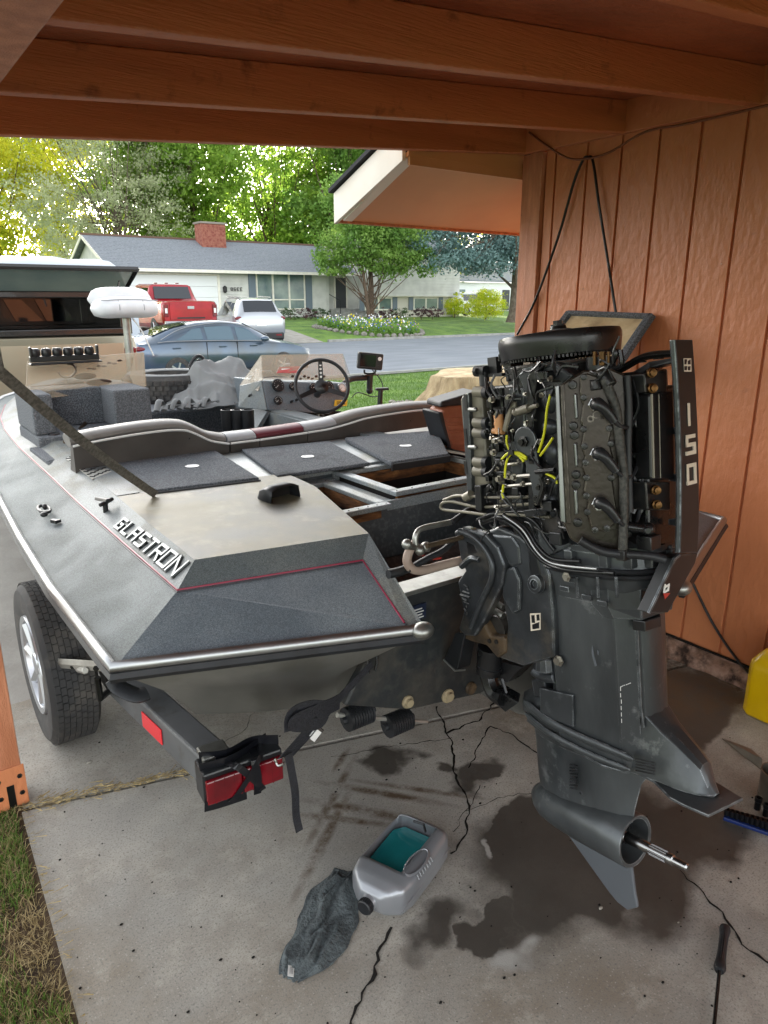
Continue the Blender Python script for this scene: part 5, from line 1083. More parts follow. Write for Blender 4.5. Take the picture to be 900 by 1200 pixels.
for x in (-.09, .1): b.tube(smoothpts([V((s0.x+x, 5.86, 1.64)), V((s0.x+x, 5.829, 1.585)), V((s0.x+x, 5.86, 1.53))], 4), .003, 5)
b.tube(smoothpts([V((s0.x+x, 5.86-.0*x, 1.645-.012*(x/.25)**2)) for x in (-.22, -.1, 0, .1, .22)], 4), .004, 5); b.build('seam', 'vinyl_light', q)
MB().tube(smoothpts([(s0.x+.05, 6.0, 1.5), (s0.x+.11, 5.98, 1.4), (s0.x+.19, 5.98, 1.2)], 4), .006, 6).build('lever', 'piping_white', q)
# fittings on the port side deck
pl = lambda u, v, z: U(u, v, z=z)
p = pl(52, 600, .872); b = MB(); rg = [p+V((cos(t)*.019, sin(t)*.055, .012+.02*0)) for t in [2*pi*i/24 for i in range(25)]]; b.tube(rg, .006, 7); b.sph(p+V((-.012, -.055, .006)), (.014, .014, .01)); b.sph(p+V((0.01, .03, .012)), (.01, .012, .012)); b.build('grab_ring', 'plastic_black', boat, smooth=60)
p = pl(64, 611, .87); b = MB(); b.box(p, (.014, .03, .014), .5); b.box(p+V((.008, -.012, .002)), (.022, .012, .012), .3); b.build('deck_clip', 'plastic_black', boat, bevel=.002)
p = pl(121, 594, .93); b = MB(); b.prism([p+V((-.01, .075, .01)), p+V((-.004, -.05, .028)), p+V((.012, -.05, .028)), p+V((.012, -.02, .022))], (.004, 0, .012)); b.tube([p+V((0, -.03, .022)), p+V((0, -.03, -.015))], .01, 8); b.tube([p+V((-.022, -.045, .02)), p+V((.03, -.02, .03))], .008, 8); b.build('cleat', 'plastic_black', boat, bevel=.002)
# raised chrome letters on the upper strip
ya, yb = U(137, 617, z=.913).y, U(213, 676, z=.911).y; ey = (A0-S0); ey = V((ey.x, 0, ey.z)).normalized()
for i, chh in enumerate('GLASTRON'):
    y = ya+(yb-ya)*i/8; xb = .613+.0+(y-1.8)*.012; o = V((xb+.014, y, .9085)); hh = .049*(.80+.045*i)
    lt = glyph(chh, o+V((0, 0, .003)), (0, -1, 0), ey, .049*(.80+.045*i), hh, .0085, .006).build('letter', 'letter_silver', boat)
    lt2 = glyph(chh, o, (0, -1, 0), ey, .049*(.80+.045*i)+.002, hh, .014, .003).build('letter_edge', 'rubber_black', lt)
# tread plate, light base and brass cap on the gunwale
b = MB(); tp = [pl(77, 537, .957), pl(92, 527, .957), pl(131, 552, .957), pl(108, 561, .957)]
for i in range(5):
    for j in range(9):
        c_ = tp[0].lerp(tp[1], (i+.5)/5).lerp(tp[3].lerp(tp[2], (i+.5)/5), (j+.5)/9); b.box(c_, (.020, .007, .004), .5 if (i+j) % 2 else -.5)
b.build('tread_plate', 'rubber_black', boat)
MB().prism([p_+V((0, 0, -.004)) for p_ in tp], (0, 0, .003)).build('tread_base', 'tread_print', boat)
p = pl(64, 515, .96); MB().lathe([(.036, 0), (.034, .02), (.026, .035), (0, .038)], p, (0, 0, 1), 8).build('light_base', 'plastic_black', boat, bevel=.003)
p = pl(78, 519, .96); b = MB(); b.lathe([(.012, 0), (.014, .006), (.008, .02), (0, .02)], p, (-.4, -.5, .6), 12); b.tube([pl(93, 506, .97), pl(100, 496, .99)], [.016, .012], 10); b.build('brass_cap', 'brass', boat, smooth=40)
MB().poly([pl(4, 480, .942), pl(26, 478, .95), pl(48, 513, .945), pl(36, 521, .93)]).build('worn_patch', 'deck_grey', boat) if False else None
# black rubber vent scoop
p = U(325, 583, z=.951); d = V((.16, -.98, 0)).normalized(); n_ = V((d.y, -d.x, 0)); rows = []
for k_, (l, w_, h) in enumerate(((-.05, .050, .010), (-.03, .060, .036), (-.0, .064, .050), (.05, .066, .052))):
    rows.append([p+d*l-n_*w_, p+d*l-n_*w_*.9+V((0, 0, h*.8)), p+d*l-n_*w_*.55+V((0, 0, h)), p+d*l+n_*w_*.55+V((0, 0, h)), p+d*l+n_*w_*.9+V((0, 0, h*.8)), p+d*l+n_*w_])
vs = MB().loft(rows, closed=False, cap=False).build('vent_scoop', 'rubber_black', boat, smooth=40, solid=.006)
MB().poly([rows[2][0]+V((0, 0, .002)), rows[2][1]*1, rows[2][4]*1, rows[2][5]+V((0, 0, .002))]).build('vent_mesh', 'dark_inside', vs)

# strap pulled from the aft hatch edge up to the carport header
strap = thing('tie_strap', 'long grey webbing strap stretched from the boat deck up towards the upper left', 'strap', (.84, 2.58, .95))
a, c = V((.835, 2.56, .955)), U(0, 436, y=1.93); e = V((.24, 1.72, 1.99)); wv = (c-a).normalized().cross(V((-.1, -.3, 1)).cross((c-a).normalized())).normalized()
vd = (c-V((0, 0, EYE))).normalized(); wv = (c-a).normalized().cross(vd).normalized(); b = MB()
rows = []
for i in range(25):
    t = i/24; q = a.lerp(c, t)+V((0, 0, -.015*sin(pi*t))); n2 = wv.cross((c-a).normalized()); rows.append([q-wv*.0145, q+wv*.0145, q+wv*.0145+n2*.003, q-wv*.0145+n2*.003])
rows += [[r_[0].lerp(e, .5), r_[1].lerp(e, .5), r_[2].lerp(e, .5), r_[3].lerp(e, .5)] for r_ in rows[-1:]]; rows += [[e-V((0, .02, 0)), e+V((0, .02, 0)), e+V((.003, .02, 0)), e+V((.003, -.02, 0))]]
b.loft(rows); b.build('webbing', 'strap_web', strap)
# spare tyre lying on the bow deck and the grey cover heaped beside it
c = V((1.92, 5.3, .93)); r_ = .335
st = thing('spare_tyre', 'worn spare tyre lying flat on the bow deck beside the grey cover', 'tyre', c)
MB().lathe([(.19, .01), (r_*.93, .0), (r_, .03), (r_, .165), (r_*.93, .195), (.2, .19), (.19, .01)], c, (0, 0, 1), 48, cap=False).build('tyre', 'tyre_rubber', st, smooth=35)
b = MB()
for k_ in range(4):
    for i in range(44):
        th = 2*pi*(i+.5*(k_ % 2))/44; b.box(c+V((cos(th)*(r_+.002), sin(th)*(r_+.002), .045+.034*k_)), (.012, .033, .026), th+.25*(1 if k_ % 2 else -1))
q = b.build('tread', 'tyre_rubber', st); q['kind'] = 'stuff'
MB().lathe([(.195, .19), (.2, .197), (r_*.9, .199), (r_*.92, .195)], c, (0, 0, 1), 48, cap=False).build('sidewall', 'tarp_grey', st, smooth=40)
def cloth(name, m, cfun, nu, nv, label, cat, th=.006, sub=1):
    rows = [[cfun(i/nu, j/nv) for j in range(nv+1)] for i in range(nu+1)]
    q = MB().loft(rows, closed=False).build(name, m, None, smooth=80, solid=th, sub=sub, orig=True); return tag(q, label, cat)
from mathutils import noise as MN
pk = [(U(232, 436, y=4.95)), U(282, 440, y=5.1)]
def cov(s, t):
    p = U(205+98*s, 0, y=4.9) if False else None
    x0, x1 = U(210, 480, y=4.85).x, U(316, 480, y=4.85).x; x = x0+(x1-x0)*s+.03*sin(t*9); y = 4.6+.75*t
    h = .22*math.exp(-((s-.5)/.26)**4-((t-.5)/.36)**2)+.2*math.exp(-((s-.85)/.2)**2-((t-.6)/.3)**2)+.05*(1-s)
    f = MN.noise(V((x*5, y*3, 1)))*.05+max(0, 1-abs(MN.noise(V((x*5+y*5, y*2-x*2, 3))))*2.2)**2*.055+max(0, 1-abs(MN.noise(V((x*8-y*6, y*3+x*3, 8))))*2.4)**2*.022; e_ = min(1, 6*min(s, 1-s, t, 1-t)+.15)
    return V((x, y, .93+(h+f)*e_))
cloth('boat_cover', 'tarp_grey', cov, 70, 56, 'grey fabric boat cover heaped on the bow deck beside the spare tyre', 'cover')
b = MB()
for i in range(7):
    x = U(185+i*9, 486, y=4.6).x; b.tube(smoothpts([V((x, 4.62, .95)), V((x+.04, 4.66+.03*sin(i*2), .99+.02*cos(i*3))), V((x+.09, 4.7, .96)), V((x+.13, 4.64, .97))], 4), .016, 7, flat=(1.4, .7))
tag(b.build('cover_hem', 'tarp_grey', smooth=70), 'crumpled elastic hem of the grey boat cover trailing towards the port console', 'cover')
p = U(233, 425, y=5.3); k_ = thing('rod_clamp', 'black clamp bracket standing above the spare tyre behind the cover', 'clamp', (p.x, 5.3, .93))
b = MB(); b.tube(smoothpts([V((p.x, 5.3, .93)), V((p.x-.02, 5.3, 1.1)), U(224, 432, y=5.3), U(228, 424, y=5.3)], 4), .018, 8); b.build('stem', 'plastic_black', k_, smooth=60)
b = MB(); b.tube(smoothpts([U(222, 430, y=5.3), U(226, 422, y=5.3), U(232, 417, y=5.3), U(238, 420, y=5.3), U(236, 428, y=5.3)], 4), .013, 8); b.sph(U(233, 424, y=5.3), .022, 8, 6); b.build('jaw', 'plastic_black', k_, smooth=60)
# brown leather bag at the starboard end of the aft deck
p0 = U(512, 478, y=2.75); bag = thing('backpack', 'small brown leather backpack with black top standing beside the motor', 'bag', (p0.x+.1, 2.8, .95))
Bq = lambda u, v, y=2.72: U(u, v, y=y)
MB().prism([Bq(518, 482), Bq(526, 476), Bq(560, 473), Bq(566, 478), Bq(566, 540), Bq(535, 540), Bq(530, 530), Bq(520, 500)], (.03, .14, 0)).build('front_pocket', 'brown_leather', bag, bevel=.015, seg=3)
b = MB()
for i in range(5):
    b.prism([Bq(523+i*2, 490+i*9, 2.712), Bq(560, 487+i*9, 2.712), Bq(560, 493+i*9, 2.712), Bq(524+i*2, 496+i*9, 2.712)], (0, .008, 0))
b.build('quilted_panel', 'brown_leather', bag, bevel=.004)
MB().prism([Bq(514, 484), Bq(519, 483), Bq(532, 535), Bq(528, 532)], (.02, .16, 0)).build('side_gusset', 'rubber_black', bag, bevel=.006)
MB().prism([Bq(516, 478), Bq(517, 471), Bq(560, 458), Bq(566, 462), Bq(566, 474), Bq(526, 476)], (.03, .15, 0)).build('flap', 'rubber_black', bag, bevel=.01)
b = MB(); b.tube([Bq(521, 522, 2.70), Bq(521, 538, 2.70)], .006, 6); b.sph(Bq(521, 524, 2.70), .010, 8, 6); b.build('zip_pull', 'brass', bag, smooth=60)
# open hatch lid leaning on the wall beyond the motor
n_ = V((-.5, -.75, .45)).normalized(); pp = V((2.3, 1.7, 1.5))
HL = [U(657, 384, y=1.93), U(668, 367, y=1.97), U(762, 371, y=1.55), U(728, 424, y=1.52), U(700, 445, y=1.65)]
hl = thing('loose_hatch_lid', 'tan board with dark carpet border hanging from the wall behind the flywheel', 'lid', (2.93, 2.2, 1.4))
ctr = sum(HL, V((0, 0, 0)))/5
b1, c1, d1 = U(667, 367, x=2.935), U(762, 371, x=2.935), U(722, 430, x=2.66)
e1 = b1+(d1-c1)
MB().prism([b1, c1, d1, e1], V((.02, .03, -.01))).build('board', 'soffit_paint' if False else 'cut_wood', hl)
b = MB()
for p_, q_ in ((b1, c1), (c1, d1), (d1, e1), (e1, b1)): b.tube([p_, q_], .027, 6, flat=(1, .6))
b.build('carpet_border', 'carpet', hl)

# ------------------------------------------------------------ trailer
tr = thing('boat_trailer', 'grey steel boat trailer with a taped red tail light under the port stern', 'trailer', (1.5, 2.4, 0))
Fa, Fb = U(182, 818, z=.40), U(262, 890, z=.40)
dv = (Fa-Fb).normalized(); sd2 = V((dv.y, -dv.x, 0)).normalized(); Fc = Fb+dv*.74
for s in (1, -1):
    a, c = (Fb, Fc) if s > 0 else (V((2*CX-Fb.x, Fb.y, Fb.z)), V((2*CX-Fc.x, Fc.y, Fc.z))); w2 = sd2*.045 if s > 0 else V((-sd2.x, sd2.y, 0))*.045
    MB().prism([a-w2, a+w2, c+w2, c-w2], (0, 0, -.105)).build('frame_rail', 'frame_steel', tr, bevel=.008)
    e_ = V((.70 if s > 0 else 2.30, 3.9, .395)); MB().prism([c-V((.045, .02, .002)), c+V((.045, -.02, -.002)), e_+V((.045, 0, -.002)), e_-V((.045, 0, .002))], (0, 0, -.1)).build('frame_rail', 'frame_steel', tr, bevel=.008)
b = MB(); b.bx((.66, 2.75, .27), (2.34, 2.83, .35)); b.bx((.66, 3.6, .27), (2.34, 3.68, .35)); b.build('cross_member', 'frame_steel', tr, bevel=.006)
MB().tube([(.45, 2.98, .32), (2.55, 2.98, .32)], .035, 10).build('axle', 'frame_steel', tr, smooth=40)
MB().bx((1.46, 3.5, .28), (1.54, 7.6, .36)).build('tongue', 'frame_steel', tr, bevel=.006)
# red side reflector
lo, hi = U(180, 828, x=.57), U(196, 850, x=.57)
fs = lambda t, z: Fb+dv*t-sd2*.0465+V((0, 0, z))
if (Fb-sd2).x > Fb.x: fs = lambda t, z: Fb+dv*t+sd2*.0465+V((0, 0, z))
MB().prism([fs(.30, -.03), fs(.44, -.03), fs(.44, -.085), fs(.30, -.085)], (-.004, 0, 0)).build('side_reflector', 'reflector_red', tr, bevel=.001)
# tail light
L0, L1 = V((.585, 1.625, .36)), V((.815, 1.60, .365)); ex = (L1-L0).normalized(); ez = V((0, 0, 1)); ny = ez.cross(ex)
lc = (L0+L1)/2; RM = Matrix((ex, ny, ez)).transposed()
tl = MB().box(lc+ny*.045, ((L1-L0).length, .085, .10), rot=RM).build('tail_light', 'plastic_black', tr, bevel=.006)
for f0_, f1_ in ((.02, .46), (.47, .98)):
    MB().box(L0.lerp(L1, (f0_+f1_)/2)-ny*.004+V((0, 0, -.004)), ((L1-L0).length*(f1_-f0_), .016, .074), rot=RM).build('lens', 'lens_red', tl, bevel=.004)
b = MB(); [b.box(L0.lerp(L1, f_)-ny*.0125+V((0, 0, -.004)), (.003, .003, .07), rot=RM) for f_ in (.12, .24, .36, .58, .7, .84)]; b.build('lens_rib', 'lens_red', tl)
b = MB()
def tape(pts, w_=.016):
    P = smoothpts(pts, 4); rows = []
    for i, p in enumerate(P):
        t = (P[min(i+1, len(P)-1)]-P[max(i-1, 0)]).normalized(); q = t.cross(ny).normalized() if abs(t.dot(ny)) < .8 else ex
        rows.append([p-q*w_/2, p+q*w_/2])
    b.loft(rows, closed=False)
tp_ = lambda f, z, o: L0.lerp(L1, f)+ez*z-ny*o
tape([tp_(.30, .053, -.08), tp_(.32, .054, -.02), tp_(.40, .052, .010), tp_(.58, 0, .0150), tp_(.70, -.05, .012), tp_(.72, -.058, -.03)], .02)
tape([tp_(.66, .053, -.08), tp_(.66, .054, -.02), tp_(.62, .052, .011), tp_(.64, 0, .0165), tp_(.63, -.058, .012)], .022)
tape([tp_(.78, .054, -.06), tp_(.74, .055, -.01), tp_(.68, .052, .012), tp_(.5, 0, .0175), tp_(.30, -.052, .012), tp_(.24, -.056, -.02)], .016)
tape([tp_(-.02, -.042, .008), tp_(.2, -.047, .0085), tp_(.5, -.05, .0085)], .03)
tape([tp_(.05, .054, -.07), tp_(.35, .056, -.04), tp_(.7, .056, -.06), tp_(1.0, .054, -.03)], .05)
tape([tp_(.0, .055, -.03), tp_(.4, .058, -.02), tp_(.9, .056, -.07)], .03)
b.build('black_tape', 'tape_black', tl, solid=.0015)
MB().box(lc+ny*.09+V((-.06, 0, .055)), (.08, .07, .02), rot=RM).build('light_bracket', 'dull_alu', tl, bevel=.005)
# wheels
wy, wr = 2.77, .312
def trailer_wheel(x, s):
    w_ = MB().lathe([(.195, -.075), (.24, -.088), (.290, -.085), (wr-.006, -.073), (wr, -.062), (wr, .062), (wr-.006, .073), (.290, .085), (.24, .088), (.195, .075), (.195, -.075)], (x, wy, wr), (1, 0, 0), 64, cap=False).build('wheel', 'tyre_rubber', tr, smooth=30)
    b = MB(); rr = random.Random(4)
    for k2 in range(7):
        for i in range(64):
            th = 2*pi*(i+.33*k2)/64; xx = x-.060+.020*k2; c2 = V((xx, wy+cos(th)*(wr+.002), wr+sin(th)*(wr+.002)))
            Rm = Matrix.Rotation(th, 3, 'X')@Matrix.Rotation(.35*(1 if k2 % 2 else -1), 3, 'Y'); b.box(c2, (.0175, .005, .0275), rot=Matrix.Rotation(th, 3, 'X'))
    q = b.build('tread_blocks', 'tyre_rubber', w_); q['kind'] = 'stuff'
    b = MB().lathe([(.196, .06*s), (.19, .085*s), (.17, .08*s), (.15, .02*s), (.07, .045*s), (.04, .075*s), (0, .078*s)], (x, wy, wr), (1, 0, 0), 32, cap=False)
    b.build('rim', 'rim_silver', w_, smooth=40)
    b = MB(); [b.tube([(x+.05*s, wy+cos(t)*.04, wr+sin(t)*.04), (x+.06*s, wy+cos(t)*.17, wr+sin(t)*.17)], .022, 6) for t in [2*pi*i/8 for i in range(8)]]; b.build('spoke', 'rim_silver', w_, smooth=50)
trailer_wheel(.455, -1); trailer_wheel(2.55, 1)
# fender bracket bars
p, q = U(52, 775, x=.40), U(118, 778, x=.53); b = MB(); b.tube([U(52, 776, x=.385), U(120, 781, x=.50)], .019, 4, flat=(.3, 1)); b.tube([U(92, 784, x=.46), U(100, 786, x=.46)], .012, 6)
b.build('fender_bracket', 'galv', tr, bevel=.002)
b = MB(); [b.bolt(U(u, v, x=xx)+V((0, -.008, 0)), (-.4, -.9, .1), .007, .01) for u, v, xx in ((85, 780, .445), (112, 782, .48), (118, 778, .5))]; b.bx((.52, 2.3, .38), (.66, 2.36, .43)); b.tube([(.5, 2.32, .42), (.5, 2.32, .34), (.56, 2.4, .32)], .012, 6); b.build('bracket_bolt', 'bolt_dark', tr)
MB().tube(smoothpts([U(132, 795, z=.5), U(140, 806, z=.47), U(160, 815, z=.45), U(172, 812, z=.45)], 4), .024, 8, flat=(1.4, .7)).build('rubber_pad', 'rubber_black', tr, smooth=60)
# ribbed rollers under the transom
for u, v in ((467, 846), (420, 838)):
    c_ = U(u, v, y=1.62); b = MB()
    for k2 in range(9): b.lathe([(.0345, 0), (.038, .001), (.038, .007), (.0345, .0095)], c_+V((-.043+.0095*k2, 0, 0)), (1, 0, 0), 18, cap=False)
    b.lathe([(.012, -.06), (.012, .06)], c_, (1, 0, 0), 8); b.lathe([(.038, -.046), (.038, -.043), (0, -.048)], c_, (1, 0, 0), 16); b.build('roller', 'rubber_black', tr, smooth=40)
b = MB(); b.tube([U(395, 838, y=1.63), U(500, 846, y=1.63)], .008, 8); b.build('roller_shaft', 'galv', tr)
# transom tie-down strap
ts = thing('transom_strap', 'black ratchet strap from the transom eye to the trailer with its tail hanging', 'strap', (.8, 1.55, .3))
def ribbon(pts, w_, m, par, name, k_=5, up=V((0, -1, 0)), solid=.002):
    P = smoothpts(pts, k_); rows = []
    for i, p in enumerate(P):
        t = (P[min(i+1, len(P)-1)]-P[max(i-1, 0)]).normalized(); q = t.cross(up).normalized(); rows.append([p-q*w_/2, p+q*w_/2])
    return MB().loft(rows, closed=False).build(name, m, par, solid=solid)
ribbon([U(436, 778, y=1.455), U(415, 800, y=1.45), U(392, 825, y=1.45), U(372, 850, y=1.46), U(340, 885, y=1.50)], .022, 'strap_black', ts, 'webbing')
ribbon([U(378, 838, y=1.435), U(360, 858, y=1.44), U(338, 882, y=1.47), U(330, 888, y=1.5)], .030, 'strap_black', ts, 'webbing')
ribbon([U(338, 884, y=1.46), U(342, 905, y=1.455), U(346, 930, y=1.45), U(347, 955, y=1.455), U(351, 974, y=1.45)], .022, 'strap_black', ts, 'strap_tail')
ribbon([U(398, 822, y=1.43), U(380, 830, y=1.42), U(362, 830, y=1.42), U(344, 838, y=1.43), U(342, 856, y=1.43)], .045, 'strap_black', ts, 'webbing_bundle')
ribbon([U(372, 832, y=1.415), U(350, 842, y=1.415), U(346, 850, y=1.42), U(372, 848, y=1.42), U(380, 838, y=1.42)], .035, 'strap_black', ts, 'webbing_bundle')
MB().box(U(370, 858, y=1.435), (.035, .012, .03), rot=Matrix.Rotation(-.7, 3, 'Y')).build('ratchet', 'steel', ts, bevel=.002)
p = U(370, 862, y=1.425); MB().box(p, (.03, .003, .018), rot=Matrix.Rotation(-.7, 3, 'Y')).build('care_label', 'print_white', ts)
MB().tube(smoothpts([U(330, 884, y=1.5), U(334, 893, y=1.5), U(326, 897, y=1.52), U(322, 889, y=1.53)], 4), .004, 6).build('hook', 'steel', ts)
# ------------------------------------------------------------ outboard motor, cowl off (built in its own tilted frame)
C_ = V((0, 0, EYE)); mloc = C_+(MO-C_)*MK
mot = thing('outboard_motor', 'large dark grey outboard with its cowl off, powerhead bare and propeller removed', 'outboard motor', mloc, rot=(-TILT, 0, 0), scale=MK)
def mb(b, name, m, par=None, **k): return b.build(name, m, par or mot, world=False, **k)
def sec(pts, z): return [V((x, y, z)) for x, y in pts]+[V((-x, y, z)) for x, y in pts[::-1] if x]
def mleg(k_=1, dy=0): return [(0, -.09), (-.07*k_, -.10), (-.088*k_, -.128), (-.09*k_, -.312+dy), (-.056*k_, -.343+dy), (-.05*k_, -.344+dy), (-.048*k_, -.350+dy), (-.034*k_, -.358+dy), (0, -.362+dy)]
b = MB(); b.loft([sec(mleg(1.02), -.02), sec(mleg(1.0), -.12), sec(mleg(.97), -.28), sec(mleg(.95), -.39), sec(mleg(.93), -.459)])
leg = mb(b, 'exhaust_housing', 'ob_grey', smooth=25, bevel=.003)
# apron under the powerhead
def oval(w_, y0, y1, z, n=36, p=2.8):
    yc, ry = (y0+y1)/2, (y1-y0)/2
    return [V((w_*abs(cos(t))**(2/p)*(1 if cos(t) > 0 else -1), yc+ry*abs(sin(t))**(2/p)*(1 if sin(t) > 0 else -1), z)) for t in [2*pi*i/n for i in range(n)]]
b = MB(); b.loft([oval(.091, -.33, -.11, -.06, p=5), oval(.097, -.36, -.10, -.035, p=4), oval(.108, -.40, -.085, -.012), oval(.112, -.405, -.08, .008)]); mb(b, 'apron', 'ob_grey', smooth=30)
b = MB(); b.loft([oval(.118, -.411, -.07, .008), oval(.121, -.414, -.068, .014), oval(.118, -.411, -.07, .019)]); b.loft([oval(.116, -.409, -.072, .021), oval(.12, -.412, -.07, .026), oval(.116, -.408, -.072, .031)]); mb(b, 'apron_rim', 'rubber_black', smooth=40)
b = MB(); b.loft([oval(.110, -.40, -.04, .031), oval(.108, -.398, -.04, .062), oval(.115, -.40, -.03, .064), oval(.115, -.40, -.03, .078), oval(.10, -.385, -.04, .095), oval(.095, -.37, -.04, .115)]); mb(b, 'adapter', 'ob_grey_light', smooth=30)
b = MB()
for t in [2*pi*i/16 for i in range(16)]:
    o = oval(.111, -.40, -.04, .05, 16)[int(t/(2*pi)*16+.5) % 16]; b.box(o, (.022, .022, .03)); b.bolt(o+V((0, 0, .014)), (0, 0, 1), .006, .008)
mb(b, 'adapter_lugs', 'ob_grey', bevel=.002)
b = MB()
for u, v in ((671, 680), (688, 700), (706, 707), (662, 690)): b.box(MU(u, v, x=-.118), (.006, .026, .012), 0)
for u in (676, 700, 722): b.tube([MU(u, 676, x=-.124), MU(u+1, 700, x=-.114)], .004, 5)
mb(b, 'apron_ribs', 'ob_grey_light', bevel=.001); b = MB(); b.bolt(MU(664, 676, x=-.127), (-1, 0, 0), .008, .006); b.bolt(MU(655, 774, x=-.095), (-1, 0, 0), .01, .01); mb(b, 'apron_bolt', 'bolt_bright')
mb(MB().prism([MU(632, 806, x=-.094), MU(671, 815, x=-.094), MU(672, 852, x=-.091), MU(633, 838, x=-.091)], (.012, 0, 0)), 'access_cover', 'ob_grey_light', bevel=.002)
b = MB()
for (u0, v0), (u1, v1) in (((727, 805), (729, 850)), ((727, 805), (740, 800))):
    for i in range(6): f = i/6; a = (u0+(u1-u0)*f+R.uniform(-.4, .4), v0+(v1-v0)*f); c = (a[0]+(u1-u0)*.1, a[1]+(v1-v0)*.1); b.tube([MU(a[0], a[1], x=-.0835), MU(c[0], c[1], x=-.0835)], .0007, 4)
mb(b, 'chipped_edge', 'print_white')
# swivel housing and stern brackets
pz = lambda l, x: [MU(u, v, x=x) for u, v in l]
SW = [(569, 623), (583, 617), (608, 627), (633, 648), (644, 673), (648, 725), (649, 771), (612, 781), (583, 771), (592, 758), (594, 733), (586, 687), (592, 662), (585, 640)]
mb(MB().prism(pz(SW, -.107), (.2, 0, 0)), 'swivel_bracket', 'ob_bracket', bevel=.008, seg=3)
mb(MB().prism(pz([(573, 626), (600, 628), (608, 640), (610, 662), (597, 664), (590, 650)], -.112), (.02, 0, 0)), 'bracket_shoulder', 'ob_grey_light', bevel=.006)
mb(MB().prism(pz([(594, 666), (602, 664), (609, 680), (608, 716), (600, 720), (588, 700), (588, 676)], -.118), (.03, 0, 0)), 'bracket_rib', 'ob_grey_light', bevel=.006)
mb(MB().prism(pz([(618, 640), (630, 652), (634, 672), (628, 690), (620, 668)], -.1085), (.02, 0, 0)), 'bracket_hollow', 'ob_black', bevel=.004)
b = MB(); b.lathe([(.024, 0), (.022, .012), (.012, .014), (.010, .006)], MU(630, 684, x=-.109), (-1, 0, .1), 16); mb(b, 'pivot_boss', 'ob_bracket', smooth=40)
em = MB().prism(pz([(621, 719), (633, 718.5), (633, 738), (622, 739.5)], -.109), (.004, 0, 0)); em = mb(em, 'emblem', 'ob_digits'); b = MB()
for l in ([(622.5, 721), (626, 721), (626.5, 730), (623, 730)], [(628.5, 720.5), (631.5, 720), (632, 727), (629, 727.5)], [(623.5, 732), (631.5, 729), (631.5, 736.5), (624, 737.5)]): b.prism(pz(l, -.1105), (.002, 0, 0))
mb(b, 'emblem_relief', 'ob_black', em)
CB = [(531, 623), (542, 618), (569, 626), (583, 641), (591, 662), (588, 685), (578, 706), (566, 730), (556, 746), (544, 745), (537, 737), (543, 717), (536, 682), (545, 669), (539, 654), (536, 636)]
for x, m_ in ((-.128, 'ob_bracket'), (.10, 'ob_bracket')):
    cb = mb(MB().prism(pz(CB, -.128), (.028, 0, 0)), 'clamp_bracket', m_, bevel=.006, seg=3)
    if x > 0: cb.location.x = .228
    else:
        mb(MB().prism(pz([(546, 634), (556, 638), (560, 648), (548, 650)], -.1285), (.01, 0, 0)), 'bracket_window', 'ob_black', cb, bevel=.002)
        b = MB(); b.tube(smoothpts(pz([(538, 622), (556, 630), (570, 645), (577, 663), (575, 682), (564, 705), (552, 735)], -.132), 4), [.008]*25, 7); b.tube(smoothpts(pz([(541, 664), (552, 654), (562, 656)], -.13), 3), .009, 6); mb(b, 'bracket_rim', 'ob_grey_light', cb, smooth=60)
        b = MB(); [b.tube(smoothpts(pz([(542+R.uniform(-3, 6), 685+i*4), (546+R.uniform(0, 5), 688+i*4)], -.130), 2), R.uniform(.002, .004), 5) for i in range(9)]; mb(b, 'chipped_paint', 'transom_black', cb)
b = MB(); b.lathe([(.034, 0), (.034, .2)], MU(580, 728, x=-.09)+V((0, 0, -.02)), (1, 0, 0), 14); mb(b, 'lower_pin_tube', 'ob_block', smooth=40)
b = MB(); b.prism(pz([(537, 738), (555, 730), (566, 728), (575, 745), (592, 748), (592, 765), (583, 772), (570, 757), (552, 752), (541, 748)], -.115), (.05, 0, 0)); q = mb(b, 'tilt_yoke', 'rust_brown', bevel=.006)
b = MB(); b.lathe([(.006, 0), (.006, .004)], MU(574, 751, x=-.116), (-1, 0, 0), 10); b.lathe([(.006, 0), (.006, .004)], MU(582, 752, x=-.116), (-1, 0, 0), 10); mb(b, 'yoke_hole', 'dark_inside', q)
b = MB(); b.tube([MU(575, 758, x=-.08), MU(572, 788, x=-.08)], [.036, .034], 14); b.tube([MU(574, 779, x=-.08), MU(573.5, 782, x=-.08)], .037, 14); mb(b, 'tilt_cylinder', 'ob_black', smooth=40)
b = MB(); b.tube([MU(580, 705, x=-.09), MU(590, 712, x=-.09)], .008, 8); b.tube([MU(575, 713, x=-.09), MU(590, 722, x=-.09)], .009, 8); mb(b, 'tilt_rod', 'dull_alu', smooth=40)
b = MB(); b.prism(pz([(533, 742), (545, 742), (536, 786), (520, 774)], -.12), (.05, 0, 0)); mb(b, 'thrust_plate', 'plastic_black', bevel=.003); b = MB(); b.tube(pz([(520, 773), (533, 786), (545, 785)], -.122), .003, 5); mb(b, 'plate_edge', 'dull_alu')
b = MB(); b.prism(pz([(585, 775), (611, 782), (594, 800), (583, 795)], -.06), (.05, 0, 0)); b.tube(smoothpts(pz([(570, 785), (574, 800), (580, 812), (590, 818)], -.07), 4), .024, 8); b.tube(smoothpts(pz([(588, 795), (592, 808), (597, 824)], -.06), 4), .006, 6); mb(b, 'trim_ram', 'ob_black', smooth=40)
mb(MB().prism(pz([(569, 815), (588, 812), (608, 824), (592, 835)], -.07), (.03, .02, .012)), 'ram_foot', 'ob_black', bevel=.003)
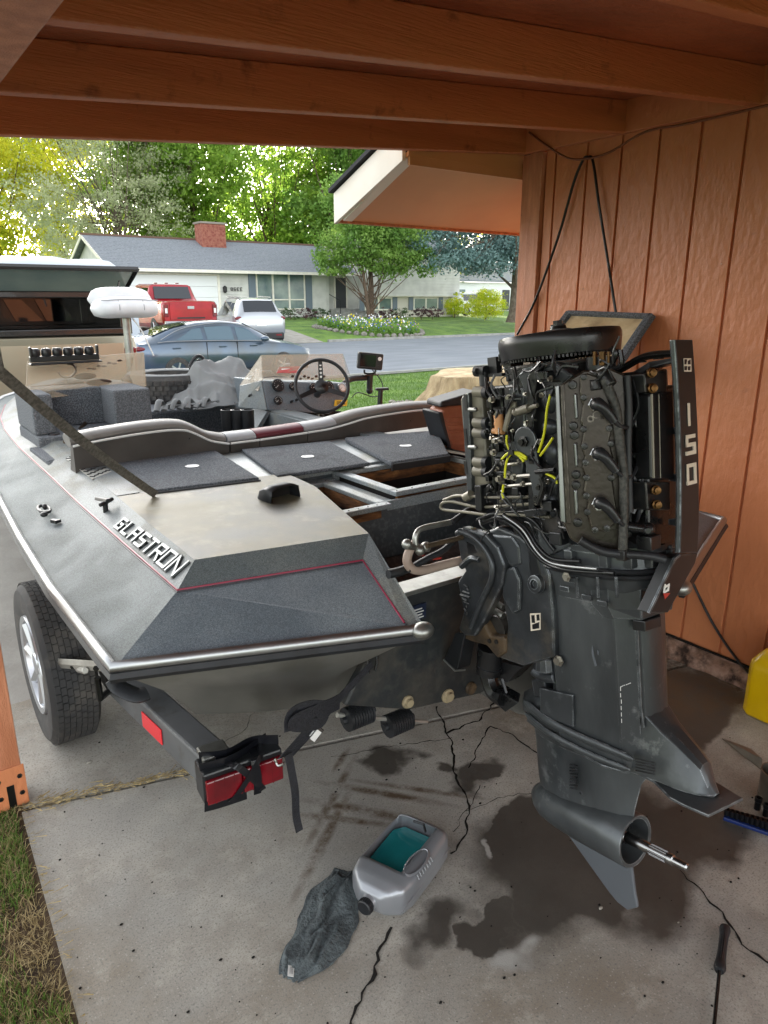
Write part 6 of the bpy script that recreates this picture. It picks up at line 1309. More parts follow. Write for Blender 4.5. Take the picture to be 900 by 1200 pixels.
b = MB(); b.tube([MU(640, 768, x=-.07), MU(641, 784, x=-.07)], [.03, .034], 14); b.tube(smoothpts(pz([(626, 785), (636, 792), (652, 794)], -.075), 3), .016, 8); b.prism(pz([(622, 797), (637, 794), (641, 815), (626, 818)], -.075), (.06, 0, 0)); mb(b, 'lower_mount', 'ob_bracket', bevel=.004)
# steering gear, tilt tube and hydraulic pipes across the well
yq = .17
py_ = lambda l, y=yq: [MU(u, v, y=y) for u, v in l]
b = MB(); b.tube(smoothpts(py_([(548, 655), (520, 662), (497, 668), (484, 667), (477, 658), (480, 645), (487, 636)]), 5), .0125, 10); mb(b, 'tilt_tube', 'tube_beige', smooth=60)
b = MB(); b.tube(smoothpts(py_([(487, 640), (487, 628), (493, 620), (508, 616), (533, 611)], .16), 5), .008, 8); mb(b, 'steering_pipe', 'dull_alu', smooth=60)
b = MB(); b.tube(smoothpts(py_([(530, 612), (541, 604), (550, 598), (563, 600), (575, 590)], .15), 4), .009, 7); b.tube(smoothpts(py_([(478, 668), (500, 655), (518, 646), (530, 636)], .17), 4), .009, 7); b.tube(smoothpts(py_([(455, 673), (468, 670), (478, 666)], .2), 3), .013, 7); mb(b, 'control_cable', 'rubber_black', smooth=60)
b = MB(); b.tube(py_([(500, 640), (548, 628)], .13), .007, 8); mb(b, 'steering_rod', 'rust_brown', smooth=50)
b = MB(); b.tube(py_([(476, 640), (502, 643)], .16), .010, 6)
for u, v in ((477, 638), (499, 641), (492, 645)): b.sph(MU(u, v, y=.155), .0145, 8, 6)
mb(b, 'steering_link', 'dull_alu', smooth=60); b = MB(); b.tube(py_([(493, 650), (508, 655), (517, 654)], .19), .003, 5); mb(b, 'red_wire', 'print_red')
b = MB()
for l, r_ in (([(643, 589), (600, 592), (560, 594), (530, 588), (518, 590), (519, 597), (545, 600), (570, 603), (600, 603), (645, 606)], .0042), ([(520, 586), (535, 581), (560, 582), (585, 583), (625, 582)], .0042), ([(545, 583), (552, 579)], .012)):
    b.tube(smoothpts([MU(u, v, x=-.135) for u, v in l], 5), r_, 7)
mb(b, 'throttle_rod', 'ob_silencer', smooth=60)
b = MB(); b.prism(pz([(556, 569), (563, 569), (564, 600), (557, 598)], -.15), (.03, 0, 0)); b.prism(pz([(564, 575), (573, 567), (576, 570), (566, 584)], -.14), (.03, 0, 0)); b.prism(pz([(612, 598), (640, 595), (640, 604), (616, 606)], -.15), (.03, 0, 0)); mb(b, 'cable_anchor', 'ob_black', bevel=.002)
b = MB()
for l in ([(590, 603), (615, 618), (630, 640), (648, 655), (680, 658)], [(585, 606), (608, 622), (624, 645), (640, 660), (665, 668), (720, 672)], [(600, 600), (625, 610), (640, 632), (650, 645)], [(560, 610), (575, 603), (595, 600), (620, 600)], [(565, 612), (585, 606), (600, 612), (606, 625)]):
    b.tube(smoothpts([MU(u, v, x=-.142+.02*R.random()) for u, v in l], 5), R.choice((.005, .0065)), 7)
mb(b, 'harness', 'ob_black', smooth=60)
b = MB(); b.tube(smoothpts([MU(u, v, x=-.145) for u, v in ((590, 604), (612, 620), (627, 643), (641, 657), (660, 663), (700, 667))], 5), .004, 7); mb(b, 'chrome_pipe', 'chrome', smooth=60)
# skirt, strut, gearcase
def foil(w_, y0, y1, z, n=11):
    L = [(0, y0)]
    for i in range(1, n): f = i/n; L.append((-w_*(1.9*sqrt(f)*(1-f)**.62 if f < .35 else 1.9*sqrt(.35)*(1-.35)**.62*(1-((f-.35)/.65)**2*.82)), y0+(y1-y0)*f))
    return sec(L+[(0, y1)], z)
b = MB(); b.loft([foil(.080, -.02, -.37, -.345), foil(.090, .05, -.40, -.385), foil(.096, .07, -.41, -.40), foil(.094, .07, -.41, -.425), foil(.078, .06, -.41, -.44)]); mb(b, 'splash_skirt', 'ob_grey', smooth=40)
b = MB(); b.loft([foil(.083, .065, -.42, -.44), foil(.085, .065, -.42, -.455), foil(.062, .045, -.40, -.468), foil(.054, .04, -.36, -.49)]); mb(b, 'upper_gearcase', 'ob_grey', smooth=40)
for l, x_, r_ in (([(615, 822), (640, 843), (680, 864), (716, 879), (742, 890)], -.093, .0075), ([(616, 836), (640, 857), (680, 879), (712, 893), (738, 902)], -.089, .006)):
    b = MB(); b.tube(smoothpts([MU(u, v, x=x_+.02*(i == 0)) for i, (u, v) in enumerate(l)], 5), [r_*.6]+[r_]*14+[r_*.9]*5+[r_*.3], 8, flat=(1, 1.4)); mb(b, 'skirt_rib', 'ob_grey', smooth=60)
b = MB(); b.tube([V((-.0535, -.3465, -.09)), V((-.052, -.3455, -.30)), V((-.054, -.352, -.345))], .0035, 6); mb(b, 'crease_highlight', 'ob_grey_light', smooth=60)  # paler raised line paints the highlight down the rear edge of the leg
# anti-ventilation plate and its tapering fin
pe = [MU(u, v, z=-.462) for u, v in ((655, 866), (680, 882), (705, 896), (725, 902), (745, 905), (765, 914), (785, 934), (800, 942), (830, 955))]
aft = MU(871, 935, z=-.462); sb = [V((-.05-.35*(p.y+.3)-p.x-.0, p.y, p.z)) for p in pe[:0]]
stb = [V((aft.x+.0, aft.y, aft.z)), V((.03, -.46, -.462)), V((.06, -.36, -.462)), V((.08, -.2, -.462)), V((.08, -.08, -.462))]
b = MB(); b.prism(pe+stb, (0, 0, -.007)); mb(b, 'ventilation_plate', 'ob_grey', bevel=.002)
rows = []; zb_ = -.461
for y, zt, wt, wb, xc in ((-.31, -.27, .045, .074, 0), (-.35, -.312, .044, .072, 0), (-.385, -.346, .036, .066, 0), (-.42, -.366, .030, .060, -.005), (-.455, -.386, .025, .053, -.012), (-.476, -.402, .021, .047, -.015), (-.492, -.437, .016, .038, -.02), (-.508, -.455, .010, .024, -.026)):
    rows.append([V((xc-wb, y+.02, zb_)), V((xc-wb*.92, y+.015, zb_+max(.004, (zt-zb_)*.22))), V((xc-wt, y, zt-.008)), V((xc-wt*.5, y, zt)), V((xc+wt*.5, y, zt)), V((xc+wt, y, zt-.008)), V((xc+wb*.92, y+.015, zb_+max(.004, (zt-zb_)*.22))), V((xc+wb, y+.02, zb_))])
b = MB(); b.loft(rows); mb(b, 'aft_fin', 'ob_grey', smooth=22, bevel=.004)
b = MB()
for i in range(5): b.prism([MU(745, 888+i*3.4, x=-.085), MU(768, 893+i*3.4, x=-.078), MU(768, 894.4+i*3.4, x=-.078), MU(745, 889.4+i*3.4, x=-.085)], (-.002, 0, 0))
mb(b, 'exhaust_slot', 'ob_black')
b = MB(); b.loft([foil(.052, .04, -.33, -.485), foil(.044, .036, -.30, -.53), foil(.040, .036, -.28, -.60), foil(.046, .034, -.27, -.645)]); mb(b, 'gearcase_strut', 'ob_grey', smooth=40)
prof = [(.001, -.055), (.022, -.048), (.040, -.028), (.054, .0), (.062, .05), (.066, .12), (.067, .20), (.067, .272), (.064, .276), (.056, .274), (.054, .25), (.052, .21), (.02, .20), (.0, .20)]
b = MB(); b.lathe(prof, (0, .0, -.692), (0, -1, 0), 40, cap=False); gc = mb(b, 'gearcase', 'ob_grey', smooth=40)
b = MB(); b.lathe([(.0535, .20), (.0535, .212), (.02, .216), (0, .216)], (0, 0, -.692), (0, -1, 0), 24); [b.box(V((cos(t)*.04, -.222, -.692+sin(t)*.04)), (.012, .02, .012)) for t in [2*pi*i/7 for i in range(7)]]; mb(b, 'bearing_carrier', 'ob_black', gc)
b = MB(); b.lathe([(.022, .21), (.022, .24), (.0135, .25), (.0135, .31), (.0115, .315), (.0115, .365), (.0135, .367), (.0135, .378), (.010, .38), (.010, .413), (.006, .416)], (0, 0, -.692), (0, -1, 0), 20); sh = mb(b, 'propeller_shaft', 'steel', smooth=30)
b = MB(); [b.tube([V((cos(t)*.0125, -.318, -.692+sin(t)*.0125)), V((cos(t)*.0125, -.362, -.692+sin(t)*.0125))], .0014, 4) for t in [2*pi*i/13 for i in range(13)]]; mb(b, 'shaft_spline', 'steel', sh)
sk_ = [(-.03, -.745), (-.055, -.768), (-.19, -.877), (-.215, -.892), (-.245, -.897), (-.275, -.872), (-.268, -.83), (-.262, -.75)]
b = MB(); b.loft([[V((-.005, y, z)) for y, z in sk_], [V((.005, y, z)) for y, z in sk_]]); mb(b, 'skeg', 'ob_skeg', bevel=.003)
b = MB()
for i in range(9): b.prism([MU(668, 895+i*3.4, x=-.045), MU(677, 896.5+i*3.4, x=-.046), MU(677, 898+i*3.4, x=-.046), MU(668, 896.5+i*3.4, x=-.045)], (-.003, 0, 0))
b.bolt(MU(681, 929, x=-.048), (-1, 0, 0), .004, .003); mb(b, 'water_intake', 'ob_black')
b = MB(); b.bolt(MU(662, 869, x=-.078), (-1, 0, 0), .006, .006); b.bolt(MU(666, 873, x=-.074), (-1, 0, 0), .004, .004); mb(b, 'drain_screw', 'bolt_bright')
b = MB(); b.tube(smoothpts([MU(u, v, x=-.06) for u, v in ((668, 874), (690, 890), (710, 902), (740, 905), (765, 920), (783, 938), (800, 945))], 4), .002, 5); mb(b, 'parting_line', 'ob_skeg') if False else None

# powerhead
b = MB(); b.prism([(-.10, .02, .10), (-.12, -.12, .10), (-.13, -.22, .10), (-.08, -.36, .10), (.08, -.36, .10), (.13, -.22, .10), (.12, -.12, .10), (.10, .02, .10)], (0, 0, .35)); mb(b, 'cylinder_block', 'ob_block', bevel=.006)
# vertical casting ribs and plates seen from port between the silencer and the head
def slab(l, x, t, name, m, bev=.003, par=None): return mb(MB().prism(pz(l, x), (t, 0, 0)), name, m, par, bevel=bev)
slab([(596, 455), (614, 455), (615, 505), (610, 590), (600, 590), (598, 520)], -.128, .04, 'crankcase_plate', 'ob_grey', .003)
slab([(607, 440), (616, 430), (624, 428), (626, 500), (624, 560), (616, 560), (615, 460)], -.136, .04, 'casting_rib', 'ob_grey_light', .003)
slab([(617, 445), (622, 432), (633, 425), (625, 470), (626, 600), (619, 600)], -.14, .02, 'casting_rib', 'ob_black', .002)
slab([(632, 432), (650, 424), (672, 440), (654, 455), (652, 478), (632, 478)], -.125, .04, 'manifold_casting', 'ob_grey_light', .006)
slab([(633, 480), (653, 478), (653, 545), (640, 548)], -.12, .02, 'manifold_cover', 'ob_block', .003)
for v0 in (468, 500, 530, 568, 590):
    b = MB(); c_ = MU(648, v0, x=-.12); b.sph(c_, (.022, .028, .034 if v0 != 500 else .02), 14, 10); mb(b, 'exhaust_bulge', 'ob_grey_light', smooth=60)
slab([(630, 600), (655, 600), (668, 640), (640, 652), (630, 640)], -.12, .03, 'lower_casting', 'ob_grey', .005)
# throttle arm: round boss with a tapering lever
bs = MU(617, 517, x=-.152); b = MB(); b.lathe([(.034, 0), (.034, .007)], bs, (-1, 0, 0), 28)
b.prism([MU(608, 525, x=-.155), MU(627, 522, x=-.155), MU(634, 560, x=-.155), MU(636, 584, x=-.155), MU(626, 586, x=-.155), MU(620, 556, x=-.155)], (.006, 0, 0)); la = mb(b, 'throttle_lever', 'ob_grey_light', bevel=.002)
b = MB(); b.lathe([(.013, 0), (.013, .006), (.008, .007), (.008, .014)], bs+V((-.007, 0, 0)), (-1, 0, 0), 6); mb(b, 'lever_bolt', 'bolt_dark', la)
b = MB()
for u, v in ((633, 552), (637, 556), (633, 571), (630, 584)): b.bolt(MU(u, v, x=-.158), (-1, 0, 0), .006, .01)
b.tube([MU(628, 553, x=-.165), MU(650, 551, x=-.165)], .006, 6); b.tube(smoothpts([MU(u, v, x=-.162) for u, v in ((634, 560), (637, 570), (633, 583), (630, 590))], 3), .007, 6); mb(b, 'linkage', 'bolt_dark', la)
b = MB(); b.tube([MU(604, 483, x=-.158), MU(630, 475, x=-.158)], [.006, .005], 8); b.tube([MU(607, 482, x=-.158), MU(620, 478, x=-.158)], .010, 8); b.sph(MU(604, 483, x=-.158), .009, 8, 6); mb(b, 'timing_rod', 'ob_silencer', smooth=50)
b = MB(); b.tube(smoothpts([MU(u, v, x=-.155) for u, v in ((605, 475), (599, 475), (596, 485), (591, 505))], 3), .0065, 5, flat=(.5, 1.3)); mb(b, 'bent_bracket', 'ob_silencer')
# flywheel
fc = V((0, -.128, 0)); FR = .143
b = MB(); b.lathe([(FR*.55, .497), (FR*.93, .500), (FR*.97, .505), (FR*.985, .520), (FR, .535), (FR*1.0, .548), (FR*.975, .556), (FR*.93, .557), (FR*.9, .553), (FR*.55, .551), (FR*.5, .558), (0, .559)], fc, (0, 0, 1), 72, cap=False); fw = mb(b, 'flywheel', 'ob_black', smooth=35)
b = MB()
for i in range(100): t = 2*pi*i/100; b.box(fc+V((cos(t)*FR*.965, sin(t)*FR*.965, .500)), (.006, .004, .006), t)
q = mb(b, 'ring_gear', 'bolt_dark', fw); q['kind'] = 'stuff'
b = MB(); b.lathe([(.032, .559), (.032, .566), (.02, .567), (.018, .575), (0, .576)], fc, (0, 0, 1), 20); b.bolt(fc+V((.0, .0, .575)), (0, 0, 1), .012, .012); mb(b, 'flywheel_nut', 'bolt_dark', fw, smooth=30)
b = MB(); b.bolt(MU(594, 409, x=-.045), (-.3, .9, 0), .006, .008); mb(b, 'rim_bolt', 'bolt_dark', fw)
b = MB(); b.lathe([(FR*.9, .462), (FR*.93, .49), (FR*.6, .492)], fc, (0, 0, 1), 40, cap=False); b.lathe([(.08, .44), (.08, .49)], fc, (0, 0, 1), 24); mb(b, 'stator', 'ob_block', smooth=40)
b = MB()
for k_ in range(14): t = radians(150+k_*14); b.box(fc+V((cos(t)*.118, sin(t)*.118, .472)), (.03, .014, .03), t)
mb(b, 'stator_coil', 'ob_black', bevel=.002)
b = MB(); b.tube(smoothpts([fc+V((cos(radians(a))*.135, sin(radians(a))*.135, .485)) for a in (170, 190, 210, 230, 250, 270)], 4), .004, 5); mb(b, 'coil_lead', 'dull_alu')
b = MB(); b.prism(pz([(586, 420), (598, 420), (600, 455), (596, 452)], -.10), (.06, 0, 0)); b.prism(pz([(596, 430), (614, 428), (612, 455), (600, 452)], -.12), (.05, 0, 0)); b.tube([MU(585, 415, x=-.1), MU(585, 424, x=-.1)], .003, 5); mb(b, 'timing_bracket', 'ob_black', bevel=.002)
b = MB(); b.prism(pz([(600, 432), (604, 432), (605, 448), (600, 448)], -.125), (.006, 0, 0)); mb(b, 'bracket_slot', 'ob_grey_light')
mb(MB().prism(pz([(613, 424.5), (621, 424.5), (621, 427.5), (613, 427.5)], -.13), (.01, 0, 0)), 'connector', 'tube_beige', bevel=.001)
b = MB(); [b.tube([MU(u, 412, x=-.11), MU(u, 428, x=-.11)], r_, 10) for u, r_ in ((697, .004), (706, .007), (713, .003))]; mb(b, 'starter_pinion', 'brass', smooth=40)
b = MB(); b.tube([MU(703, 418, x=-.07), MU(703, 440, x=-.07)], .03, 14); b.tube(smoothpts([MU(u, v, x=-.1) for u, v in ((712, 430), (718, 424), (722, 414), (716, 408))], 4), .006, 6); b.tube(smoothpts([MU(u, v, x=-.1) for u, v in ((716, 432), (728, 428), (727, 410))], 4), .005, 6); mb(b, 'starter_motor', 'ob_black', smooth=40)
# front air silencer
b = MB(); b.prism([(-.10, .045, .185), (-.10, .125, .175), (-.10, .128, .425), (-.10, .115, .438), (-.10, .055, .442), (-.10, .045, .43)], (.2, 0, 0)); sl_ = mb(b, 'air_silencer', 'ob_silencer', bevel=.008, seg=3)
b = MB(); b.prism(pz([(541, 466), (549, 460), (553, 578), (547, 575)], -.112), (.03, 0, 0)); mb(b, 'silencer_flange', 'ob_grey_light', sl_, bevel=.002)
b = MB()
for a, c in ((462, 482), (502, 522), (540, 556)): b.prism(pz([(543, a), (546, a), (548, c), (545, c)], -.1135), (.003, 0, 0))
mb(b, 'flange_slot', 'ob_black', sl_)
for v in (459, 495, 507, 541, 552):
    b = MB(); b.tube([MU(557, v, x=-.118), MU(569, v+.6, x=-.118)], .0135, 12); t_ = mb(b, 'throat_tube', 'ob_silencer', sl_, smooth=50); b = MB(); b.tube([MU(568, v+.6, x=-.118), MU(573, v+.8, x=-.118)], .0145, 12); mb(b, 'throat_boot', 'rubber_black', sl_, smooth=50)
b = MB()
for v in (480, 524): b.tube([MU(550, v, x=-.122), MU(557, v, x=-.122)], .006, 8); b.sph(MU(557, v, x=-.122), .0065, 8, 6)
mb(b, 'silencer_screw', 'dull_alu', sl_, smooth=50)
b = MB(); b.tube([MU(568, 455, x=-.08), MU(567, 436, x=-.08)], .013, 10); b.tube([MU(570, 435, x=-.08), MU(558, 435, x=-.08)], .0145, 10); b.tube([MU(559, 435, x=-.095), MU(557, 435, x=-.095)], .008, 10); b.prism(pz([(570, 438), (588, 437), (588, 441), (570, 442)], -.08), (.02, 0, 0)); b.box(MU(580, 428, x=-.06), (.02, .03, .04)); mb(b, 'breather_elbow', 'rubber_black', smooth=40)
# carburettor linkage clutter
rr = random.Random(12); b = MB()
for i in range(46):
    u, v = rr.uniform(572, 604), rr.uniform(462, 582); x = rr.uniform(-.135, -.11)
    k2 = rr.random(); c_ = MU(u, v, x=x)
    if k2 < .35: b.bolt(c_, (-1, 0, 0), rr.uniform(.004, .007), .012)
    elif k2 < .7: b.box(c_, (.02, rr.uniform(.006, .022), rr.uniform(.006, .026)), 0)
    else: b.tube([c_, c_+V((-.005, rr.uniform(-.03, .03), rr.uniform(-.03, .03)))], rr.uniform(.003, .006), 6)
mb(b, 'carburettor_linkage', 'bolt_dark', bevel=.0012)
b = MB(); b.tube([MU(575, 462, x=-.14), MU(580, 578, x=-.14)], .0045, 7); b.tube([MU(588, 455, x=-.125), MU(590, 480, x=-.125)], .006, 7)
for v in (465, 483, 510, 530, 556, 572): b.sph(MU(577, v, x=-.145), .007, 8, 6)
mb(b, 'throttle_shaft', 'bolt_dark', smooth=50)
b = MB(); b.tube([MU(584, 486, x=-.15), MU(586, 508, x=-.15)], .0115, 10); b.tube([MU(585, 495, x=-.15), MU(585, 498, x=-.15)], .013, 10); b.tube([MU(578, 505, x=-.15), MU(590, 506, x=-.15)], .007, 8); mb(b, 'fuel_filter', 'filter_tan', smooth=40)
for v in (470, 500, 528, 560):
    b = MB(); b.prism(pz([(574, v-8), (600, v-8), (602, v+9), (576, v+9)], -.115), (.05, 0, 0)); mb(b, 'carburettor', 'ob_block' if v != 528 else 'ob_grey', bevel=.004)
b = MB(); [b.bolt(MU(u, v, x=-.15), (-1, 0, 0), .006, .012) for u, v in ((586, 561), (597, 558), (604, 559), (589, 514), (582, 516), (578, 468), (580, 530))]; b.tube([MU(593, 570, x=-.15), MU(625, 567, x=-.15)], .004, 6); b.tube([MU(592, 545, x=-.15), MU(608, 543, x=-.15)], .004, 6); b.tube([MU(597, 559, x=-.15), MU(625, 557, x=-.15)], .005, 6); mb(b, 'bright_fastener', 'bolt_bright')
b = MB()
for l in ([(645, 462), (641, 480), (639, 500), (636, 515), (631, 530)], [(648, 513), (642, 522), (633, 534)], [(594, 510), (594, 520), (599, 529), (606, 532), (617, 538)], [(588, 538), (594, 532), (600, 530), (608, 534), (614, 541)], [(599, 531), (594, 540), (592, 552), (592, 560)], [(601, 530), (609, 531), (617, 536)], [(590, 568), (589, 578), (590, 584)], [(640, 555), (650, 560), (653, 567)]):
    b.tube(smoothpts([MU(u, v, x=-.162) for u, v in l], 5), .0030, 7)
mb(b, 'wire', 'wire_yellow', smooth=60); b = MB(); b.box(MU(599, 530, x=-.168), (.006, .014, .012)); b.tube([MU(645, 464, x=-.16), MU(649, 455, x=-.155)], .006, 6); mb(b, 'wire_tie', 'ob_black')
# port cylinder head, facing aft and to port
hp, hn = V((-.185, -.30, .27)), V((-.76, -.65, 0)).normalized()
H = lambda u, v, o=0: MUP(u, v, hp+hn*o, hn)
def hplate(l, o, t, name, m, bev=.004, par=None): return mb(MB().prism([H(u, v, o) for u, v in l], -hn*t), name, m, par, bevel=bev)
hd = hplate([(655, 452), (660, 449), (684, 434), (716, 432), (735, 440), (736, 640), (722, 650), (702, 652), (668, 632), (660, 612)], 0, .05, 'cylinder_head', 'ob_head', .004)
hplate([(650.5, 453), (655, 451), (663, 613), (657, 611)], .004, .06, 'head_gasket', 'ob_gasket', .0015, hd); hplate([(656.5, 451), (661, 449), (669, 614), (664, 614)], .008, .06, 'head_gasket', 'ob_head', .0015, hd)
cv = [(680, 440), (688, 437), (713, 446), (718, 470), (715, 487), (718, 500), (714, 518), (720, 540), (718, 562), (722, 590), (725, 610), (709, 624), (693, 620), (687, 600), (689, 590), (684, 575), (686, 560), (682, 548), (685, 535), (681, 522), (684, 505), (680, 493), (683, 475), (679, 460)]
hplate(cv, .017, .02, 'head_cover', 'ob_head', .003, hd)
b = MB()
for u, v in ((684, 442), (684, 466), (684, 503), (685, 523), (686, 542), (687, 560), (687, 581), (688, 600), (697, 621), (711, 619), (716, 598), (716, 560), (716, 540), (714, 502), (716, 520), (713, 460)): b.lathe([(.0068, 0), (.0068, .006), (.0045, .0065), (.0045, .009), (0, .0092)], H(u, v, .017), hn, 10)
for u, v in ((671, 451), (672, 499), (673, 510), (675, 556), (675, 568), (677, 612)): b.lathe([(.0095, 0), (.0095, .006), (.007, .007), (.007, .013), (0, .0135)], H(u, v, .0), hn, 10)
mb(b, 'head_bolt', 'bolt_dark', hd, smooth=30)
b = MB()
for a, c in ((462, 490), (520, 546), (575, 602)): b.prism([H(672, a, .007), H(676.5, a-2, .007), H(678, c, .007), H(674, c+2, .007)], -hn*.012)
mb(b, 'head_rib', 'ob_gasket', hd, bevel=.003)
b = MB(); [b.lathe([(.007, 0), (.007, .004), (.0045, .004), (.0045, -.001)], H(u, v, .017), hn, 12) for u, v in ((692, 491), (706, 489))]; b.lathe([(.008, 0), (.0075, .003), (0, .003)], H(699, 486, .017), hn, 12); mb(b, 'test_port', 'ob_head', hd, smooth=30)
for i, (u, v) in enumerate(((698, 474), (700, 532), (702, 590))):
    b = MB(); b.lathe([(.0155, 0), (.0155, .006), (.012, .007), (.012, .02)], H(u, v, .017), hn, 6); sp_ = mb(b, 'spark_plug', 'steel', hd)
    b = MB(); b.tube(smoothpts([H(u, v, .027), H(u+4, v+0, .048), H(u+12, v+7, .05), H(u+22, v+20, .045)], 4), [.0125, .0135, .0135, .0135, .013, .012, .0115, .011, .0105, .010, .010, .009, .009], 10); mb(b, 'plug_boot', 'ob_stripe', sp_, smooth=60)
    b = MB(); b.tube(smoothpts([H(u+22, v+20, .045), H(u+32, v+27, .03), H(u+42, v+24, .0), H(u+47, v+10, -.02), H(u+46, v-14, -.03)], 5), .0045, 7); mb(b, 'ignition_lead', 'rubber_black', sp_, smooth=60)
b = MB(); b.tube(smoothpts([H(u, v, .03) for u, v in ((708, 444), (716, 462), (722, 480), (725, 505), (728, 530), (731, 560), (731, 600), (730, 640), (729, 652))], 5), .0095, 10); mb(b, 'braided_hose', 'hose_grey', smooth=60)
b = MB(); b.box(H(730, 650, .03), (.022, .022, .022)); b.tube([H(706, 437, .02), H(716, 452, .03)], .014, 10); b.tube([H(698, 446, .02), H(699, 457, .022)], .012, 8); b.tube([H(706, 442, .025), H(713, 437, .02)], .011, 8); mb(b, 'hose_fitting', 'ob_block', smooth=30, bevel=.002)
b = MB(); b.tube(smoothpts([H(u, v, .03) for u, v in ((680, 633), (692, 640), (706, 646), (724, 649), (745, 650), (765, 652), (780, 656))], 4), .0095, 8); b.tube(smoothpts([H(u, v, .01) for u, v in ((735, 440), (737, 480), (736, 530), (738, 600))], 4), .008, 7); b.tube(smoothpts([H(u, v, -.01) for u, v in ((742, 445), (748, 475), (738, 498), (736, 510))], 4), .004, 6); mb(b, 'water_hose', 'rubber_black', smooth=60)
b = MB(); b.tube([H(735, 617, .02), H(760, 620, .02)], .011, 10); b.sph(H(760, 620, .02), .014, 10, 8); b.lathe([(.008, 0), (.008, .01)], H(759, 621, .03), hn, 8); b.box(H(760, 635, .01), (.035, .035, .03)); mb(b, 'thermostat_fitting', 'ob_black', smooth=40, bevel=.002)
b = MB()       # thin leads, clamps and small fittings threaded through the engine
for i in range(60):
    u, v = rr.choice(((rr.uniform(572, 612), rr.uniform(455, 590)), (rr.uniform(600, 655), rr.uniform(430, 600)), (rr.uniform(590, 720), rr.uniform(424, 446)), (rr.uniform(560, 660), rr.uniform(590, 625)))); x = -.145-rr.uniform(0, .02)
    c_ = MU(u, v, x=x); d = V((0, rr.uniform(-1, 1), rr.uniform(-1.3, 1))).normalized()*rr.uniform(.02, .07)
    b.tube(smoothpts([c_, c_+d*.5+V((-.008, rr.uniform(-.015, .015), rr.uniform(-.015, .015))), c_+d], 3), rr.choice((.0014, .002, .003)), 5)
q = mb(b, 'fine_wiring', 'ob_black', smooth=60); q['kind'] = 'stuff'
b = MB()
for i in range(26):
    u, v = rr.uniform(575, 652), rr.uniform(435, 600); c_ = MU(u, v, x=-.15); b.bolt(c_, (-1, rr.uniform(-.4, .4), rr.uniform(-.4, .4)), rr.uniform(.003, .0055), rr.uniform(.006, .014))
mb(b, 'bright_fastener', 'bolt_bright')
for u, v, w3, h3 in ((640, 440, .03, .02), (598, 470, .012, .03), (628, 540, .02, .018), (645, 592, .03, .025), (655, 630, .035, .03), (608, 575, .02, .02), (588, 540, .02, .014)):
    mb(MB().box(MU(u, v, x=-.14), (.03, w3, h3)), 'connector', 'ob_black', bevel=.003)
b = MB(); b.prism([MU(u, v, x=-.098) for u, v in ((694, 757), (696, 770), (699, 780), (697, 781), (693, 765))], (.002, 0, 0)); b.prism([MU(u, v, x=-.0975) for u, v in ((700, 762), (701, 764), (700.6, 768), (699.8, 764))], (.002, 0, 0)); mb(b, 'paint_scrape', 'ob_skeg')
# ignition pack between the head and the trim strip (rear of the engine)
ry = -.40
K_ = lambda u, v, y=ry: MU(u, v, y=y)
b = MB(); b.prism([K_(758, 455), K_(798, 450), K_(800, 640), K_(760, 640)], (0, .06, 0)); ip = mb(b, 'rear_cover', 'ob_black', bevel=.006)
b = MB(); b.prism([K_(762, 462, -.425), K_(790, 457, -.425), K_(792, 562, -.425), K_(764, 562, -.425)], (0, .04, 0)); mb(b, 'power_pack', 'ob_black', ip, bevel=.005)
b = MB(); b.tube([K_(763.5, 462, -.43), K_(766, 560, -.43)], .0028, 6); b.tube([K_(772, 462, -.43), K_(774, 560, -.43)], .0012, 6); mb(b, 'pack_edge', 'ob_silencer', ip)
b = MB(); b.prism([K_(755, 438, -.42), K_(782, 434, -.42), K_(782, 460, -.42), K_(757, 460, -.42)], (0, .04, 0)); b.prism([K_(757, 565, -.42), K_(786, 565, -.42), K_(786, 598, -.42), K_(759, 598, -.42)], (0, .04, 0)); mb(b, 'pack_mount', 'ob_block', ip, bevel=.003)
b = MB(); [b.lathe([(.010, 0), (.010, .008), (.007, .009), (.007, .016), (0, .017)], K_(u, v, -.425), (-.5, -.85, 0), 10) for u, v in ((762, 437), (763, 455), (767, 574), (768, 591))]; mb(b, 'brass_bolt', 'brass', ip, smooth=40)
b = MB()
for i in range(22):
    u, v = rr.uniform(738, 758), rr.uniform(450, 610); c_ = MU(u, v, y=-.37)
    b.tube(smoothpts([c_, c_+V((rr.uniform(-.02, .02), -.02, rr.uniform(-.03, .03))), c_+V((rr.uniform(-.03, .03), -.01, rr.uniform(-.06, .06)))], 3), rr.uniform(.003, .006), 6)
for v in (475, 498, 532, 560): b.lathe([(.02, 0), (.02, .03), (.012, .032), (.012, .04)], MU(748, v, y=-.36), (-.6, -.8, 0), 12)
mb(b, 'wiring_bundle', 'ob_black', smooth=50)
b = MB(); b.prism([MU(734, 440, x=-.03), MU(760, 424, x=-.03), MU(795, 418, x=-.02), MU(796, 424, x=-.02), MU(762, 432, x=-.03), MU(738, 452, x=-.03)], (.05, 0, 0)); mb(b, 'top_arm', 'ob_black', bevel=.003)
b = MB()
for u, v in ((752, 425), (760, 421), (772, 421)): b.bolt(MU(u, v, x=-.01), (0, 0, 1), .008, .01)
b.tube(smoothpts([MU(u, v, x=-.02) for u, v in ((718, 438), (736, 428), (750, 420), (765, 416), (792, 414))], 4), .008, 7); mb(b, 'top_bolt', 'bolt_dark')
# trim strip with the figures 150
W2 = .034; yb = lambda v: MU(808, v, x=0).y
prof2 = [(398, 0), (450, -.002), (520, -.003), (600, 0), (650, .004)]
rows = []
for v, dy in prof2:
    zc = MU(806, v, x=0).z; y0 = -.452+dy; rows.append([V((-W2, y0, zc)), V((W2, y0, zc)), V((W2, y0+.016, zc)), V((-W2, y0+.016, zc))])
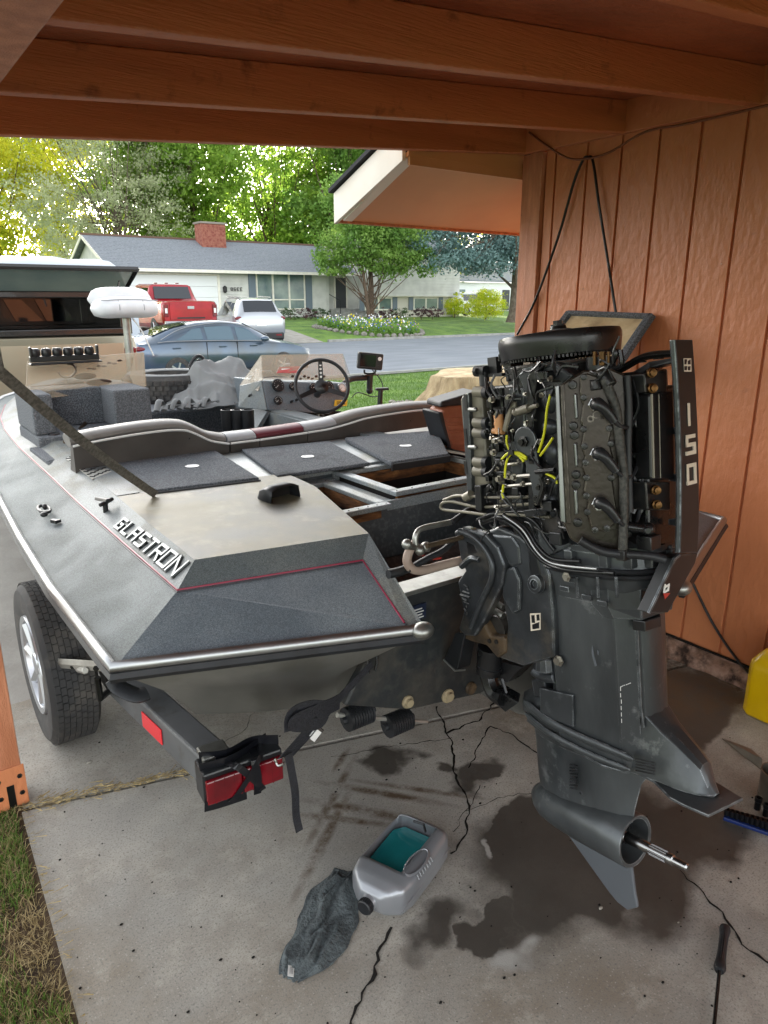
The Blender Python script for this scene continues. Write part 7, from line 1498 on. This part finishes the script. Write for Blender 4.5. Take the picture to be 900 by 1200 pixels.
# corners follow the photographed edges: left edge u 791..797, right edge 812..819
rows = []
for vL, uL, uR in ((398, 791, 812), (440, 794, 815), (500, 797, 818), (560, 798.5, 819.5), (610, 798, 819.5), (648, 797, 818)):
    a = MU(uL, vL, y=-.455); c = MU(uR, vL, y=-.455); rows.append([a, c, c+V((0, .010, 0)), a+V((.006, .010, 0))])
strip = mb(MB().loft(rows), 'trim_strip', 'ob_stripe', bevel=.002)
b = MB(); b.loft([[r_[0]+V((-.001, .0, 0)), r_[0]+V((-.003, .008, 0)), r_[0]+V((-.001, .012, 0)), r_[0]+V((.003, .006, 0))] for r_ in rows]); mb(b, 'strip_lip', 'ob_grey_light', strip, bevel=.001)
b = MB()
for v in (505, 560, 612): a = MU(796, v-5, y=-.44); c = MU(796, v+5, y=-.44); e_ = MU(785, v+3, y=-.41); b.prism([a, c, e_, e_+V((0, 0, .012))], (0, .003, 0))
mb(b, 'strip_gusset', 'ob_grey_light', strip)
sp0, sp1 = MU(808, 472, y=-.456), MU(810, 568, y=-.456); ezz = V((0, 0, 1))
for chh, u0, u1, v0, v1 in (('1', 803, 812, 473, 500), ('5', 804, 815, 510, 534), ('0', 805, 816, 544, 569)):
    a = MU(u0, v1, y=-.4565); w3 = (MU(u1, v1, y=-.4565)-a).length; h3 = (MU(u0, v0, y=-.4565)-a).length
    mb(glyph(chh, a+V((.004, 0, .004)), (1, 0, 0), (0, 0, 1), w3-.008, h3-.008, .0078, .0012), 'numeral', 'ob_digits', strip)
b = MB(); a = MU(801.5, 436, y=-.4565); em2 = mb(MB().prism([MU(801, 420, y=-.4565), MU(809.5, 420, y=-.4565), MU(810, 435.5, y=-.4565), MU(801.5, 435.5, y=-.4565)], (0, -.001, 0)), 'emblem', 'ob_digits', strip)
b = MB()
for l in ([(802, 421), (805, 421), (804, 427), (802, 427)], [(806, 423), (809, 421), (809, 427), (806, 427)], [(802, 429), (805, 429), (804.5, 434), (802, 434)], [(806, 429.5), (809, 429), (808.5, 434), (806, 434)]): b.prism([MU(u, v, y=-.4576) for u, v in l], (0, -.0008, 0))
mb(b, 'emblem_relief', 'ob_black', em2)
lo_ = [MU(797, 650, y=-.452), MU(818, 648, y=-.452), MU(815, 660, y=-.45), MU(783, 718, y=-.425), MU(761, 718, y=-.425), MU(790, 655, y=-.45)]
q = mb(MB().prism([lo_[0], lo_[1], lo_[2], lo_[3], lo_[4], lo_[5]], (0, .03, 0)), 'strip_foot', 'ob_stripe', bevel=.002)
mb(MB().tube([lo_[0]+V((-.003, 0, 0)), lo_[5], lo_[4]+V((-.003, 0, 0))], .004, 5), 'foot_lip', 'ob_grey_light', q)
a = MU(778, 694, y=-.437); mb(glyph('6', a, (1, 0, .12), (.25, 0, 1), .014, .022, .005, .0012), 'numeral', 'print_white', q)
mb(MB().prism([MU(777, 695, y=-.438), MU(785, 695, y=-.438), MU(779, 702, y=-.437)], (0, -.0012, 0)), 'red_arrow', 'print_red', q)
b = MB(); b.loft([[V((x, y, z)) for x, y in ((-.1, -.26), (-.102, -.31), (-.075, -.375), (.03, -.385), (.06, -.36), (.06, -.26))] for z in (-.012, -.06)]+[[V((x, y, -.085)) for x, y in ((-.096, -.285), (-.098, -.32), (-.07, -.372), (.03, -.38), (.055, -.36), (.055, -.285))]]); mb(b, 'rear_apron', 'ob_grey', bevel=.003)
b = MB(); b.loft([[V((x, y, z)) for x, y in ((-.075, -.35), (-.07, -.378), (-.02, -.385), (.0, -.37))] for z in (-.086, -.11)]); mb(b, 'rear_lip', 'ob_black', bevel=.002)
# ------------------------------------------------------------ small things on the floor
G = lambda u, v, z=0.0: U(u, v, z=z)
# cut-open silver jug lying on its side
jc = G(466, 1034); jug = thing('cut_jug', 'silver plastic jug lying on its side, cut open, holding blue green coolant', 'jug', (jc.x, jc.y, 0))
a = (G(505, 985, .05)-G(440, 1068, .05)); ax = V((a.x, a.y, 0)).normalized(); bx_ = V((ax.y, -ax.x, 0))   # ax: cap end -> base, bx_: towards the handle side
jc = G(468, 1030, .0)
JS = 1.08
J = lambda l, w_, z: jc+ax*l*JS+bx_*w_*JS+V((0, 0, z*JS))
def rr_sec(l, w_, z0, z1, n=28, p=5, off=0):
    return [J(l, off+w_*abs(cos(t))**(2/p)*(1 if cos(t) > 0 else -1), (z0+z1)/2+(z1-z0)/2*abs(sin(t))**(2/p)*(1 if sin(t) > 0 else -1)) for t in [2*pi*i/n for i in range(n)]]
sects = [(-.148, .030, .028, .072), (-.135, .05, .014, .085), (-.11, .078, .004, .095), (-.07, .086, .0, .1), (0, .087, .0, .1), (.08, .087, .0, .1), (.12, .084, .002, .1), (.135, .076, .008, .094), (.142, .06, .02, .08)]
n = 28; rows = [rr_sec(l, w_, a_, c_, n) for l, w_, a_, c_ in sects]
# subdivide along the length and leave out the cut window on the top
L2 = []
for r0_, r1_ in zip(rows, rows[1:]):
    for j in range(4): L2.append([p.lerp(q, j/4) for p, q in zip(r0_, r1_)])
L2.append(rows[-1]); b = MB(); b.v = [p for r_ in L2 for p in r_]
for i in range(len(L2)-1):
    for k_ in range(n):
        c_ = (L2[i][k_]+L2[i+1][(k_+1) % n])/2; d = c_-jc; l, w_ = d.dot(ax)/JS, d.dot(bx_)/JS
        if c_.z > .082 and -.066 < l < .124 and -.09 < w_ < .036: continue
        b.f.append((i*n+k_, i*n+(k_+1) % n, (i+1)*n+(k_+1) % n, (i+1)*n+k_))
b.f.append(tuple(range(n))); b.f.append(tuple((len(L2)-1)*n+k_ for k_ in range(n)))
mb_ = b.build('shell', 'jug_silver', jug, smooth=50, solid=.003)
lq = MB(); lq.poly([J(l, w_, .052) for l, w_ in ((-.12, -.05), (-.09, -.078), (.1, -.082), (.13, -.06), (.13, .06), (.1, .08), (-.1, .078), (-.125, .04))]); lq.build('coolant', 'coolant', jug)
b = MB(); b.tube([J(-.145, .0, .05), J(-.158, .0, .05), J(-.16, 0, .05)], [.026, .02, .02], 16); b.build('neck', 'jug_silver', jug, smooth=40)
cp = MB().lathe([(.021, 0), (.022, .003), (.022, .018), (.019, .021), (0, .021)], J(-.158, 0, .05), -ax, 24).build('cap', 'rubber_black', jug, smooth=30)
b = MB(); [b.tube([J(-.161, 0, .05)+(bx_*cos(t)+V((0, 0, sin(t))))*.0222, J(-.174, 0, .05)+(bx_*cos(t)+V((0, 0, sin(t))))*.0222], .001, 4) for t in [2*pi*i/24 for i in range(24)]]; b.build('cap_ribs', 'rubber_black', cp)
# moulded grip: a dished pocket with a raised rim and finger ridges
b = MB(); rim = [J(-.015+.052*cos(t), .062+.020*sin(t), .101) for t in [2*pi*i/28 for i in range(28)]]
inn = [J(-.015+.042*cos(t), .062+.012*sin(t), .088) for t in [2*pi*i/28 for i in range(28)]]; out = [J(-.015+.058*cos(t), .062+.025*sin(t), .0975) for t in [2*pi*i/28 for i in range(28)]]
b.loft([out, rim, inn], cap=False); b.poly(inn); b.build('grip_pocket', 'jug_silver', jug, smooth=60)
b = MB(); [b.tube([J(-.05+.012*i, .083, .097), J(-.05+.012*i, .090, .085)], .0022, 5) for i in range(7)]; b.build('grip_ridge', 'jug_silver', jug, smooth=50)
b = MB(); b.tube([J(-.14, .0875, .05), J(.13, .0875, .05)], .0012, 5); b.build('seam', 'jug_silver', jug)
mbk = MB().tube([J(.11, -.02, .103), J(.112, .012, .105), J(.09, .03, .104)], .004, 5).build('cut_edge_mark', 'rubber_black', jug)
# grey rag
c0 = [G(u, v) for u, v in ((408, 1022), (398, 1045), (388, 1070), (378, 1095), (362, 1120), (338, 1148))]; wid = [.045, .07, .085, .08, .07, .028]
def rag(s, t):
    P_ = s*(len(c0)-1); i = min(int(P_), len(c0)-2); f = P_-i; p = c0[i].lerp(c0[i+1], f); ww = wid[i]*(1-f)+wid[i+1]*f; d = (c0[-1]-c0[0]).normalized(); nn = V((-d.y, d.x, 0))
    x = (t-.5)*2; n1 = MN.noise(V((s*5, t*3, 0))); h = .006+.008*(1-x*x)+.006*n1
    for t0, am, fr, ph, wd in ((.22, .013, 5, 0, .05), (.42, .017, 6, 1.3, .045), (.63, .012, 4.5, 2.2, .05), (.82, .011, 7, .5, .04), (.52, .008, 11, 3, .03)):
        d_ = (t-(t0+.09*sin(s*fr+ph)+.05*n1))/wd; h += am*math.exp(-d_*d_)*(.55+.45*sin(s*9+ph*3))*min(1, 6*(1-s)+.2)
    h += .0015*MN.noise(V((s*40, t*30, 1)))
    q = p+nn*(x*ww+.015*n1)+d*(.012*MN.noise(V((s*9, t*9, 5)))); e_ = min(1, 8*min(s, 1-s, t, 1-t)+.05); return V((q.x, q.y, max(.003, h*e_)))
ragob = cloth('grey_rag', 'rag_grey', rag, 80, 48, 'crumpled dark grey rag lying under the cap of the silver jug', 'rag', .004)
p = G(341, 1138, .012); q = MB().box(p, (.030, .016, .001), rot=Matrix.Rotation(1.0, 3, 'Z')@Matrix.Rotation(.3, 3, 'X')).build('wash_label', 'print_white', ragob)
b = MB(); [b.box(p+V((0, 0, .001))+Matrix.Rotation(1.0, 3, 'Z')@V((0, -.004+.003*i, .0006+.0009*i)), (.02, .0008, .0004), rot=Matrix.Rotation(1.0, 3, 'Z')@Matrix.Rotation(.3, 3, 'X')) for i in range(3)]; b.build('label_print', 'bolt_dark', q)
# long screwdriver
a, c, e = G(850, 1086, .016), G(843, 1138, .016), G(835, 1222, .012); d = (c-a).normalized(); sdv_ = thing('screwdriver', 'black handled screwdriver lying on the floor at the lower right', 'screwdriver', a)
L = (c-a).length; b = MB().lathe([(.006, 0), (.013, .003), (.0145, .010), (.0135, .02), (.0115, .035), (.0108, L*.5), (.0118, L*.75), (.0145, L*.88), (.0145, L*.95), (.011, L), (0, L)], a, d, 12); b.build('handle', 'rubber_black', sdv_, smooth=30)
MB().tube([c, e], .0045, 8).build('blade', 'bolt_dark', sdv_, smooth=40)
b = MB(); [b.tube([a+d*.02+V((cos(t)*.0125, 0, sin(t)*.0125)), c-d*.02+V((cos(t)*.0118, 0, sin(t)*.0118))], .0016, 4) for t in (.6, 1.2, 1.9, 2.5)]; b.build('grip_rib', 'plastic_black', sdv_)
# yellow can at the right edge
c_ = V((2.62, 1.0, 0)); bse = G(889, 846); c_ = V((bse.x+.13, bse.y-.02, 0)); can = thing('fuel_can', 'yellow plastic can with a pale spout at the right edge by the wall', 'can', c_)
MB().loft([[c_+V((x*k1, y*k1, z)) for x, y in ((-.125, -.08), (-.10, -.105), (.10, -.105), (.125, -.08), (.125, .08), (.10, .105), (-.10, .105), (-.125, .08))] for z, k1 in ((0, .94), (.015, 1), (.21, 1), (.24, .97), (.28, .72), (.30, .5))]).build('body', 'can_yellow', can, smooth=40, bevel=.006)
s0_ = c_+V((-.02, .0, .30)); b = MB(); b.tube([s0_, s0_+V((0, 0, .03))], .035, 16); b.tube(smoothpts([s0_+V((0, 0, .03)), s0_+V((-.01, 0, .055)), s0_+V((-.05, .0, .06)), s0_+V((-.095, .01, .075))], 4), [.02]*6+[.014]*7, 10); b.tube(smoothpts([s0_+V((-.06, .01, .035)), s0_+V((-.09, .01, .022)), s0_+V((-.10, .01, .03))], 4), .008, 7); b.build('spout', 'can_spout', can, smooth=50)
b = MB(); b.tube(smoothpts([c_+V((.09, 0, .25)), c_+V((.09, 0, .35)), c_+V((.0, 0, .36)), c_+V((-.0, 0, .30))], 5), .014, 8); b.build('handle', 'can_yellow', can, smooth=50)
# steel cup with a putty knife beside it
k0 = G(889, 943); k1 = V((k0.x+.052, k0.y-.02, 0)); cup = thing('metal_cup', 'tall dull metal cup standing on the floor at the right edge', 'cup', k1)
MB().lathe([(.046, 0), (.049, .006), (.049, .118), (.051, .122), (.047, .122), (.045, .115), (.044, .01), (0, .008)], k1, (0, 0, 1), 32, cap=False).build('cup_body', 'cup_metal', cup, smooth=40)
MB().lathe([(.0495, .03), (.0502, .032), (.0495, .034)], k1, (0, 0, 1), 32, cap=False).build('cup_band', 'cup_metal', cup)
fn_ = thing('funnel', 'pointed dull metal scraper lying on the concrete beside the metal cup', 'scraper', G(870, 885)); p_ = [G(846, 866, .004), G(893, 903, .012), G(893, 890, .035), G(880, 878, .028)]
MB().prism(p_, (0, 0, .003)).build('blade', 'cup_metal', fn_)
# blue socket rail with black sockets
r0_, r1_ = G(848, 958, .006), G(925, 985, .006); d = (r1_-r0_).normalized(); rail = thing('socket_rail', 'blue rail holding black sockets on the floor beyond the outboard fin', 'socket set', r0_)
nn = V((-d.y, d.x, 0)); MB().prism([r0_-nn*.016, r1_-nn*.016, r1_+nn*.016, r0_+nn*.016], (0, 0, .012)).build('rail', 'socket_blue', rail, bevel=.002)
for i in range(13):
    p = r0_.lerp(r1_, (i+.5)/13)+V((0, 0, .014)); MB().lathe([(.0085, 0), (.009, .004), (.009+.0003*i, .022+.001*i), (.006, .022+.001*i), (.006, .012)], p, (0, 0, 1), 10, cap=False).build('socket', 'socket_black', rail, smooth=30)
r2_ = G(838, 945, .004); tag(MB().tube([r2_, G(925, 970, .008)], .004, 6).build('extension_bar', 'steel'), 'thin steel bar lying just beyond the blue socket rail', 'tool')
for i, (u, v, lab) in enumerate(((887, 948, 'single tall black socket standing beyond the blue rail'), (897, 956, 'second loose black socket at the right edge beyond the rail'))):
    t_ = tag(MB().lathe([(.010, 0), (.010, .03), (.012, .032), (.012, .045), (.007, .045)], G(u, v), (0, 0, 1), 12, cap=False).build('loose_socket', 'socket_black', smooth=30, orig=True), lab, 'socket')
# yellow level standing behind the leg
a, c = G(770, 852), G(768.5, 772); w_ = V((.016, -.012, 0)); tag(MB().prism([a-w_, a+w_, c+w_, c-w_], (0, 0, .018)).build('yellow_level', 'can_yellow', bevel=.003, orig=True), 'long yellow level lying on the floor behind the outboard leg', 'level')
# bits of debris
for i, (u, v, s_) in enumerate(((704, 1064, .008), (105, 893, .012), (795, 1081, .004))):
    tag(MB().sph(G(u, v, .003), (s_, s_*.6, s_*.45), 6, 5).build('pebble', 'pebble', orig=True), ('white chip on the dark stain below the skeg', 'pale stone beside the bottom of the wooden post', 'tiny pale chip near the crack by the screwdriver')[i], 'pebble')
